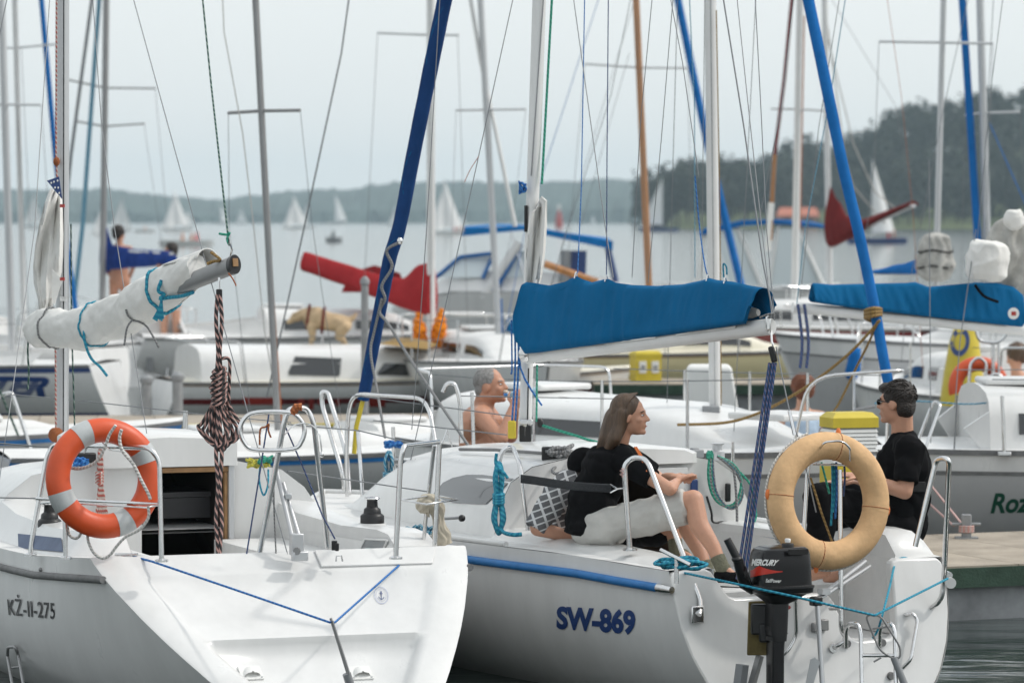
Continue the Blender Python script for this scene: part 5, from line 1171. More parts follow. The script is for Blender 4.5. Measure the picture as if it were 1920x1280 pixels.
# cabin
BU2 = 1.96
PROF2 = [(-.87, .76), (-.84, .93), (-.76, 1.08), (-.62, 1.165), (-.35, 1.215), (0, 1.24), (.35, 1.215), (.62, 1.165), (.76, 1.08), (.84, .93), (.87, .76)]
rings = []
for i in range(11):
    t_ = i / 10; u = BU2 + t_ * 3.0; e = smooth01((1 - t_) / .45); wv = 1 - .50 * t_ ** 1.4
    rings.append([S.w(u, v * wv, ssh(u / SL) - .02 + (z - .74) * (.97 * e + .03) * (1 - .10 * t_)) for v, z in PROF2])
scab = MB().loft(rings, cap=False); scab.build('cabin', M['gel'], sw, 50)
def ptop2(v):
    for (a, za), (b_, zb) in zip(PROF2, PROF2[1:]):
        if a <= v <= b_: return za + .02 * 0 + (zb - za) * (v - a) / (b_ - a) - .0
    return .76
H0, H1, HT = -.24, .36, 1.11
mb = MB(); cols = [-.87, -.84, -.76, -.62, -.45, -.35, H0, 0, .2, H1, .5, .62, .76, .84, .87]
for a, b_ in zip(cols, cols[1:]):
    lo = HT if H0 <= a < H1 else .33
    mb.quad(S.w(BU2 - .003, a, lo), S.w(BU2 - .003, b_, lo), S.w(BU2 - .003, b_, ptop2(b_) + .012), S.w(BU2 - .003, a, ptop2(a) + .012))
mb.build('bulkhead', M['gel'], sw, 30)
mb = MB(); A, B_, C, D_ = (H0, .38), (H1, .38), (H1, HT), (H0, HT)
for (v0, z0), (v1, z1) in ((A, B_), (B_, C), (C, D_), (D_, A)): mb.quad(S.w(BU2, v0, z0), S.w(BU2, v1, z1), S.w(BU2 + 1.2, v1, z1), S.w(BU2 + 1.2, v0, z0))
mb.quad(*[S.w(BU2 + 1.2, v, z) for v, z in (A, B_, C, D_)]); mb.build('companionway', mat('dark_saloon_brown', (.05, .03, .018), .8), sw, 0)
MB().box(S.w(BU2 - .025, .06, HT + .02), (.68, .05, .045), SAX).build('lintel', M['gel'], sw, bevel=.008)
MB().box(S.w(BU2 - .02, H1 + .10, .98), (.05, .02, .19), SAX).build('instrument_panel', M['navy'], sw, bevel=.012)
MB().box(S.w(BU2 - .025, .69, .99), (.035, .02, .11), SAX).build('control_slot', M['black'], sw, bevel=.008)
rings = []
for u, e in ((BU2 - .06, .9), (BU2 - .03, 1), (BU2 + .85, 1), (BU2 + .9, .9)): rings.append([S.w(u, .05 + v * .42 * e, 1.175 + z * e) for v, z in ((-1, 0), (-1, .06), (-.85, .085), (0, .105), (.85, .085), (1, .06), (1, 0))])
MB().loft(rings).build('sliding_hatch', M['gel'], sw, 40)
def band(q, mt, nm, n=10):
    vs_ = [(i / n, j / 4) for j in range(5) for i in range(n + 1)]; fs = [(j * (n + 1) + i, j * (n + 1) + i + 1, (j + 1) * (n + 1) + i + 1, (j + 1) * (n + 1) + i) for j in range(4) for i in range(n)]
    return decal_geo(vs_, fs, q, scab, mt, sw, nm, .006)
def lens(pts_top, pts_bot, mt, nm):           # window panel traced on the cabin side
    n = len(pts_top); tree = BVHTree.FromPolygons(scab.v, scab.f); rows = []
    for k in range(5):
        row = []
        for a, b_ in zip(pts_top, pts_bot):
            x, y = a[0] + (b_[0] - a[0]) * k / 4, a[1] + (b_[1] - a[1]) * k / 4; d = ray(x, y).normalized(); h = tree.ray_cast(CAM, d); 
            if h[0] is None: row = None; break
            nn = h[1] if h[1].dot(d) < 0 else -h[1]; row.append(h[0] + nn * .006)
        if row: rows.append(row)
    if len(rows) > 1: MB().grid(rows).build(nm, mt, sw, 60)
lens([(815, 925), (832, 905), (850, 896), (875, 891), (905, 891), (935, 895), (962, 898)], [(816, 928), (835, 938), (852, 942), (875, 944), (895, 945), (905, 945), (912, 945)], M['glass'], 'window')
lens([(963, 898), (985, 901), (1010, 905), (1034, 909)], [(913, 945), (945, 947), (980, 948), (1008, 948)], M['slate'], 'window_band')
decal('SW-869', ((1045, 1134), (1192, 1142), (1192, 1190), (1044, 1179)), shm, M['navy'], sw, off=.045)
# foredeck hatch, handrail
MB().box(S.w(4.3, 0, 1.06), (.45, .45, .04), SAX).build('fore_hatch', M['glass'], sw, bevel=.01)
# ---------------------------------------------------------------- rails of the right yacht
def sb(px, py, z=.77): return S.on_z(px, py, z)
a, b_ = sb(924, 1001), sb(992, 1012)
u1 = rail(sw, [a, P(936, 862, a.y), P(944, 840, a.y), P(962, 838, a.y + .05), P(975, 870, b_.y), P(988, 975, b_.y), b_], .0135, 'rail_hoop', rad=.1)
for q in (a, b_): MB().lathe([(.04, -.004), (.04, .006), (.018, .012)], q, seg=14).build('foot_plate', M['steel'], u1)
a = P(1181, 1030, 20.98); q2 = P(1311, 1152, ST(-.78, .5).y - .03)
u2 = rail(sw, [a, P(1172, 900, a.y), P(1171, 870, a.y), P(1188, 857, a.y), P(1213, 860, a.y - .1), P(1300, 1090, 20.6), P(1315, 1128, 20.55), q2], .0145, 'quarter_rail', rad=.1)
MB().lathe([(.04, -.004), (.04, .006), (.018, .012)], a, seg=14).build('foot_plate', M['steel'], u2)
MB().box(q2 + S.a * .02, (.075, .02, .09), SAX).build('foot_plate', M['steel'], u2, bevel=.005)
a = sb(1716, 1024, .86); q3 = P(1738, 1145, ST(.82, .5).y - .02)
u3 = rail(sw, [a, P(1750, 885, a.y), P(1756, 860, a.y), P(1780, 858, a.y - .1), P(1770, 1085, 21.2), P(1766, 1125, 21.2), q3], .0145, 'quarter_rail', rad=.09)
MB().box(q3 + S.a * .02, (.075, .02, .09), SAX).build('foot_plate', M['steel'], u3, bevel=.005)
MB().lathe([(.03, 0), (.03, .02)], P(1782, 1092, 21.15), (0, -1, 0), 14).build('rail_cap', M['white'], u3)
# webbing backrest
def strap(pts, wd, label, parent=None):
    rows = []
    for (x, y, D) in pts: rows.append([P(x, y - wd / 2 + wd * k / 6, D) + V((0, (-.004 if k % 2 else 0), 0)) for k in range(7)])
    o = MB().grid(rows).build('webbing_strap', M['strap'], None, 60, label=label, cat='strap'); o.modifiers.new('thick', 'SOLIDIFY').thickness = .006
strap([(976, 897, 21.55), (1000, 900, 21.5), (1040, 906, 21.35), (1080, 911, 21.1), (1120, 914, 20.95), (1146, 915, 20.95)], 16, 'dark webbing strap stretched behind the seated girl')
for y in (908, 923): tubeo('strap_hook', [P(1144, y, 20.95), P(1158, 916, 20.95), P(1168, 915, 20.98)], .004, M['steel'], sw, 6)
tubeo('rail_lashing', cr([P(1166 + 3 * sin(k * 2.2), 878 + k * 2.2, 20.93 + .03 * cos(k * 2.2)) for k in range(8)], 3), .004, M['r_rose'], sw, 5)
# bow pulpit
pu = rail(sw, [P(646, 918, 26.0), P(640, 880, 26.0), P(604, 760, 26.2), P(603, 734, 26.2), P(615, 736, 26.2), P(650, 850, 25.9), P(655, 925, 25.6)], .016, 'pulpit', rad=.12)
rail(pu, [P(651, 931, 25.6), P(650, 800, 25.6)], .013, 'pulpit_post'); rail(pu, [P(682, 960, 25.0), P(671, 808, 25.1)], .013, 'pulpit_post')
rail(pu, [P(648, 890, 25.7), P(653, 770, 25.6), P(664, 738, 25.5), P(790, 746, 25.3), P(806, 770, 25.2), P(826, 885, 25.0)], .014, 'pulpit_rail', rad=.14)
rail(pu, [P(830, 735, 25.4), P(838, 718, 25.4), P(852, 718, 25.4), P(862, 745, 25.4), P(866, 830, 25.4)], .014, 'pulpit_hoop', rad=.1)
for x, y0, y1, D in ((740, 800, 905, 25.2), (888, 735, 835, 25.4)): tubeo('stanchion', [P(x, y1, D), P(x - 3, y0, D)], .012, M['steel'], pu)
for x0, y0, x1, y1, d0, d1 in ((655, 740, 960, 780, 25.5, 25.0), (862, 742, 1180, 748, 25.4, 27), (700, 788, 950, 815, 25, 23.8)): tubeo('lifeline', [P(x0, y0, d0), P(x1, y1, d1)], .004, M['wire'], pu, 5)
# mast
D_M = S.w(3.16, 0, 0).y
mtop, mbot = P(1013, -60, D_M), P(984, 822, D_M)
sm = MB().loft([oval(mbot, .037, .05), oval(mtop, .042, .055)]).build('mast', M['mast_white'], sw, 60)
tubeo('sail_track', [P(996, 330, D_M - .055), P(1023, -60, D_M - .055)], .004, M['greyp'], sm, 4)
tubeo('sail_track', [P(991, 690, D_M - .05), P(989, 800, D_M - .05)], .004, M['blackm'], sm, 4)
MB().box(P(985, 812, D_M), (.075, .10, .10)).build('tabernacle', M['black'], sm, bevel=.008); MB().box(P(985, 790, D_M - .03), (.09, .07, .03)).build('mast_collar', M['steel'], sm, bevel=.006)
MB().box(P(986, 410, D_M - .0), (.02, .10, .16)).build('mast_plate', M['black'], sm)
tubeo('halyard', [P(1038, -60, D_M + .05), P(1024, 200, D_M), P(1016, 345, D_M - .05)], .0075, M['r_green'], sm, 6)
MB().tube(cr([P(980 + 7 * cos(k * 1.7), 352 + 12 * sin(k * 2.3), D_M - .05 - .02 * (k % 3)) for k in range(16)], 4), .005, 6).build('line_hank', M['r_blue'], sm)
MB().prism([P(1003, 390, D_M - .06), P(1016, 367, D_M - .06), P(1025, 375, D_M - .06), P(1010, 392, D_M - .06)], (0, -.01, 0)).build('headboard', M['alu'], sm)
for k, (x0, x1, y1, r_) in enumerate(((968, 960, 792, .006), (974, 966, 790, .006), (962, 958, 700, .005), (978, 1016, 760, .006))): tubeo('halyard', cr([P(x0 - 3, 600, D_M - .1), P(x0 - 2, 690, D_M - .1), P(x1, y1, D_M - .12)], 4), r_, M['r_blue'], sm, 6)
MB().box(P(960, 805, D_M - .12), (.05, .04, .11)).build('halyard_block', M['yellow'], sm, bevel=.01); MB().ell(P(961, 793, D_M - .12), (.018, .018, .02)).build('halyard_knot', M['black'], sm)
MB().ell(P(1013, 793, D_M - .2), (.02, .02, .03)).build('shackle_block', M['black'], sm)
tubeo('sheet_line', cr([P(1016, 797, D_M - .2), P(1045, 806, D_M - .3), P(1085, 818, D_M - .4), P(1110, 826, D_M - .5), P(1210, 850, D_M - .9)], 5), .0085, M['r_green'], sw, 6)
tubeo('halyard', [P(1007, 683, D_M - .15), P(1006, 790, D_M - .2)], .006, M['r_green'], sm, 6)
# boom with blue cover
A_, B_ = P(988, 668, 23.55), P(1446, 612, 21.3); bd2 = (B_ - A_).normalized(); bup2 = (UZ - bd2 * bd2.z).normalized(); bs2 = bd2.cross(bup2)
rb = lambda c, s_=1: [c + bup2 * (.046 * s_ * cos(2 * pi * k / 20)) + bs2 * (.034 * s_ * sin(2 * pi * k / 20)) for k in range(20)]
sboom = MB().loft([rb(A_), rb(B_)]).build('boom', M['mast_white'], sw, 60)
for x0, x1, dy in ((1040, 1118, 0), (1155, 1252, 0), (1290, 1395, 0)):
    pa, pb = A_.lerp(B_, (x0 - 988) / 458), A_.lerp(B_, (x1 - 988) / 458); MB().prism([pa - bs2 * -.037 + bup2 * .012, pb - bs2 * -.037 + bup2 * .012, pb - bs2 * -.037 + bup2 * .05, pa - bs2 * -.037 + bup2 * .05], bs2 * .006).build('cover_batten', M['white'], sboom, 20)
MB().ell(P(984, 664, 23.5), (.04, .04, .05)).build('gooseneck', M['steel'], sboom)
TOPC = [(990, 530), (1000, 531), (1030, 536), (1060, 529), (1080, 518), (1092, 524), (1110, 530), (1135, 524), (1142, 524), (1155, 531), (1185, 535), (1230, 537), (1280, 534), (1318, 526), (1330, 522), (1345, 526), (1375, 529), (1405, 536), (1436, 541)]
LOWC = [(986, 600), (989, 640), (1003, 662), (1030, 660), (1060, 656), (1120, 648), (1200, 637), (1280, 626), (1360, 615), (1420, 606), (1428, 575)]
def ylerp(L_, x):
    for (a, ya), (b_, yb) in zip(L_, L_[1:]):
        if a <= x <= b_: return ya + (yb - ya) * (x - a) / max(1e-6, b_ - a)
    return L_[0][1] if x < L_[0][0] else L_[-1][1]
def cloth_cover(x0, x1, topc, lowf, Dfun, half, mt, parent, name='sail_cover', n=140, m=16, seed=0, wr=.024, fold=1.0):
    """two cloth sides joined along the top, hanging over a boom; outline traced along the boom, depth from the boom line"""
    c0, c1 = P(x0, 600, Dfun(x0)), P(x1, 600, Dfun(x1)); sd_ = (c1 - c0); sd_.z = 0; sd_.normalize(); nrm = V((sd_.y, -sd_.x, 0))
    if nrm.y > 0: nrm = -nrm
    rows = []
    for i in range(n + 1):
        x = x0 + (x1 - x0) * i / n; yt, yl = ylerp(topc, x), lowf(x); row = []
        for k in range(-m, m + 1):
            f = abs(k) / m; y = yt + (yl - yt) * f; prof = half * (.12 + .88 * f ** .7) * (1 if f < .93 else 1 - (f - .93) * 3)
            tens = wr * (1.1 * mnoise.noise(V((x * .022 + f * .5, f * .6, seed))) + .9 * (.45 - abs(mnoise.noise(V((x * .055 - f * .9, f * .45, seed + 4)))) * 1.6) + .3 * mnoise.noise(V((x * .13 + f * .8, f * .7, seed + 8)))) * (.3 + f * .6) * fold; tens = max(tens, -.008)
            row.append(P(x, y, Dfun(x)) + nrm * ((1 if k <= 0 else -1) * (prof + tens if k else 0)))
        rows.append(row)
    o = MB().grid(rows).build(name, mt, parent, 80); o.modifiers.new('thick', 'SOLIDIFY').thickness = .003
    return o, nrm
Dsb = lambda x: 23.55 + (21.3 - 23.55) * (x - 988) / 458
cov, cn = cloth_cover(986, 1432, TOPC, lambda x: ylerp(LOWC, x), Dsb, .098, M['cover'], sboom)
MB().loft([rb(A_.lerp(B_, .80) + bup2 * .10, .7), rb(A_.lerp(B_, .93) + bup2 * .09, .7), rb(A_.lerp(B_, .955) + bup2 * .085, .4)]).build('folded_sail', M['sail_old'], sboom, 60)
tubeo('cover_hem', [P(x, ylerp(TOPC, x) + 14, Dsb(x)) + cn * .028 for x in range(992, 1425, 8)], .0035, M['cover'], cov, 5)
for x in (1080, 1137, 1327, 1360):
    MB().tube(cr([P(x - 3, ylerp(TOPC, x) + 4, Dsb(x) - .03), P(x, ylerp(TOPC, x) - 8, Dsb(x) - .02), P(x + 3, ylerp(TOPC, x) + 4, Dsb(x))], 4), .004, 6).build('cover_clip', M['steel'], cov)
tubeo('lazy_jack', [P(1097, -60, 23.4), P(1090, 350, 23.2), P(1083, 512, 23.0)], .0035, M['r_blue'], cov, 5); tubeo('lazy_jack', [P(1141, -60, 23.4), P(1138, 300, 23), P(1137, 518, 22.8)], .0035, M['r_navy'], cov, 5)
tubeo('lazy_jack', cr([P(1303, 330, 22), P(1312, 430, 22), P(1322, 500, 21.9), P(1328, 518, 21.9)], 4), .004, M['r_blue'], cov, 5); tubeo('lazy_jack', cr([P(1357, 520, 21.75), P(1356, 495, 21.75), P(1362, 500, 21.75), P(1363, 515, 21.75)], 4), .005, M['r_turq'], cov, 5)
# boom-end fittings, mainsheet
MB().box(P(1440, 604, 21.28), (.03, .05, .09)).build('boom_end_block', M['steel'], sboom, bevel=.008)
MB().tube(cr([P(1425, 595, 21.3), P(1438, 590, 21.25), P(1452, 588, 21.25), P(1440, 596, 21.25), P(1455, 592, 21.25)], 4), .006, 6).build('outhaul_knot', M['r_grey'], sboom)
MB().tube([P(1446, 620, 21.28), P(1447, 640, 21.25), P(1450, 648, 21.25)], .006, 6).build('sheet_shackle', M['steel'], sboom)
ms = thing('mainsheet', 'blue flecked mainsheet tackle running down to the outboard', 'rope', P(1385, 1075, 21.0))
MB().box(P(1449, 664, 21.24), (.035, .035, .09), (V((.97, 0, .25)), V((0, 1, 0)), V((-.25, 0, .97)))).build('block', M['black'], ms, bevel=.01)
for k, (xa, xb) in enumerate(((1443, 1382), (1449, 1390), (1454, 1397))): tubeo('fall', [P(xa, 680, 21.22), P(xb, 1085, 21.0)], .0085, M['r_navy'], ms, 6)
tubeo('backstay_leg', [P(1455, 650, 21.25), P(1484, 790, 21.0), P(1500, 828, 20.95), P(1530, 960, 20.9)], .004, M['wire'], sw, 5); MB().tube([P(1480, 770, 21), P(1490, 815, 20.97)], .010, 8).build('turnbuckle', M['steel'], sw)
# luff of the sail stacked behind the cover
LF2 = [(1004, 392), (994, 402), (989, 440), (986, 490), (984, 535), (982, 575), (976, 605), (970, 628), (978, 648), (990, 662)]
RG2 = [(1016, 368), (1026, 376), (1024, 420), (1021, 470), (1014, 520), (1004, 556), (996, 590), (992, 615), (996, 640), (1003, 662)]
rows = [[P(l_[0] + (r_[0] - l_[0]) * k / 10, l_[1] + (r_[1] - l_[1]) * k / 10, D_M - .10 - .05 * sin(k * .75 + i * .55) - .02 * sin(k * 1.9 - i)) for k in range(11)] for i, (l_, r_) in enumerate(zip(LF2, RG2))]
so_ = MB().grid(rows).build('stacked_luff', M['sail'], sboom, 80); so_.modifiers.new('thick', 'SOLIDIFY').thickness = .006
# furled headsail in a navy sleeve
fp = [(842, -40, 25.15), (806, 135, 25.35), (775, 290, 25.55), (750, 420, 25.7), (732, 480, 25.75), (722, 530, 25.85), (705, 620, 25.95), (690, 700, 26.05), (681, 748, 26.1)]
pts = cr([P(*p) for p in fp], 10); N = len(pts)
fj = tubeo('furled_headsail', pts, [.050 * (1 - .18 * i / N) * (1 + .05 * mnoise.noise(V((i * .35, 0, 0)))) for i in range(N)], M['cover2'], sw, 14)
tubeo('sleeve_seam', [pts[i] + V((cos(i * .42), -abs(sin(i * .42)) - .2, 0)).normalized() * .0475 * (1 - .18 * i / N) for i in range(N)], .004, M['cover'], fj, 5)
tubeo('furler_wire', [P(681, 748, 26.1), P(668, 800, 26.1), P(664, 850, 26.1)], .016, M['yellow'], fj, 8)
tubeo('sleeve_lacing', cr([P(748, 455, 25.6), P(725, 470, 25.65), P(735, 500, 25.7), P(716, 535, 25.75), P(722, 560, 25.8), P(712, 585, 25.85), P(730, 610, 25.7), P(780, 690, 25.4), P(880, 838, 24.6)], 8), .010, M['r_grey'], fj, 6)
tubeo('sleeve_lacing', cr([P(716, 560, 25.8), P(702, 620, 25.9), P(695, 660, 25.9), P(705, 720, 25.8), P(722, 820, 25.4)], 8), .009, M['r_grey'], fj, 6)
MB().ell(P(750, 452, 25.6), (.02, .02, .025)).build('grommet', M['steel'], fj)
for pts, r_ in (([(968, -30, 23.9), (868, 427, 23.4), (803, 717, 23.1), (770, 862, 23)], .003), ([(828, -60, 24.3), (800, 427, 24), (785, 640, 24), (772, 805, 24)], .003), ([(1070, -40, 23.5), (1135, 427, 22.6), (1150, 520, 22.4)], .003), ([(1252, -30, 22.5), (1280, 120, 22.2), (1310, 330, 22)], .0028),
                ([(1350, -40, 22.3), (1395, 240, 21.8), (1430, 490, 21.4), (1450, 590, 21.25)], .005), ([(1378, -40, 22.5), (1402, 190, 22), (1425, 400, 21.6), (1447, 590, 21.3)], .003), ([(1414, -40, 22.5), (1428, 230, 22.1), (1437, 427, 21.7), (1452, 600, 21.3)], .003), ([(1228, -60, 24), (1200, 240, 24), (1185, 520, 24)], .0028), ([(1265, -40, 24), (1240, 260, 24), (1215, 530, 24)], .0028), ([(1420, 430, 28), (1465, 200, 28), (1490, -20, 28)], .0035)):
    stay([P(*p) for p in pts], r_, sw)
stay([P(1186, -20, 40), P(1145, 180, 40), P(1065, 427, 40), (P(1030, 545, 40))], .004, sw); 
# telltale ribbons
tubeo('telltale', cr([P(898, 293, 23.4), P(890, 305, 23.4), P(882, 318, 23.4), P(876, 330, 23.4), P(871, 342, 23.4)], 3), .003, M['r_rose'], sw, 5)
# ---------------------------------------------------------------- outboard motor
D_E = 20.28
om = thing('outboard_motor', 'black outboard motor on the right yacht stern', 'outboard motor', P(1455, 1330, D_E))
def crg(y, x0, x1, dep, rnd=.25, n=24, sk=0):
    """rounded-rectangle section of the cowl at height y"""
    c = (P(x0, y, D_E) + P(x1, y, D_E)) / 2; hw = (P(x1, y, D_E) - P(x0, y, D_E)).length / 2; out = []
    X, Y = V((.93, .36, 0)), V((-.36, .93, 0)); hw /= 1.02
    for k in range(n):
        a = 2 * pi * (k + .5) / n; ca, sa = cos(a), sin(a); e = 2.0 / 5
        out.append(c + X * (hw * (abs(ca) ** e) * (1 if ca > 0 else -1)) * .93 + Y * (dep * (abs(sa) ** e) * (1 if sa > 0 else -1)))
    return out
cw_ = MB().loft([crg(1112, 1412, 1512, .10), crg(1108, 1402, 1524, .125), crg(1096, 1401, 1525, .13), crg(1094, 1404, 1521, .125), crg(1060, 1405, 1519, .125), crg(1036, 1409, 1517, .12), crg(1028, 1414, 1514, .112), crg(1024, 1424, 1508, .095)])
cowl = cw_.build('cowl', M['engine'], om, 35)
MB().loft([crg(1099, 1400, 1526, .132), crg(1095, 1400, 1526, .132)]).build('cowl_seam', M['black'], cowl)
MB().lathe([(.030, 0), (.032, .025), (.030, .03), (.022, .032)], P(1477, 1029, D_E - .02), seg=20).build('fuel_cap', M['black'], cowl); MB().lathe([(.014, .03), (.016, .045), (.013, .05)], P(1477, 1027, D_E - .02), seg=14).build('vent_screw', M['white'], cowl)
MB().box(P(1497, 1034, D_E - .125), (.105, .02, .028), (V((.93, .36, 0)), V((-.36, .93, 0)), UZ)).build('grip_recess', M['blackm'], cowl)
tw_ = BVHTree.FromPolygons(cw_.v, cw_.f)
decal('MERCURY', ((1410, 1047), (1461, 1049), (1456, 1060), (1410, 1060)), tw_, M['white'], cowl, off=.05, shear=.25, lift=.003)
decal('SailPower', ((1436, 1084), (1465, 1085), (1464, 1092), (1436, 1091)), tw_, M['white'], cowl, off=.02, shear=.2, lift=.003)
fl_ = [(k / 14, y) for k in range(15) for y in (max(.0, .05 + .52 * (k / 14) ** .8 - .02), min(1, .62 + .38 * sin(pi * min(1, k / 8)) ** 2) if k < 5 else .62 + .38 * (1 - (k - 4) / 10) ** 2.2 * 1.0)]
decal_geo(fl_, [(2 * k, 2 * k + 2, 2 * k + 3, 2 * k + 1) for k in range(14)], ((1408, 1060), (1467, 1062), (1467, 1083), (1408, 1083)), tw_, mat('red_flash', (.55, .03, .015), .25), cowl, 'red_flash', .003)
MB().loft([crg(1112, 1412, 1512, .10), crg(1124, 1430, 1490, .08), crg(1130, 1438, 1476, .06), crg(1180, 1436, 1474, .06), crg(1200, 1440, 1472, .055)]).build('mid_section', M['black'], om, 40)
MB().loft([crg(1190, 1441, 1469, .055), crg(1215, 1440, 1467, .055), crg(1420, 1440, 1465, .055)]).build('leg', M['engine'], om, 40)
for y in (1180, 1198): MB().lathe([(.055, 0), (.055, .02)], P(1455, y, D_E), seg=16).build('collar', M['black'], om)
tubeo('tiller_grip', [P(1363, 1010, D_E - .05), P(1385, 1052, D_E - .05)], [.020, .022], M['black'], om, 12); tubeo('tiller_arm', [P(1384, 1050, D_E - .05), P(1396, 1096, D_E - .02), P(1412, 1106, D_E)], [.028, .03, .025], M['black'], om, 10)
MB().ell(P(1382, 1048, D_E - .05), (.03, .03, .02)).build('throttle_collar', M['black'], om)
for k in range(3): tubeo('cable', cr([P(1390 + k * 4, 1062, D_E - .02), P(1398 + k * 3, 1080, D_E - .08), P(1404 + k * 4, 1100, D_E - .02)], 4), .004, M['blackm'], om, 5)
MB().prism([P(x, y, D_E + .10) for x, y in ((1404, 1128), (1466, 1124), (1466, 1228), (1401, 1228))], V((0, .035, 0))).build('mounting_board', mat('mossy_plywood', (.17, .13, .045), .8, var=.5, vs=9), om, 20, bevel=.006)
MB().box(P(1426, 1160, D_E + .06), (.10, .06, .16)).box(P(1434, 1185, D_E + .05), (.06, .06, .10)).build('clamp_bracket', M['black'], om, bevel=.01)
tubeo('shift_lever', [P(1470, 1165, D_E), P(1473, 1190, D_E - .03), P(1476, 1185, D_E - .03)], .006, M['black'], om, 6); MB().ell(P(1476, 1138, D_E), (.02, .02, .012)).build('fuel_coupling', M['red_paint'], om)
tubeo('board_slide', [P(1385, 1300, 20.4), P(1392, 1245, 20.4)], .035, M['greyp'], om, 4); tubeo('board_slide', [P(1405, 1300, 20.42), P(1425, 1228, 20.42)], .022, M['alu_dark'], om, 4)
# ---------------------------------------------------------------- stern gear
def tr_(px, py, lift=0): return onhull(px, py, lift, TR)
TR = BVHTree.FromPolygons(stm.v, stm.f)
rail(sw, [tr_(1560, 1214, 0), tr_(1565, 1212, .05), tr_(1575, 1200, .06), P(1577, 1180, 20.72), P(1575, 880, 20.8)], .013, 'buoy_post', rad=.05); MB().lathe([(.024, 0), (.024, .012)], tr_(1560, 1214, .004), -S.a, 14).build('foot_plate', M['steel'], sw)
tubeo('buoy_post', [P(1502, 1075, 20.9), P(1515, 868, 20.95)], .013, M['steel'], sw)
tubeo('buoy_bracket', fillet([P(1532, 868, 20.78), P(1537, 840, 20.66), P(1546, 828, 20.62), P(1580, 826, 20.62), P(1594, 840, 20.64), P(1594, 872, 20.8)], .08), .006, M['steel'], sw, 6); tubeo('buoy_bracket', [P(1524, 870, 20.8), P(1596, 872, 20.8)], .006, M['steel'], sw, 6)
tubeo('buoy_post_arm', [P(1577, 1140, 20.72), P(1556, 1140, 20.8)], .011, M['steel'], sw)
rail(sw, [tr_(1462, 1232, 0), tr_(1470, 1222, .04), tr_(1484, 1195, .05), P(1491, 1120, 20.6)], .011, 'grab_handle', rad=.06)
rail(sw, [tr_(1697, 1152, 0), tr_(1703, 1153, .05), tr_(1711, 1165, .05), tr_(1698, 1240, .05), tr_(1694, 1250, 0)], .011, 'grab_handle', rad=.05)
for x0, x1 in ((1586, 1613), (1649, 1677)):
    lad = rail(sw, [P(x0, 1212, 20.68), P(x0, 1180, 20.6), P(x0 + 6, 1168, 20.55), P(x1 - 5, 1168, 20.5), P(x1 + 1, 1185, 20.48), P(x1 + 4, 1330, 20.4)], .0125, 'ladder_rail', rad=.05)
for y in (1228, 1300): tubeo('ladder_rung', [P(1617, y, 20.44), P(1682, y, 20.46)], .010, M['steel'], sw)
for x, y in ((1669, 1266), (1586, 1206), (1652, 1204)): MB().lathe([(.022, 0), (.02, .02)], tr_(x, y, .002), -S.a, 12).build('fitting', M['rubber'], sw)
MB().box(tr_(1528, 1176, .015), (.055, .03, .05), SAX).box(tr_(1540, 1172, .02), (.05, .04, .06), SAX).build('gudgeon', M['alu_dark'], sw, bevel=.006)
tubeo('rudder_stock', [P(1532, 1126, 20.5), P(1536, 1185, 20.46), P(1545, 1330, 20.4)], .014, M['alu'], sw); MB().box(P(1530, 1126, 20.5), (.06, .05, .05), SAX).build('rudder_head', M['black'], sw, bevel=.008)
for dx, r_ in ((0, .012), (9, .010)): tubeo('tiller', [P(1532 + dx * .5, 1122, 20.5), P(1622 + dx, 1052 + dx, 21.2)], r_, M['alu'], sw)
MB().box(P(1545, 1108, 20.55), (.05, .05, .03), SAX).build('tiller_clamp', M['alu'], sw)
MB().prism([P(1510, 1285, 20.42), P(1524, 1285, 20.42), P(1538, 1240, 20.42), P(1528, 1232, 20.42), P(1520, 1236, 20.42)], (0, .02, 0)).build('rudder_cheek', M['alu'], sw)
t = thing('boat_hook', 'boat hook with dark handle and wire frame hanging at the stern', 'boat hook', P(1712, 1330, 20.4))
tubeo('handle', [P(1676, 1232, 20.42), P(1715, 1330, 20.4)], .019, M['greyp'], t, 10); tubeo('frame', fillet([P(1676, 1234, 20.42), P(1650, 1220, 20.42), P(1627, 1165, 20.4), P(1624, 1155, 20.4), P(1634, 1150, 20.4), P(1652, 1155, 20.4), P(1688, 1212, 20.42), P(1688, 1232, 20.42), P(1676, 1236, 20.42)], .04), .0055, M['alu_dark'], t, 6)
tubeo('frame_bar', [P(1636, 1178, 20.4), P(1668, 1174, 20.41)], .005, M['alu_dark'], t, 6); tubeo('frame_bar', [P(1638, 1240, 20.41), P(1652, 1232, 20.41)], .005, M['alu_dark'], t, 6)
t = thing('mooring_line', 'turquoise mooring line strung across the right yacht stern', 'rope', P(1640, 1152, 20.4))
tubeo('line', [P(1256, 1068, 20.7), P(1300, 1077, 20.5), P(1375, 1093, 20.15), P(1490, 1118, 20.1), P(1640, 1153, 20.36)], .0065, M['r_turq'], t, 6); tubeo('line', [P(1640, 1153, 20.36), P(1650, 1148, 20.38), P(1777, 1084, 21.1)], .0065, M['r_turq'], t, 6)
tubeo('tail', cr([P(1736, 1040, 21.5), P(1720, 1046, 21.4), P(1690, 1046, 21.3), P(1678, 1058, 21.25), P(1668, 1100, 20.8), P(1655, 1150, 20.5), P(1646, 1180, 20.5), P(1636, 1196, 20.5)], 6), .0065, M['r_turq'], t, 6)
MB().tube(cr([P(1740 + 10 * cos(k * 2.2), 1044 + 8 * sin(k * 3.1), 21.45 + .03 * (k % 3)) for k in range(16)], 4), .007, 6).build('hitch', M['r_turq'], t)
tubeo('cleat_horn', [P(1728, 1026, 21.5), P(1752, 1050, 21.42)], .011, M['steel'], sw); MB().box(P(1741, 1046, 21.47), (.04, .04, .06)).build('cleat_base', M['steel'], sw, bevel=.006)
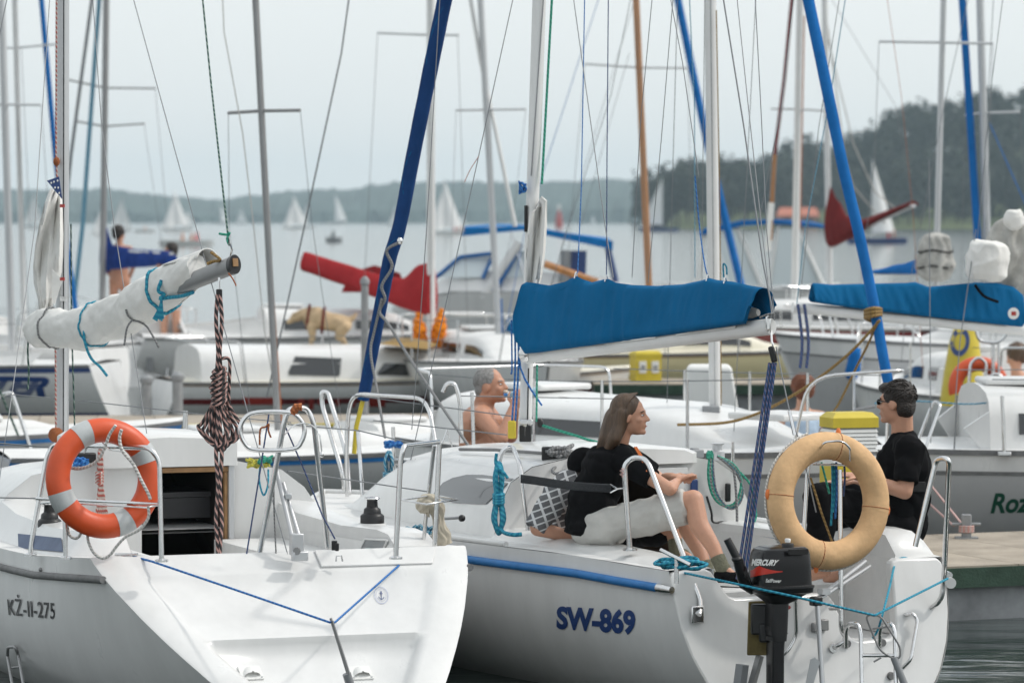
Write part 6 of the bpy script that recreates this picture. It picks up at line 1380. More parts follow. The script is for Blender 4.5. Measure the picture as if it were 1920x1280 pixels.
t = thing('rope_coil', 'turquoise rope coil round a cleat on the right yacht quarter', 'rope', sb(1278, 1072))
c = sb(1278, 1062, .80)
for k in range(7): MB().tube(cr([c + V((cos(a) * (.10 + .035 * sin(k * 2.1)), sin(a) * (.055 + .012 * k % .03), .01 * sin(a * 2 + k) + k * .006)) + V((.02 * sin(k * 3), 0, 0)) for a in [2 * pi * j / 12 for j in range(12)]], 4, True), .0085, 6, True).build('turn', M['r_turq'], t, 60)
tubeo('cleat_horn', [c + V((-.11, -.02, .09)), c + V((.04, -.12, .02))], .011, M['steel'], sw); tubeo('cleat_post', [c + V((-.03, -.07, -.08)), c + V((-.03, -.07, .05))], .012, M['steel'], sw)
# beige lifebuoy
n2 = V((.42, -.90, .10)); c = P(1553, 938, 20.72)
lb2, at2 = lifebuoy(c, n2, .293, .0745, .065, M['beige'], 'worn beige canvas lifebuoy hung on the right yacht stern', up=V((-.10, 0, 1)))
nn = n2.normalized(); u_ = (V((-.10, 0, 1)) - nn * nn.dot(V((-.10, 0, 1)))).normalized(); s_ = u_.cross(nn)
for a0 in (radians(72), radians(168), radians(250), radians(345)):
    d = s_ * cos(a0) + u_ * sin(a0); cc = c + d * .293; MB().tube([cc + (d * cos(2 * pi * k / 24) * .0755 + nn * sin(2 * pi * k / 24) * .066) for k in range(24)], .0022, 5, True).build('seam', M['r_rust'], lb2, 60)
    MB().grid(torus_seg(c, n2, V((-.10, 0, 1)), .293, .0745, .065, a0 - .06, a0 + .06, 4, 20, 1.012)[:], cv=True).build('patch', M['beige'], lb2, 80)
    q0 = c + d * (.293 + .074); MB().ell(q0, (.014, .014, .03)).build('orange_tie', M['stripe_o'], lb2)
def rim(a0, a1, mt, nm, r_=.006, sag=0.0): return tubeo(nm, [c + (s_ * cos(a) + u_ * sin(a)) * (.293 + .079 + sag * sin(pi * k / 24)) - nn * .02 for k in range(25) for a in [a0 + (a1 - a0) * k / 24]], r_, mt, lb2, 6)
rim(radians(168), radians(250), M['r_white'], 'grab_line'); rim(radians(100), radians(168), M['r_white'], 'grab_line'); rim(radians(250), radians(345), M['r_white'], 'grab_line')
# coloured lines hanging behind the ring
for k, (x, y0, y1, mm) in enumerate(((1560, 868, 985, 'r_turq'), (1564, 868, 960, 'r_turq'), (1568, 866, 972, 'r_blue'), (1583, 870, 930, 'r_navy'))): tubeo('hanging_line', cr([P(x, y0, 20.85), P(x + 1, (y0 + y1) / 2, 20.85), P(x - 2, y1, 20.85)], 4), .006, M[mm], None, 6, label=('thin turquoise line hanging at the left inside the beige lifebuoy', 'short turquoise line hanging inside the beige lifebuoy', 'bright blue line hanging inside the beige lifebuoy', 'navy line looped at right inside the beige lifebuoy')[k], cat='rope')
tubeo('hanging_line', [P(1520, 895, 20.9), P(1540, 960, 20.88), P(1560, 1015, 20.85)], .006, M['r_ochre'], None, 6, label='thin ochre line slanting across the opening of the beige lifebuoy', cat='rope')
tubeo('hanging_line', cr([P(1540, 866, 20.9), P(1550, 905, 20.9), P(1555, 925, 20.9)], 4), .006, M['r_green'], None, 6, label='short green line at the upper left inside the beige lifebuoy', cat='rope')
# ropes on the bulkhead at right of the companionway
UB = BU2 - .05
def bq(px, py, d=0): return S.on_u(px, py, UB - d)
t = thing('rope_hank', 'green and grey rope hank hanging on the bulkhead beside the girl', 'rope', bq(1360, 960))
for k in range(6):
    w_ = 16 + 3.2 * k; mm = ('r_green', 'r_grey', 'r_grey', 'r_green', 'r_navy', 'r_grey')[k]
    tubeo('loop', cr([bq(1331 + k, 852), bq(1328 + k * 2, 890, .02), bq(1335 + k * 2, 925, .03), bq(1352 + k * 3, 945 + k * 1.5, .03), bq(1375 + k * 2, 945, .03), bq(1388 + k, 920, .03), bq(1388 - k, 890, .02), bq(1372 - k * 2, 868, .02), bq(1345, 855)], 5), .008, M[mm], t, 6)
MB().tube(cr([bq(1331 + 6 * cos(k * 2), 852 + 7 * sin(k * 2.6), .03) for k in range(10)], 4), .008, 6).build('wraps', M['r_green'], t)
tubeo('grey_line', cr([bq(1376, 880, .05), bq(1380, 920, .05), bq(1382, 975, .05), bq(1378, 995, .05)], 4), .008, M['r_grey'], None, 6, label='grey line with stopper knot hanging beside the green hank', cat='rope')
tubeo('green_line', cr([bq(1388, 885, .02), bq(1408, 910, .02), bq(1414, 940, .02), bq(1418, 965, .02), bq(1414, 985, .02), bq(1418, 1022, .02)], 4), .007, M['r_green'], None, 6, label='green line hanging with a knot right of the rope hank', cat='rope')
tubeo('black_bungee', cr([bq(1325, 930, .01), bq(1334, 960, .01), bq(1337, 978, .01), bq(1360, 978, .01), bq(1388, 980, .01)], 4), .007, M['black'], None, 6, label='black cable bent along the bulkhead under the rope hank', cat='cable')
wn = S.w(BU2 + .25, .52, 1.19); MB().lathe([(.045, 0), (.045, .05), (.03, .06), (.03, .09), (.045, .10)], S.on_u(1345, 862, BU2 + .2), seg=18).build('roof_winch', M['alu'], sw)
MB().box(S.on_u(1300, 850, BU2 + .2), (.10, .09, .05), SAX).box(S.on_u(1302, 844, BU2 + .2), (.05, .04, .03), SAX).build('rope_clutch', M['greyp'], sw, bevel=.008)
tubeo('stanchion', [S.on_u(1374, 885, BU2), S.on_u(1374, 828, BU2)], .010, M['steel'], sw)
# dark sheets on the cabin roof
tangle('rope_tangle', 1048, 846, 27, 12, 22.6, M['r_grey'], 'dark grey rope heap on the cabin roof left of the girl', 30, .012, 5, .12)
MB().box(P(1030, 850, 22.6), (.09, .08, .08)).build('jammer_block', M['black'], sw, bevel=.01)
tubeo('roof_line', [P(862, 842, 23.6), P(930, 843, 23.2), P(1028, 850, 22.6)], .010, M['r_grey'], sw, 6); tubeo('roof_line', cr([P(1045, 852, 22.6), P(1046, 868, 22.5), P(1036, 882, 22.4), P(1044, 888, 22.35), P(1060, 882, 22.3)], 5), .010, M['r_grey'], sw, 6)
# hanks hanging on rails
def hank(name, cx_, y0, y1, D, mt, label, wmax=12, n=6, r_=.008, seed=0, neck=.45):
    t = thing(name, label, 'rope', P(cx_, y1, D)); q = random.Random(seed)
    for k in range(n):
        w_ = wmax * (.55 + .45 * k / n) * q.uniform(.8, 1.1); yn = y0 + (y1 - y0) * neck; dd_ = q.uniform(-.04, .04); lo = y1 - q.uniform(0, 10)
        MB().tube(cr([P(cx_ + q.uniform(-2, 2), y0 + q.uniform(0, 6), D), P(cx_ + w_ * .7, y0 + (yn - y0) * .4, D + dd_), P(cx_ + w_ * .45, yn, D - .01), P(cx_ + w_, (yn + lo) / 2 + 8, D + dd_), P(cx_ + w_ * .3, lo, D + dd_), P(cx_ - w_ * .3, lo - 2, D + dd_), P(cx_ - w_, (yn + lo) / 2 + 8, D + dd_), P(cx_ - w_ * .45, yn, D - .02), P(cx_ - w_ * .7, y0 + (yn - y0) * .4, D + dd_)], 5, True), r_, 6, True).build('loop', mt, t, 60)
    for k in range(4):
        yn = y0 + (y1 - y0) * neck - 6 + k * 5; MB().tube(cr([P(cx_ - wmax * .7, yn, D), P(cx_, yn + 2, D - .05), P(cx_ + wmax * .7, yn - 1, D), P(cx_, yn - 2, D + .05)], 4, True), r_, 6, True).build('wrap', mt, t, 60)
    return t
hank('rope_hank', 729, 846, 975, 24.7, M['r_teal'], 'teal rope hank hanging on the lifeline behind the black winch', 14, 8, .0085, 1, .36)
t = hank('rope_hank', 935, 866, 1000, 21.7, M['r_turq'], 'turquoise rope hank hanging on the steel rail hoop', 12, 5, .0115, 4, .5)
tubeo('tail', cr([P(938, 990, 21.7), P(945, 998, 21.6), P(962, 1002, 21.5), P(978, 1001, 21.5)], 5), .012, M['r_turq'], t, 6)
tubeo('tail', cr([P(931, 850, 21.7), P(930, 870, 21.7), P(944, 885, 21.65), P(952, 896, 21.65)], 5), .009, M['r_turq'], t, 6)
tangle('rope_tangle', 785, 1000, 32, 17, 21.5, M['r_teal'], 'blue rope tangle lying on the deck right of the left winch', 30, .007, 8, .08)
tangle('rope_tangle', 738, 833, 22, 8, 25.2, M['r_blue'], 'bright blue rope knot on the pulpit above the teal hank', 20, .009, 9, .06)
# canvas bag
t = thing('canvas_bag', 'beige canvas bag tied to the rail between the two near yachts', 'bag', P(810, 1026, 20.85))
pleat('body', [(P(784, 957, 20.85), .018), (P(792, 950, 20.85), .045), (P(806, 946, 20.85), .055), (P(818, 955, 20.85), .042), (P(822, 972, 20.85), .030), (P(824, 988, 20.85), .036), (P(829, 1008, 20.85), .048), (P(834, 1022, 20.85), .035)], 7, mat('beige_canvas', (.50, .45, .36), .9, var=.25, vs=8, bump=.5, bs=14), t, .14)
tubeo('crank_handle', [P(828, 972, 21.2), P(862, 970, 21.2)], .008, M['greyp'], sw); MB().ell(P(866, 971, 21.2), (.02, .02, .02)).build('handle_knob', M['black'], sw)
# ================================================================== YACHTS ACROSS THE DOCK
tB, frB, rgB, hmB, cbB, shB, hbB = yacht('white and grey yacht with dark wedge windows across the dock, white mast', 1336, 29.6, -140, 4.9, 2.35, .84, .58, 'gel_grey', 'gel', mast=(1331, TOPY, 1341, 760, .046, 'mast_white'), stripes=((.005, .15, 'gel'), (.15, .18, 'rubber')),
    cab=(.10, .78, .85, .36), win=((.28, .62),), posts=5, stays=(([(1343, 20, 29.5), (1346, 180, 29.5), (1350, 420, 29.5), (1352, 760, 29.5)], .005, 'r_ochre'), ([(1322, TOPY, 29.2), (1318, 300, 29.2), (1316, 540, 29.2)], .003, 'wire'), ([(1290, TOPY, 29.3), (1302, 200, 29.3), (1303, 520, 29.2)], .004, 'r_teal')), group='yachts moored behind')
fp = [(1503, -60, 29.0), (1545, 140, 28.8), (1580, 310, 28.7), (1613, 450, 28.6), (1640, 580, 28.5), (1660, 690, 28.4), (1690, 830, 28.3)]
pts = cr([P(*p) for p in fp], 8); N = len(pts); fj = tubeo('furled_headsail', pts, [.044 * (1 - .12 * i / N) * (1 + .05 * mnoise.noise(V((i * .4, 3, 0)))) for i in range(N)], M['cover3'], tB, 14)
MB().box(P(1333, 768, 29.5), (.13, .12, .06)).build('mast_step', M['greyp'], tB, bevel=.01)
o = MB().box(frB.w(3.6, .0, 1.14), (.55, .6, .05), (frB.s, frB.a, UZ)).build('fore_hatch', M['gel'], tB, bevel=.015); 
MB().box(P(1072, 752, 30.5), (.22, .1, .07)).build('rope_clutch', M['black'], tB, bevel=.01)
tubeo('roof_line', cr([P(1010, 756, 30.6), P(1100, 757, 30.4), P(1250, 760, 30), P(1320, 762, 29.7)], 5), .008, M['r_teal'], tB, 5)
# boat with its name on the hull
tR, frR, rgR, hmR, cbR, shR, hbR = yacht('white and grey yacht with green hull lettering at the right edge across the dock', 2215, 30.2, -88, 6.0, 2.3, .86, .4, 'gel_grey', 'gel', mast=None, stripes=((.005, .15, 'gel'), (.15, .18, 'rubber')), cab=(.13, .75, .86, .42), win=((.06, .3), (.4, .7)), posts=5, group='yachts moored behind')
for ch in list(tR.children):
    if ch.name.startswith('pushpit'): bpy.data.objects.remove(ch)
decal('Roz', ((1858, 924), (1934, 922), (1934, 960), (1857, 962)), hmR, mat('dark_green_paint', (.008, .075, .045), .5), tR, off=.03, shear=.25)
A_, B_ = P(1486, 576, 29.9), P(1945, 622, 30.3); bo = tubeo('boom', [A_, B_], .042, M['mast_white'], tR, 12)
TC2 = [(1520, 536), (1524, 531), (1560, 534), (1640, 532), (1700, 531), (1716, 529), (1740, 538), (1790, 534), (1830, 530), (1870, 531), (1900, 538), (1916, 552)]
LC2 = [(1520, 560), (1526, 566), (1600, 577), (1700, 589), (1800, 600), (1890, 610), (1912, 612), (1918, 600)]
cv2, cn2 = cloth_cover(1522, 1917, TC2, lambda x: ylerp(LC2, x), lambda x: 29.9 + .4 * (x - 1486) / 460, .08, M['cover'], bo, seed=9, wr=.028)
tubeo('cover_fold', cr([P(1828, 534, 30.0), P(1845, 555, 29.97), P(1872, 566, 29.98)], 4), .012, M['cloth_black'], cv2, 6)
c = P(1893, 587, 29.95); MB().lathe([(.045, 0), (.045, .004)], c + cn2 * .09, cn2, 20).build('maker_badge', M['white'], cv2); MB().box(c + cn2 * .097, (.035, .006, .03)).build('badge_mark', M['red_paint'], cv2)
for k, (x, y) in enumerate(((1504, 578), (1516, 580))): tubeo('reef_line', cr([P(x - 8, 570, 29.85), P(x, 640, 29.85), P(x - 4, 690, 29.85)], 4), .012, M['r_navy'], bo, 6)
pleat('lowered_sail', [(P(1880, 545, 30.4), .10), (P(1890, 515, 30.4), .19), (P(1898, 470, 30.4), .21), (P(1908, 430, 30.4), .17), (P(1915, 405, 30.4), .06)], 8, M['sail_old'], tR, .15, 60, .7, 3)
pleat('lowered_sail', [(P(1915, 555, 30.6), .12), (P(1928, 510, 30.6), .24), (P(1940, 460, 30.6), .24), (P(1950, 420, 30.6), .1)], 8, M['sail_old'], tR, .15, 60, .7, 5)
hp = MB().lathe([(.12, 0), (.16, .05), (.17, .16), (.15, .28), (.11, .31)], P(1848, 527, 30.0), (.1, 0, 1), 20); blob('sail_bag', hp, M['sail'], tR, .010, 5, wr=-.016, wf=6)
hp = MB().ell(P(1902, 412, 30.2), (.09, .09, .09)); blob('sail_bag', hp, M['sail'], tR, .010, 5, wr=-.016, wf=8)
rail(tR, [P(1712, 850, 29.4), P(1745, 765, 29.4), P(1752, 752, 29.4), P(1765, 757, 29.3), P(1735, 840, 29.2)], .013, 'ladder_hoop', rad=.05)
tubeo('handrail', [P(1588, 795, 29.3), P(1605, 768, 29.3), P(1640, 762, 29.3)], .014, M['alu_dark'], tR, 8)
tubeo('shroud', [P(1795, 740, 29.3), P(1788, 860, 29.3)], .006, M['wire'], tR, 5); tubeo('shroud', [P(1742, 300, 30), P(1745, 830, 29.3)], .004, M['wire'], tR, 5); tubeo('shroud', [P(1830, 430, 30), P(1800, 640, 29.7), P(1790, 765, 29.4)], .004, M['wire'], tR, 5)
tubeo('roof_line', cr([P(1640, 756, 29.4), P(1720, 752, 29.5), P(1830, 757, 29.5), P(1925, 740, 29.6)], 5), .007, M['r_teal'], tR, 5)
for x in (1883,): 
    b0 = P(x, 850, 29.1); tubeo('stanchion', [b0, P(x - 4, 742, 29.1)], .015, M['steel'], tR, 8); MB().box(b0, (.10, .06, .03)).build('stanchion_foot', M['steel'], tR, bevel=.005)
# ochre rope round the furled sail
t = thing('ochre_rope', 'ochre rope tied round the blue furled headsail and led away to the left', 'rope', P(1640, 600, 28.4))
for k in range(3): MB().tube(cr([P(1622, 583 + k * 6, 28.5), P(1637, 578 + k * 7, 28.36), P(1652, 580 + k * 5, 28.5), P(1637, 590 + k * 6, 28.62)], 5, True), .014, 6, True).build('turn', M['r_ochre'], t, 60)
tubeo('line', cr([P(1650, 600, 28.4), P(1600, 655, 28.5), P(1540, 705, 28.6), P(1480, 745, 28.7), P(1420, 775, 28.8), P(1360, 792, 28.9), P(1270, 796, 29)], 6), .011, M['r_ochre'], t, 6)
tubeo('line', cr([P(1646, 602, 28.4), P(1630, 640, 28.5), P(1605, 690, 28.6), P(1575, 752, 28.7), P(1560, 775, 28.8)], 6), .009, M['r_ochre'], t, 6)
# bollard with pink line on the dock
bp = Fr.on_z(None, 1812, 1009, DZ)
t = thing('dock_cleat', 'grey steel bollard cleat on the dock wrapped with pink rope', 'bollard', bp)
MB().box(bp + V((0, 0, .09)), (.065, .065, .16)).build('post', M['pile'], t, bevel=.006); tubeo('horn', [bp + V((-.10, 0, .10)), bp + V((.10, 0, .10))], .012, M['pile'], t); MB().box(bp + V((0, 0, .006)), (.16, .1, .012)).build('base', M['pile'], t)
for k in range(4): MB().tube([bp + V((cos(a) * .05, sin(a) * .05, .05 + .012 * k)) for a in [2 * pi * j / 12 for j in range(12)]], .0075, 6, True).build('rope_turn', M['r_rose'], t, 60)
tubeo('mooring_line', [bp + V((-.03, 0, .10)), P(1730, 890, 28.6)], .008, M['r_rose'], t, 6); tubeo('mooring_line', [bp + V((-.09, 0, .09)), P(1716, 920, 28.5)], .008, M['r_rose'], t, 6)
# low boat carrying the white box and the red-haired person
tD, frD, *_ = yacht('low white open boat carrying a white box behind the white mast', 1440, 36.5, -100, 5.0, 1.9, .45, .5, 'gel_grey', 'deck', mast=None, cab=None, rails=False)
b = thing('white_locker', 'white moulded locker box behind the white mast', 'box', P(1340, 800, 35.8))
MB().loft([[P(x, y, 35.8 + d) for x, y, d in q] for q in ([(1290, 800, -.2), (1390, 800, -.2), (1390, 800, .25), (1290, 800, .25)], [(1287, 690, -.2), (1372, 690, -.2), (1372, 690, .25), (1287, 690, .25)], [(1293, 682, -.15), (1365, 682, -.15), (1365, 682, .2), (1293, 682, .2)])]).build('body', M['white'], b, 30, bevel=.02)
# stern of a yacht with orange horseshoe and yellow banner at right
tO, frO, *_ = yacht('white yacht stern with steel hoops under the orange horseshoe buoy', 1905, 42, 20, 6.0, 2.2, .72, .35, mast=None, cab=(.4, .75, .6, .4))
n3 = V((.1, -1, .1)); rows = torus_seg(P(1835, 726, 39.5), n3, UZ, .24, .075, .06, radians(-15), radians(195), 30, 14)
MB().loft(rows).build('horseshoe_buoy', M['orange'], label='orange horseshoe lifebuoy at the right on a yacht stern', cat='lifebuoy', smooth=80)
for q in (((1815, 735), (1820, 680), (1835, 668), (1850, 680), (1845, 735)), ((1850, 735), (1856, 705), (1868, 700), (1880, 706), (1880, 735)), ((1830, 620), (1836, 640), (1870, 643), (1885, 632), (1888, 612))): rail(tO, [P(x, y, 39.3) for x, y in q], .016, 'stern_hoop', rad=.12)
tubeo('flagpole', [P(1862, 640, 39.4), P(1862, 760, 39.4)], .02, M['steel'], tO); tubeo('flagpole', [P(1872, 640, 39.4), P(1874, 760, 39.4)], .014, M['steel'], tO)
t = thing('yellow_marker', 'tall yellow marker with navy swirl behind the orange horseshoe buoy', 'marker', P(1805, 760, 41))
ym = MB().loft([[P(x + w_ * cos(2 * pi * k / 20), y, 41) + V((0, w_ / FPX * 41 * sin(2 * pi * k / 20), 0)) for k in range(20)] for x, y, w_ in ((1805, 760, 44), (1806, 700, 37), (1808, 640, 28), (1810, 616, 22), (1810, 610, 8))]); ym.build('body', M['yellow'], t, 50)
vs_ = [(.5 + r_ * cos(a), .5 + r_ * sin(a)) for r_ in (.5, .30) for a in [2 * pi * i / 24 for i in range(25)]]; decal_geo(vs_, [(i, i + 1, 26 + i, 25 + i) for i in range(24)], ((1784, 614), (1820, 614), (1816, 668), (1780, 668)), ym, M['navy'], t, 'swirl_mark', .004)

# ================================================================== PEOPLE AND A DOG
def frus(mb, a, ra, b_, rb, seg=14, flat=1.0):
    a, b_ = V(a), V(b_); return mb.lathe([(ra, 0), ((ra + rb) / 2, (b_ - a).length / 2), (rb, (b_ - a).length)], a, b_ - a, seg)
def chain(mb, pts):                          # pts: (Vector, radius)
    for (a, ra), (b_, rb) in zip(pts, pts[1:]): mb.cap_(a, ra, b_, rb, 12)
def axes(f, u=V((0, 0, 1))):
    f = V(f).normalized(); l = V(u).cross(f).normalized(); return f, l, f.cross(l).normalized()
def head_parts(mb, c, ax, k=1.0):
    f, l, u = ax; p = lambda x, y, z: c + (f * x + l * y + u * z) * k; A = (f, l, u); e = lambda q, r_: mb.ell(p(*q), tuple(v * k for v in r_), A, 16)
    e((-.012, 0, .028), (.098, .076, .098)); e((.028, 0, -.030), (.066, .058, .078)); e((.045, 0, -.082), (.040, .036, .030)); e((.0, 0, -.055), (.065, .055, .055))
    e((.074, 0, .030), (.022, .050, .016)); mb.cap_(p(.086, 0, .018), .010 * k, p(.112, 0, -.018), .0125 * k); e((.098, .012, -.022), (.012, .009, .008)); e((.098, -.012, -.022), (.012, .009, .008))
    e((.088, 0, -.050), (.014, .024, .0085)); e((.087, 0, -.064), (.013, .021, .009)); e((.080, 0, -.092), (.022, .022, .018))
    for s_ in (-1, 1): e((-.008, .077 * s_, -.008), (.022, .010, .033)); e((.058, .040 * s_, -.018), (.025, .020, .022))
def head_extras(c, ax, parent, k=1.0, hair=None, brow=True):
    f, l, u = ax; p = lambda x, y, z: c + (f * x + l * y + u * z) * k; A = (f, l, u)
    for s_ in (-1, 1):
        MB().ell(p(.079, .031 * s_, .010), (.008 * k, .011 * k, .0048 * k), A, 10).build('eye', M['white'], parent)
        MB().ell(p(.0865, .030 * s_, .010), (.004 * k, .006 * k, .006 * k), A, 8).build('iris', M['hair_dark'], parent)
        if brow: MB().tube([p(.088, .012 * s_, .028), p(.086, .032 * s_, .034), p(.074, .052 * s_, .028)], .004 * k, 6).build('eyebrow', hair or M['hair_dark'], parent)
    MB().tube([p(.098, -.016, -.057), p(.103, 0, -.057), p(.098, .016, -.057)], .003 * k, 6).build('mouth', mat('lip', (.36, .12, .10), .5), parent)
def hand(mb, w_, d, n, k=1.0, curl=.6, side=1):
    """palm and five fingers: w_ wrist point, d direction to the fingers, n palm normal"""
    d = V(d).normalized(); n = V(n); n = (n - d * n.dot(d)).normalized(); s_ = d.cross(n) * side
    mb.ell(w_ + d * .045 * k, (.048 * k, .038 * k, .016 * k), (d, s_, n), 12); mb.cap_(w_ - d * .02, .024 * k, w_ + d * .03 * k, .024 * k)
    for i, (off, ln) in enumerate(((-.030, .062), (-.010, .075), (.010, .080), (.030, .072))):
        q = w_ + d * .082 * k + s_ * off * k; a = curl * .5
        for seg_, r_ in ((.45, .0095), (.33, .0088), (.25, .008)):
            dn = (d * cos(a) + n * sin(a)).normalized(); q2 = q + dn * ln * seg_ * k; mb.cap_(q, r_ * k, q2, r_ * .95 * k, 8); q = q2; a += curl
    q = w_ + d * .03 * k + s_ * .030 * k
    for dn, ln, r_ in ((d * .6 + s_ * .8, .035, .012), (d * .85 + s_ * .45 + n * .3, .03, .0105), (d * .95 + n * .4, .024, .009)):
        q2 = q + V(dn).normalized() * ln * k; mb.cap_(q, r_ * k, q2, r_ * .95 * k, 8); q = q2
# ---------------------------------------------------------------- the girl
g = thing('person', 'seated girl with long brown hair, black T-shirt and light grey shorts', 'person', P(1125, 1022, 21.6))
J = dict(pel=P(1122, 975, 21.6), wai=P(1108, 930, 21.6), che=P(1135, 878, 21.6), nk=P(1160, 838, 21.6), hd=P(1181, 780, 21.58), sr=P(1172, 866, 21.43), sl=P(1186, 864, 21.77), er=P(1256, 917, 21.25), hr=P(1268, 903, 21.4), el=P(1246, 905, 21.78), hl=P(1252, 893, 21.55),
         pr=P(1130, 990, 21.46), pl=P(1135, 985, 21.74), kr=P(1300, 937, 21.3), ar=P(1353, 1062, 21.16), kl=P(1285, 945, 21.66), al=P(1326, 1074, 21.46))
hax = axes((.97, -.16, -.02), V((-.05, 0, 1)))
mb = MB(); head_parts(mb, J['hd'], hax, .93)
chain(mb, [(J['hd'] + V((-.03, 0, -.05)), .048), (J['nk'], .052), (J['che'], .105), (J['wai'], .10), (J['pel'], .115)])
mb.ell(J['che'] + V((.0, 0, 0)), (.11, .16, .13), (V((1, 0, 0)), V((0, 1, 0)), UZ)); mb.cap_(J['nk'] + V((0, 0, -.03)), .05, J['sr'], .05); mb.cap_(J['nk'] + V((0, 0, -.03)), .05, J['sl'], .05)
chain(mb, [(J['sr'], .052), (J['sr'].lerp(J['er'], .5), .044), (J['er'], .037), (J['er'].lerp(J['hr'], .3), .036), (J['hr'], .024)])
chain(mb, [(J['sl'], .052), (J['sl'].lerp(J['el'], .5), .044), (J['el'], .037), (J['el'].lerp(J['hl'], .3), .036), (J['hl'], .024)])
hand(mb, J['hr'], V((.42, .45, .25)), V((.5, .2, -.8)), .95, .55, -1); hand(mb, J['hl'], V((.75, -.5, .05)), V((.3, 0, -1)), .95, .5, 1)
for a, k_, f_, ra in ((J['pr'], J['kr'], J['ar'], 0), (J['pl'], J['kl'], J['al'], 0)):
    cf = k_.lerp(f_, .33) + V((-.022, 0, -.012)); chain(mb, [(a, .09), (a.lerp(k_, .5), .078), (k_, .058), (cf, .056), (k_.lerp(f_, .7), .042), (f_, .034)])
    mb.cap_(f_, .032, f_ + V((.08, -.03, -.06)), .022)
gb = blob('body', mb, M['skin'], g, .0065, 6)
head_extras(J['hd'], hax, gb, .93, M['hair_brown'])
mb = MB(); ck = P(1128, 905, 21.6)
chain(mb, [(J['nk'] + V((-.005, 0, -.02)), .068), (J['che'], .135), (ck, .135), (J['wai'] + V((-.005, 0, -.02)), .130), (P(1112, 968, 21.6), .125)])
mb.ell(J['che'] + V((-.01, 0, 0)), (.125, .205, .14), (V((1, 0, 0)), V((0, 1, 0)), UZ)); mb.ell(P(1115, 948, 21.6), (.125, .19, .14)); mb.ell(P(1112, 972, 21.6), (.118, .185, .09)); frus(mb, P(1114, 955, 21.6), .150, P(1110, 1002, 21.6), .158); mb.ell(P(1110, 985, 21.6), (.150, .215, .075))
for s_, e_ in (('sr', 'er'), ('sl', 'el')):
    mb.cap_(J['nk'] + V((0, 0, -.04)), .07, J[s_], .07); frus(mb, J[s_].lerp(J[e_], -.15), .072, J[s_].lerp(J[e_], .62), .064)
shirt = blob('t_shirt', mb, M['cloth_black'], g, .008, 6, wr=.012)
for k in (0, 9): tubeo('sleeve_piping', cr([P(1190 + k * .35, 838, 21.46), P(1200 + k * .4, 855, 21.355), P(1207 + k * .5, 872, 21.32), P(1213 + k * .4, 884, 21.29)], 4), .0045, M['stripe_o'], shirt, 6)
mb = MB(); mb.ell(P(1130, 992, 21.6), (.15, .20, .105)); mb.ell(P(1114, 1000, 21.6), (.13, .20, .085)); mb.cap_(P(1126, 992, 21.6), .115, J['pr'], .120); mb.cap_(P(1126, 992, 21.6), .115, J['pl'], .120)
for a, k_ in (('pr', 'kr'), ('pl', 'kl')):
    frus(mb, J[a], .105, J[a].lerp(J[k_], .93), .082)
    frus(mb, J[a].lerp(J[k_], .3) + V((0, 0, -.03)), .085, J[a].lerp(J[k_], .95) + V((-.02, 0, -.05)), .08)
blob('shorts', mb, M['cloth_grey'], g, .009, 5, wr=-.013, wf=6.0)
for f_, k_ in ((J['ar'], J['kr']), (J['al'], J['kl'])):
    mb = MB(); frus(mb, k_.lerp(f_, .84), .043, f_ + V((.01, 0, -.02)), .041); mb.ell(f_ + V((.01, 0, -.015)), (.045, .042, .045)); blob('sock', mb, M['sock'], g, .006, 3)
    mb = MB(); mb.ell(f_ + V((.02, -.005, -.055)), (.072, .052, .045)); mb.ell(f_ + V((.085, -.03, -.062)), (.09, .05, .040)); mb.ell(f_ + V((.15, -.055, -.073)), (.055, .046, .029)); sh_ = blob('shoe', mb, M['cloth_black'], g, .006, 3)
    MB().prism([f_ + V((-.04 + .0, -.045, -.098)), f_ + V((.19, -.11, -.104)), f_ + V((.205, -.03, -.104)), f_ + V((-.03, .04, -.098))], (0, 0, .016)).build('sole', M['white'], sh_, 20)
# long hair
f, l, u = hax; hp_ = lambda x, y, z: J['hd'] + (f * x + l * y + u * z) * .93
mb = MB(); A = (f, l, u)
mb.ell(hp_(-.026, 0, .042), (.100 * .93, .086 * .93, .100 * .93), A, 18); mb.ell(hp_(-.070, 0, -.02), (.066, .080, .09), A, 16)
chain(mb, [(hp_(-.075, .0, -.02), .078), (P(1145, 820, 21.58), .070), (P(1130, 848, 21.58), .045), (P(1120, 862, 21.58), .018)])
for s_ in (-1, 1): chain(mb, [(hp_(-.035, .055 * s_, .02), .045), (hp_(-.052, .062 * s_, -.06), .042), (P(1152, 822, 21.58 - .07 * -s_), .04), (P(1136, 846, 21.58 - .06 * -s_), .022)])
hr_ = blob('hair', mb, M['hair_brown'], g, .007, 5)
q = random.Random(11)
for k in range(120):
    side = -1 if k % 4 else 1; t0 = q.uniform(0, 1); y0 = q.uniform(.1, 1.0) * side
    a0 = hp_(.045 - .075 * t0, .012 * side, .141 - .012 * t0)
    st = [a0, hp_(.012 - .085 * t0, side * (.050 + .02 * (1 - t0)), .105 - .01 * t0), hp_(-.028 - .085 * t0 * .8, side * .088 * (1 - .25 * t0), .03), hp_(-.045 - .09 * t0 * .8, side * .088 * (1 - .3 * t0), -.05)]
    e_ = P(1160 - 42 * t0 + q.uniform(-5, 5), 826 + 26 * t0 + q.uniform(-6, 10), 21.58 + side * (.085 - .045 * t0)); st += [hp_(-.052 - .09 * t0, side * .078, -.05).lerp(e_, .55), e_]
    MB().tube(cr(st, 4), [.0045] * 17 + [.004, .003, .002, .001][:max(0, len(cr(st, 4)) - 17)], 5).build('lock', M['hair_brown'], hr_, 60)
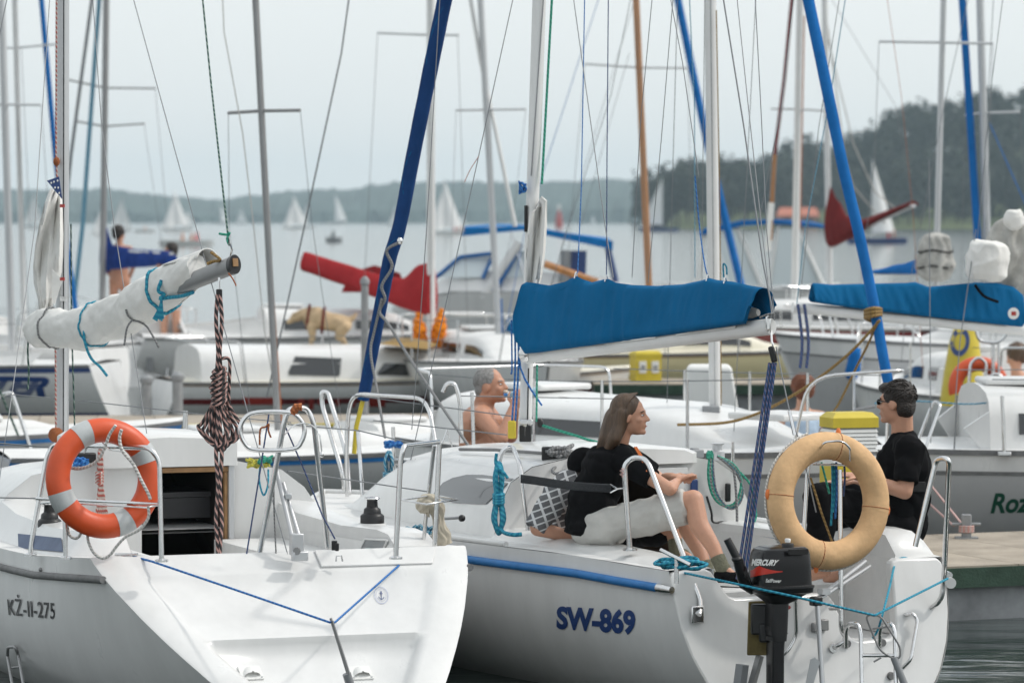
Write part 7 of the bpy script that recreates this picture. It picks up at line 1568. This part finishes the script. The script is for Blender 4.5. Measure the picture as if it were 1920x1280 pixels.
# ---------------------------------------------------------------- person leaning behind the girl, cap and striped shirt
def stripes_mat():
    m = bpy.data.materials.new('grey_white_striped_cotton'); m.use_nodes = True; nt = m.node_tree; b = nt.nodes['Principled BSDF']; b.inputs['Roughness'].default_value = .9
    tc = nt.nodes.new('ShaderNodeTexCoord'); prev = None
    for ax_, sc in (((.0, .35, 0), 8.5), ((.0, 1.9, 0), 5.0)):
        mp = nt.nodes.new('ShaderNodeMapping'); mp.inputs['Rotation'].default_value = ax_; wv = nt.nodes.new('ShaderNodeTexWave'); wv.bands_direction = 'Z'; wv.inputs['Scale'].default_value = sc; wv.inputs['Distortion'].default_value = .8
        gt = nt.nodes.new('ShaderNodeMath'); gt.operation = 'GREATER_THAN'; gt.inputs[1].default_value = .88
        nt.links.new(tc.outputs['Object'], mp.inputs[0]); nt.links.new(mp.outputs[0], wv.inputs[0]); nt.links.new(wv.outputs['Fac'], gt.inputs[0])
        if prev: mx = nt.nodes.new('ShaderNodeMath'); mx.operation = 'MAXIMUM'; nt.links.new(prev.outputs[0], mx.inputs[0]); nt.links.new(gt.outputs[0], mx.inputs[1]); prev = mx
        else: prev = gt
    mx = nt.nodes.new('ShaderNodeMix'); mx.data_type = 'RGBA'; mx.inputs[6].default_value = (.13, .13, .135, 1); mx.inputs[7].default_value = (.62, .62, .62, 1); nt.links.new(prev.outputs[0], mx.inputs[0]); nt.links.new(mx.outputs[2], b.inputs['Base Color']); return m
M['striped'] = stripes_mat()
bpn = thing('person', 'person in a black cap and grey striped shirt leaning behind the girl', 'person', P(1060, 1010, 21.95))
hd = P(1098, 880, 21.95); hax = axes((.75, .6, -.2)); mb = MB(); head_parts(mb, hd, hax, .95)
chain(mb, [(hd + V((-.02, 0, -.08)), .055), (P(1085, 915, 21.95), .06), (P(1085, 950, 22.), .12), (P(1110, 1000, 22.), .13)])
chain(mb, [(P(1052, 920, 21.85), .05), (P(1008, 990, 21.75), .045), (P(1060, 1003, 21.8), .035), (P(1090, 1000, 21.8), .028)])
chain(mb, [(P(1110, 1000, 22.), .10), (P(1230, 985, 21.95), .075), (P(1262, 985, 21.8), .05), (P(1268, 1035, 21.75), .035)]); mb.cap_(P(1268, 1035, 21.75), .03, P(1290, 1045, 21.7), .03)
hand(mb, P(1092, 1000, 21.8), V((1, 0, 0)), V((0, 0, -1)), .9, .3)
bb = blob('body', mb, M['skin'], bpn, .008, 6); head_extras(hd, hax, bb, .95)
mb = MB(); chain(mb, [(P(1070, 905, 21.95), .07), (P(1066, 940, 21.98), .135), (P(1075, 985, 21.98), .14), (P(1090, 1000, 22.), .13)]); chain(mb, [(P(1068, 908, 21.9), .085), (P(1045, 925, 21.83), .085), (P(1028, 958, 21.78), .075)]); frus(mb, P(1036, 940, 21.8), .082, P(1002, 992, 21.74), .062)
blob('striped_shirt', mb, M['striped'], bpn, .009, 5, wr=.014)
mb = MB(); f, l, u = hax; mb.ell(hd + u * .03 - f * .012, (.110, .092, .098), (f, l, u), 18); mb.ell(hd + f * .10 + u * .02, (.07, .07, .012), (f, l, u), 14); blob('cap', mb, M['cloth_black'], bpn, .007, 4)
mb = MB(); mb.ell(hd - f * .03 - u * .045, (.075, .08, .05), (f, l, u), 14); blob('hair', mb, M['hair_dark'], bpn, .008, 3)
mb = MB(); frus(mb, P(1110, 1000, 22.), .13, P(1235, 990, 21.95), .09); mb.ell(P(1225, 1003, 21.9), (.1, .09, .07)); blob('shorts', mb, M['cloth_black'], bpn, .01, 4)
mb = MB(); frus(mb, P(1265, 1010, 21.77), .042, P(1268, 1036, 21.75), .04); mb.ell(P(1275, 1038, 21.74), (.06, .04, .035)); blob('sock', mb, M['sock'], bpn, .007, 3)
# ---------------------------------------------------------------- man in black
mn = thing('person', 'dark haired man in a black T-shirt and sunglasses behind the beige lifebuoy', 'person', P(1680, 1010, 21.8))
hd = P(1681, 756, 21.75); hax = axes((-.86, .50, -.03)); mb = MB(); head_parts(mb, hd, hax, 1.0)
sR, sL, eL, hL, eR, hR = P(1690, 838, 22.0), P(1706, 842, 21.55), P(1697, 922, 21.48), P(1612, 893, 21.5), P(1640, 920, 22.1), P(1585, 905, 21.9)
pel = P(1683, 980, 21.8); che = P(1695, 868, 21.78)
chain(mb, [(hd + V((.03, 0, -.06)), .062), (P(1692, 815, 21.77), .064), (che, .13), (P(1690, 930, 21.78), .13), (pel, .14)])
chain(mb, [(sL, .06), (sL.lerp(eL, .5), .053), (eL, .042), (eL.lerp(hL, .3), .042), (hL, .028)]); chain(mb, [(sR, .06), (eR, .042), (hR, .028)])
hand(mb, hL, V((-1, .1, .12)), V((0, .3, -1)), 1.0, .5, 1); hand(mb, hR, V((-1, -.2, .1)), V((0, 0, -1)), 1.0, .5, -1)
kL, kR = P(1535, 930, 21.45), P(1575, 925, 21.95)
for k_, f_ in ((kL, P(1545, 1070, 21.4)), (kR, P(1600, 1070, 21.8))): chain(mb, [(pel, .1), (k_, .065), (f_, .04)]); mb.cap_(f_, .04, f_ + V((-.14, 0, -.04)), .035)
bb = blob('body', mb, M['skin'], mn, .0075, 6); head_extras(hd, hax, bb, 1.0)
mb = MB(); chain(mb, [(P(1693, 826, 21.77), .085), (che, .155), (P(1694, 930, 21.78), .15), (P(1690, 975, 21.8), .155)]); mb.ell(che, (.145, .235, .15), (V((.9, .3, 0)), V((-.3, .9, 0)), UZ))
for s_, e_ in ((sL, eL), (sR, eR)): mb.cap_(P(1693, 836, 21.77), .08, s_, .08); frus(mb, s_.lerp(e_, -.1), .082, s_.lerp(e_, .78), .074)
blob('t_shirt', mb, M['cloth_black'], mn, .009, 6, wr=.016)
mb = MB(); mb.ell(P(1682, 988, 21.8), (.18, .2, .13))
for k_, f_ in ((kL, P(1545, 1070, 21.4)), (kR, P(1600, 1070, 21.8))): mb.cap_(pel, .125, k_, .085); frus(mb, k_, .085, f_, .065)
blob('trousers', mb, M['cloth_black'], mn, .011, 5, wr=.02)
f, l, u = hax; mb = MB(); A = (f, l, u); mb.ell(hd - f * .022 + u * .040, (.098, .084, .092), A, 18); mb.ell(hd - f * .055 - u * .02, (.055, .075, .065), A, 16); mb.ell(hd + f * .052 + u * .085, (.05, .055, .035), A, 14)
for v_ in mb.v: v_ += mnoise.noise_vector(v_ * 45) * .007
mh = blob('hair', mb, M['hair_dark'], mn, .006, 2)
q = random.Random(4)
for k in range(150):
    th = q.uniform(0, 6.28); ph = q.uniform(-.25, 1.5); d_ = (f * (cos(th) * cos(ph)) + l * (sin(th) * cos(ph)) + u * sin(ph))
    if d_.dot(f) > .55 and d_.dot(u) < .5: continue
    p0 = hd - f * .022 + u * .040 + f * (d_.dot(f) * .097) + l * (d_.dot(l) * .083) + u * (d_.dot(u) * .091)
    tg = (f * .5 - u * .35 * (1 - ph / 1.6) + l * q.uniform(-.5, .5)); tg = (tg - d_ * tg.dot(d_)).normalized()
    MB().tube([p0 - tg * .014, p0 + d_ * .004, p0 + tg * .014 + d_ * .007], [.005, .005, .001], 5).build('tuft', M['hair_dark'], mh, 60)
for s_ in (-1, 1):
    MB().ell(hd + f * .093 + l * (.034 * s_) + u * .010, (.006, .026, .018), A, 12).build('sunglass_lens', M['engine'], bb); tubeo('sunglass_temple', [hd + f * .09 + l * (.056 * s_) + u * .016, hd + f * .04 + l * (.074 * s_) + u * .014, hd - f * .01 + l * (.080 * s_) + u * .008], .003, M['black'], bb, 6)
MB().box(P(1722, 912, 21.55), (.075, .03, .055)).build('belt_pouch', M['black'], label='black brush-like pouch on the rail behind the man in black', cat='pouch', bevel=.004)
# ---------------------------------------------------------------- shirtless man drinking
sm_ = thing('person', 'shirtless grey haired man with moustache drinking from a bottle', 'person', P(905, 1000, 26.85))
MB().box(P(905, 985, 26.95), (.5, .45, .62)).build('dock_chest', M['greyp'], label='grey chest on the dock carrying the shirtless man', cat='chest', bevel=.02)
hd = P(920, 724, 26.75); hax = axes((.94, -.30, .08)); mb = MB(); head_parts(mb, hd, hax, 1.05)
sR, eR, hR = P(902, 782, 26.55), P(940, 822, 26.35), P(962, 765, 26.45); sL, eL, hL = P(915, 780, 27.05), P(958, 818, 26.95), P(965, 768, 26.65)
chain(mb, [(hd + V((-.03, 0, -.06)), .07), (P(906, 765, 26.80), .075), (P(903, 800, 26.80), .16), (P(905, 850, 26.80), .17), (P(905, 910, 26.85), .17)]); mb.ell(P(898, 795, 26.80), (.13, .24, .14), (V((.95, -.3, 0)), V((.3, .95, 0)), UZ))
for s_, e_, h_ in ((sR, eR, hR), (sL, eL, hL)): mb.cap_(P(906, 775, 26.80), .08, s_, .075); chain(mb, [(s_, .068), (e_, .048), (h_, .032)])
hand(mb, hR, V((.3, .1, .9)), V((.4, .6, 0)), 1.05, .6, 1); hand(mb, hL, V((.3, -.1, .9)), V((.4, -.6, 0)), 1.05, .6, -1)
for s_ in (-1, 1): chain(mb, [(P(905, 905, 26.85 + .1 * s_), .10), (P(1000, 905, 26.75 + .12 * s_), .07), (P(1010, 1010, 26.75 + .12 * s_), .045)])
bb = blob('body', mb, M['skin_tan'], sm_, .009, 6); head_extras(hd, hax, bb, 1.05, M['hair_grey'])
f, l, u = hax; A = (f, l, u); mb = MB(); mb.ell(hd - f * .024 + u * .044, (.100, .088, .092), A, 16); mb.ell(hd - f * .062 - u * .025, (.048, .080, .065), A, 14)
for v_ in mb.v: v_ += mnoise.noise_vector(v_ * 40) * .007
blob('hair', mb, M['hair_grey'], sm_, .008, 2); MB().cap_(hd + f * .105 - u * .043 + l * .02, .012, hd + f * .105 - u * .043 - l * .02, .012).build('moustache', mat('white_moustache', (.6, .52, .42), .8), bb)
mb = MB(); mb.ell(P(905, 908, 26.85), (.2, .22, .13)); [frus(mb, P(905, 905, 26.85 + .1 * s_), .12, P(995, 905, 26.75 + .12 * s_), .1) for s_ in (-1, 1)]; blob('shorts', mb, M['navy'], sm_, .014, 3)
t = thing('water_bottle', 'clear blue water bottle held to the shirtless man mouth', 'bottle', P(985, 745, 26.55))
d = (P(1008, 735, 26.55) - P(948, 741, 26.55)); o_ = P(948, 741, 26.55); gb_ = mat('bottle_plastic', (.45, .66, .78), .12, trans=.35)
MB().lathe([(.013, 0), (.014, .03), (.035, .07), (.038, .10), (.036, .14), (.038, .18), (.034, .215), (.01, .22)], o_, d, 18).build('body', gb_, t); MB().lathe([(.015, -.012), (.016, .012)], o_, d, 14).build('neck_ring', M['rubber_blue'], t)
# ---------------------------------------------------------------- small people
def small_person(label, hx, hy, D, hk, hair, top, skin='skin', face=(0, 1, 0), tx=0, low=120, stand=False):
    s_ = FPX / D; hd = P(hx, hy, D); t = thing('person', label, 'person', P(hx + tx, hy + low, D)); ax = axes(face); mb = MB(); head_parts(mb, hd, ax, hk)
    ch = P(hx + tx * .5, hy + .36 * s_, D); pe = P(hx + tx, hy + .78 * s_, D); chain(mb, [(hd - V((0, 0, .08)), .055), (hd - V((0, 0, .16)), .06), (ch, .13), (pe, .14)])
    for q in (-1, 1): chain(mb, [(ch + V((.17 * q, 0, .10)), .055), (ch + V((.24 * q, .02, -.16)), .042), (ch + V((.16 * q, .12, -.36)), .03)]); hand(mb, ch + V((.16 * q, .12, -.36)), V((-.2 * q, .8, -.3)), V((0, 0, -1)), .9, .4, q); mb.cap_(ch + V((0, 0, .12)), .06, ch + V((.17 * q, 0, .10)), .055); chain(mb, [(pe + V((.09 * q, 0, 0)), .09), (pe + V((.10 * q, .0, -.42)), .06), (pe + V((.10 * q, .02, -.84)), .04)] if stand else [(pe + V((.09 * q, 0, 0)), .09), (pe + V((.12 * q, .40, .02)), .06), (pe + V((.12 * q, .42, -.38)), .04)])
    bb = blob('body', mb, M[skin], t, .011, 5); head_extras(hd, ax, bb, hk)
    mb = MB(); chain(mb, [(ch + V((0, 0, .09)), .10), (ch, .155), (pe, .155)]); mb.ell(ch + V((0, 0, .04)), (.19, .12, .13)); blob('top', mb, M[top], t, .013, 4)
    f, l, u = ax; mb = MB(); mb.ell(hd - f * .03 + u * .04, (.115 * hk, .118 * hk, .112 * hk), (f, l, u), 16); mb.ell(hd - f * .06 - u * .015, (.07, .108 * hk, .09), (f, l, u), 14)
    for v_ in mb.v: v_ += mnoise.noise_vector(v_ * 30) * .016
    blob('hair', mb, M[hair], t, .010, 2); return t
small_person('person with curly red hair and pale blue vest seen from behind', 1505, 728, 36.2, 1.0, 'hair_red', 'cloth_blue', face=(-.1, 1, 0))
small_person('person in a red shirt bending down at the right edge', 1905, 668, 41.5, 1.0, 'hair_brown', 'cloth_red', face=(-.9, -.1, -.4), tx=40)
small_person('tanned person standing on a yacht beside the royal blue cover', 224, 437, 64.4, .95, 'hair_dark', 'skin_tan', 'skin_tan', (.6, .6, 0), low=90, stand=True)
small_person('person in a red shirt at the end of the royal blue cover', 319, 470, 62.3, .95, 'hair_dark', 'cloth_red', face=(-.7, -.5, 0), low=90, stand=True)
# ---------------------------------------------------------------- dog on the cabin roof
dg_ = thing('dog', 'cream coloured dog with red harness standing on the cream yacht cabin', 'dog', P(605, 655, 54)); Dd = 54.0
p = lambda x, y, d=0: P(x, y, Dd + d)
mb = MB(); mb.ell(p(590, 596), (.17, .13, .17)); mb.cap_(p(588, 596), .155, p(625, 605), .125); mb.cap_(p(625, 603), .125, p(642, 608), .135); mb.cap_(p(580, 588), .10, p(564, 590), .075)
mb.ell(p(556, 594), (.085, .07, .075)); mb.cap_(p(550, 598), .05, p(541, 604), .035)
for s_ in (-1, 1):
    mb.ell(p(562, 590, .075 * s_), (.03, .015, .055)); d = .085 * s_
    chain(mb, [(p(584, 612, d), .075), (p(586, 630, d), .05), (p(583, 645, d), .034), (p(583, 657, d), .032)]); mb.ell(p(580, 658, d), (.05, .035, .022))
    chain(mb, [(p(644, 612, d), .10), (p(636, 630, d), .065), (p(647, 643, d), .038), (p(644, 657, d), .030)]); mb.ell(p(641, 658, d), (.05, .035, .022))
chain(mb, [(p(652, 600), .05), (p(662, 596), .04), (p(668, 588), .02)])
db = blob('body', mb, M['fur'], dg_, .014, 5); MB().ell(p(540, 602), (.018, .02, .015)).build('nose', M['black'], db)
for s_ in (-1, 1): MB().ell(p(553, 590, .062 * s_), (.012, .012, .012)).build('eye', M['black'], db)
for x, y, r_ in ((578, 594, .150), (606, 600, .160)): MB().tube([p(x, y) + V((.02 * sin(a), cos(a) * r_ * .9, sin(a) * r_ * 1.12)) for a in [2 * pi * k / 20 for k in range(20)]], .018, 6, True).build('harness_strap', M['cover_dred'], dg_, 60)
# further running rigging of the yachts across the dock and behind
for pts, r_, mm, par in (([(1594, -60, 29.6), (1557, 180, 29.5), (1510, 427, 29.4), (1494, 570, 29.4)], .004, 'r_teal', tR), ([(1583, -60, 29.8), (1535, 240, 29.8), (1500, 560, 29.8)], .003, 'wire', tR),
                         ([(1888, -60, 30.5), (1860, 150, 30.4), (1835, 420, 30.3), (1820, 600, 30.2)], .003, 'wire', tR), ([(1866, -60, 42), (1850, 230, 42), (1842, 430, 42), (1838, 640, 42)], .004, 'wire', tO),
                         ([(1828, -60, 42), (1770, 200, 42), (1725, 430, 42), (1700, 560, 42), (1690, 680, 42)], .004, 'wire', tO), ([(1655, -60, 42), (1690, 180, 42), (1712, 400, 42), (1730, 690, 42)], .003, 'r_rust', tO),
                         ([(1272, -60, 29.6), (1262, 300, 29.6), (1255, 560, 29.7), (1250, 790, 29.8)], .003, 'wire', tB), ([(1420, -60, 29.4), (1400, 330, 29.3), (1385, 620, 29.2), (1375, 830, 29.1)], .003, 'wire', tB)):
    stay([P(*p) for p in pts], r_, par, M[mm])
# ================================================================== air over the lake
def haze():
    m = bpy.data.materials.new('lake_haze'); m.use_nodes = True; nt = m.node_tree; nt.nodes.clear()
    o = nt.nodes.new('ShaderNodeOutputMaterial'); v = nt.nodes.new('ShaderNodeVolumePrincipled')
    v.inputs['Color'].default_value = (.72, .90, 1.0, 1); v.inputs['Density'].default_value = HAZE; v.inputs['Anisotropy'].default_value = .0
    nt.links.new(v.outputs[0], o.inputs['Volume'])
    MB().box((0, 2050, 34), (9000, 4700, 72)).build('haze', m, kind='stuff', smooth=0, label='thin pale haze lying over the lake', cat='haze')
HAZE = 1.5e-4
haze()
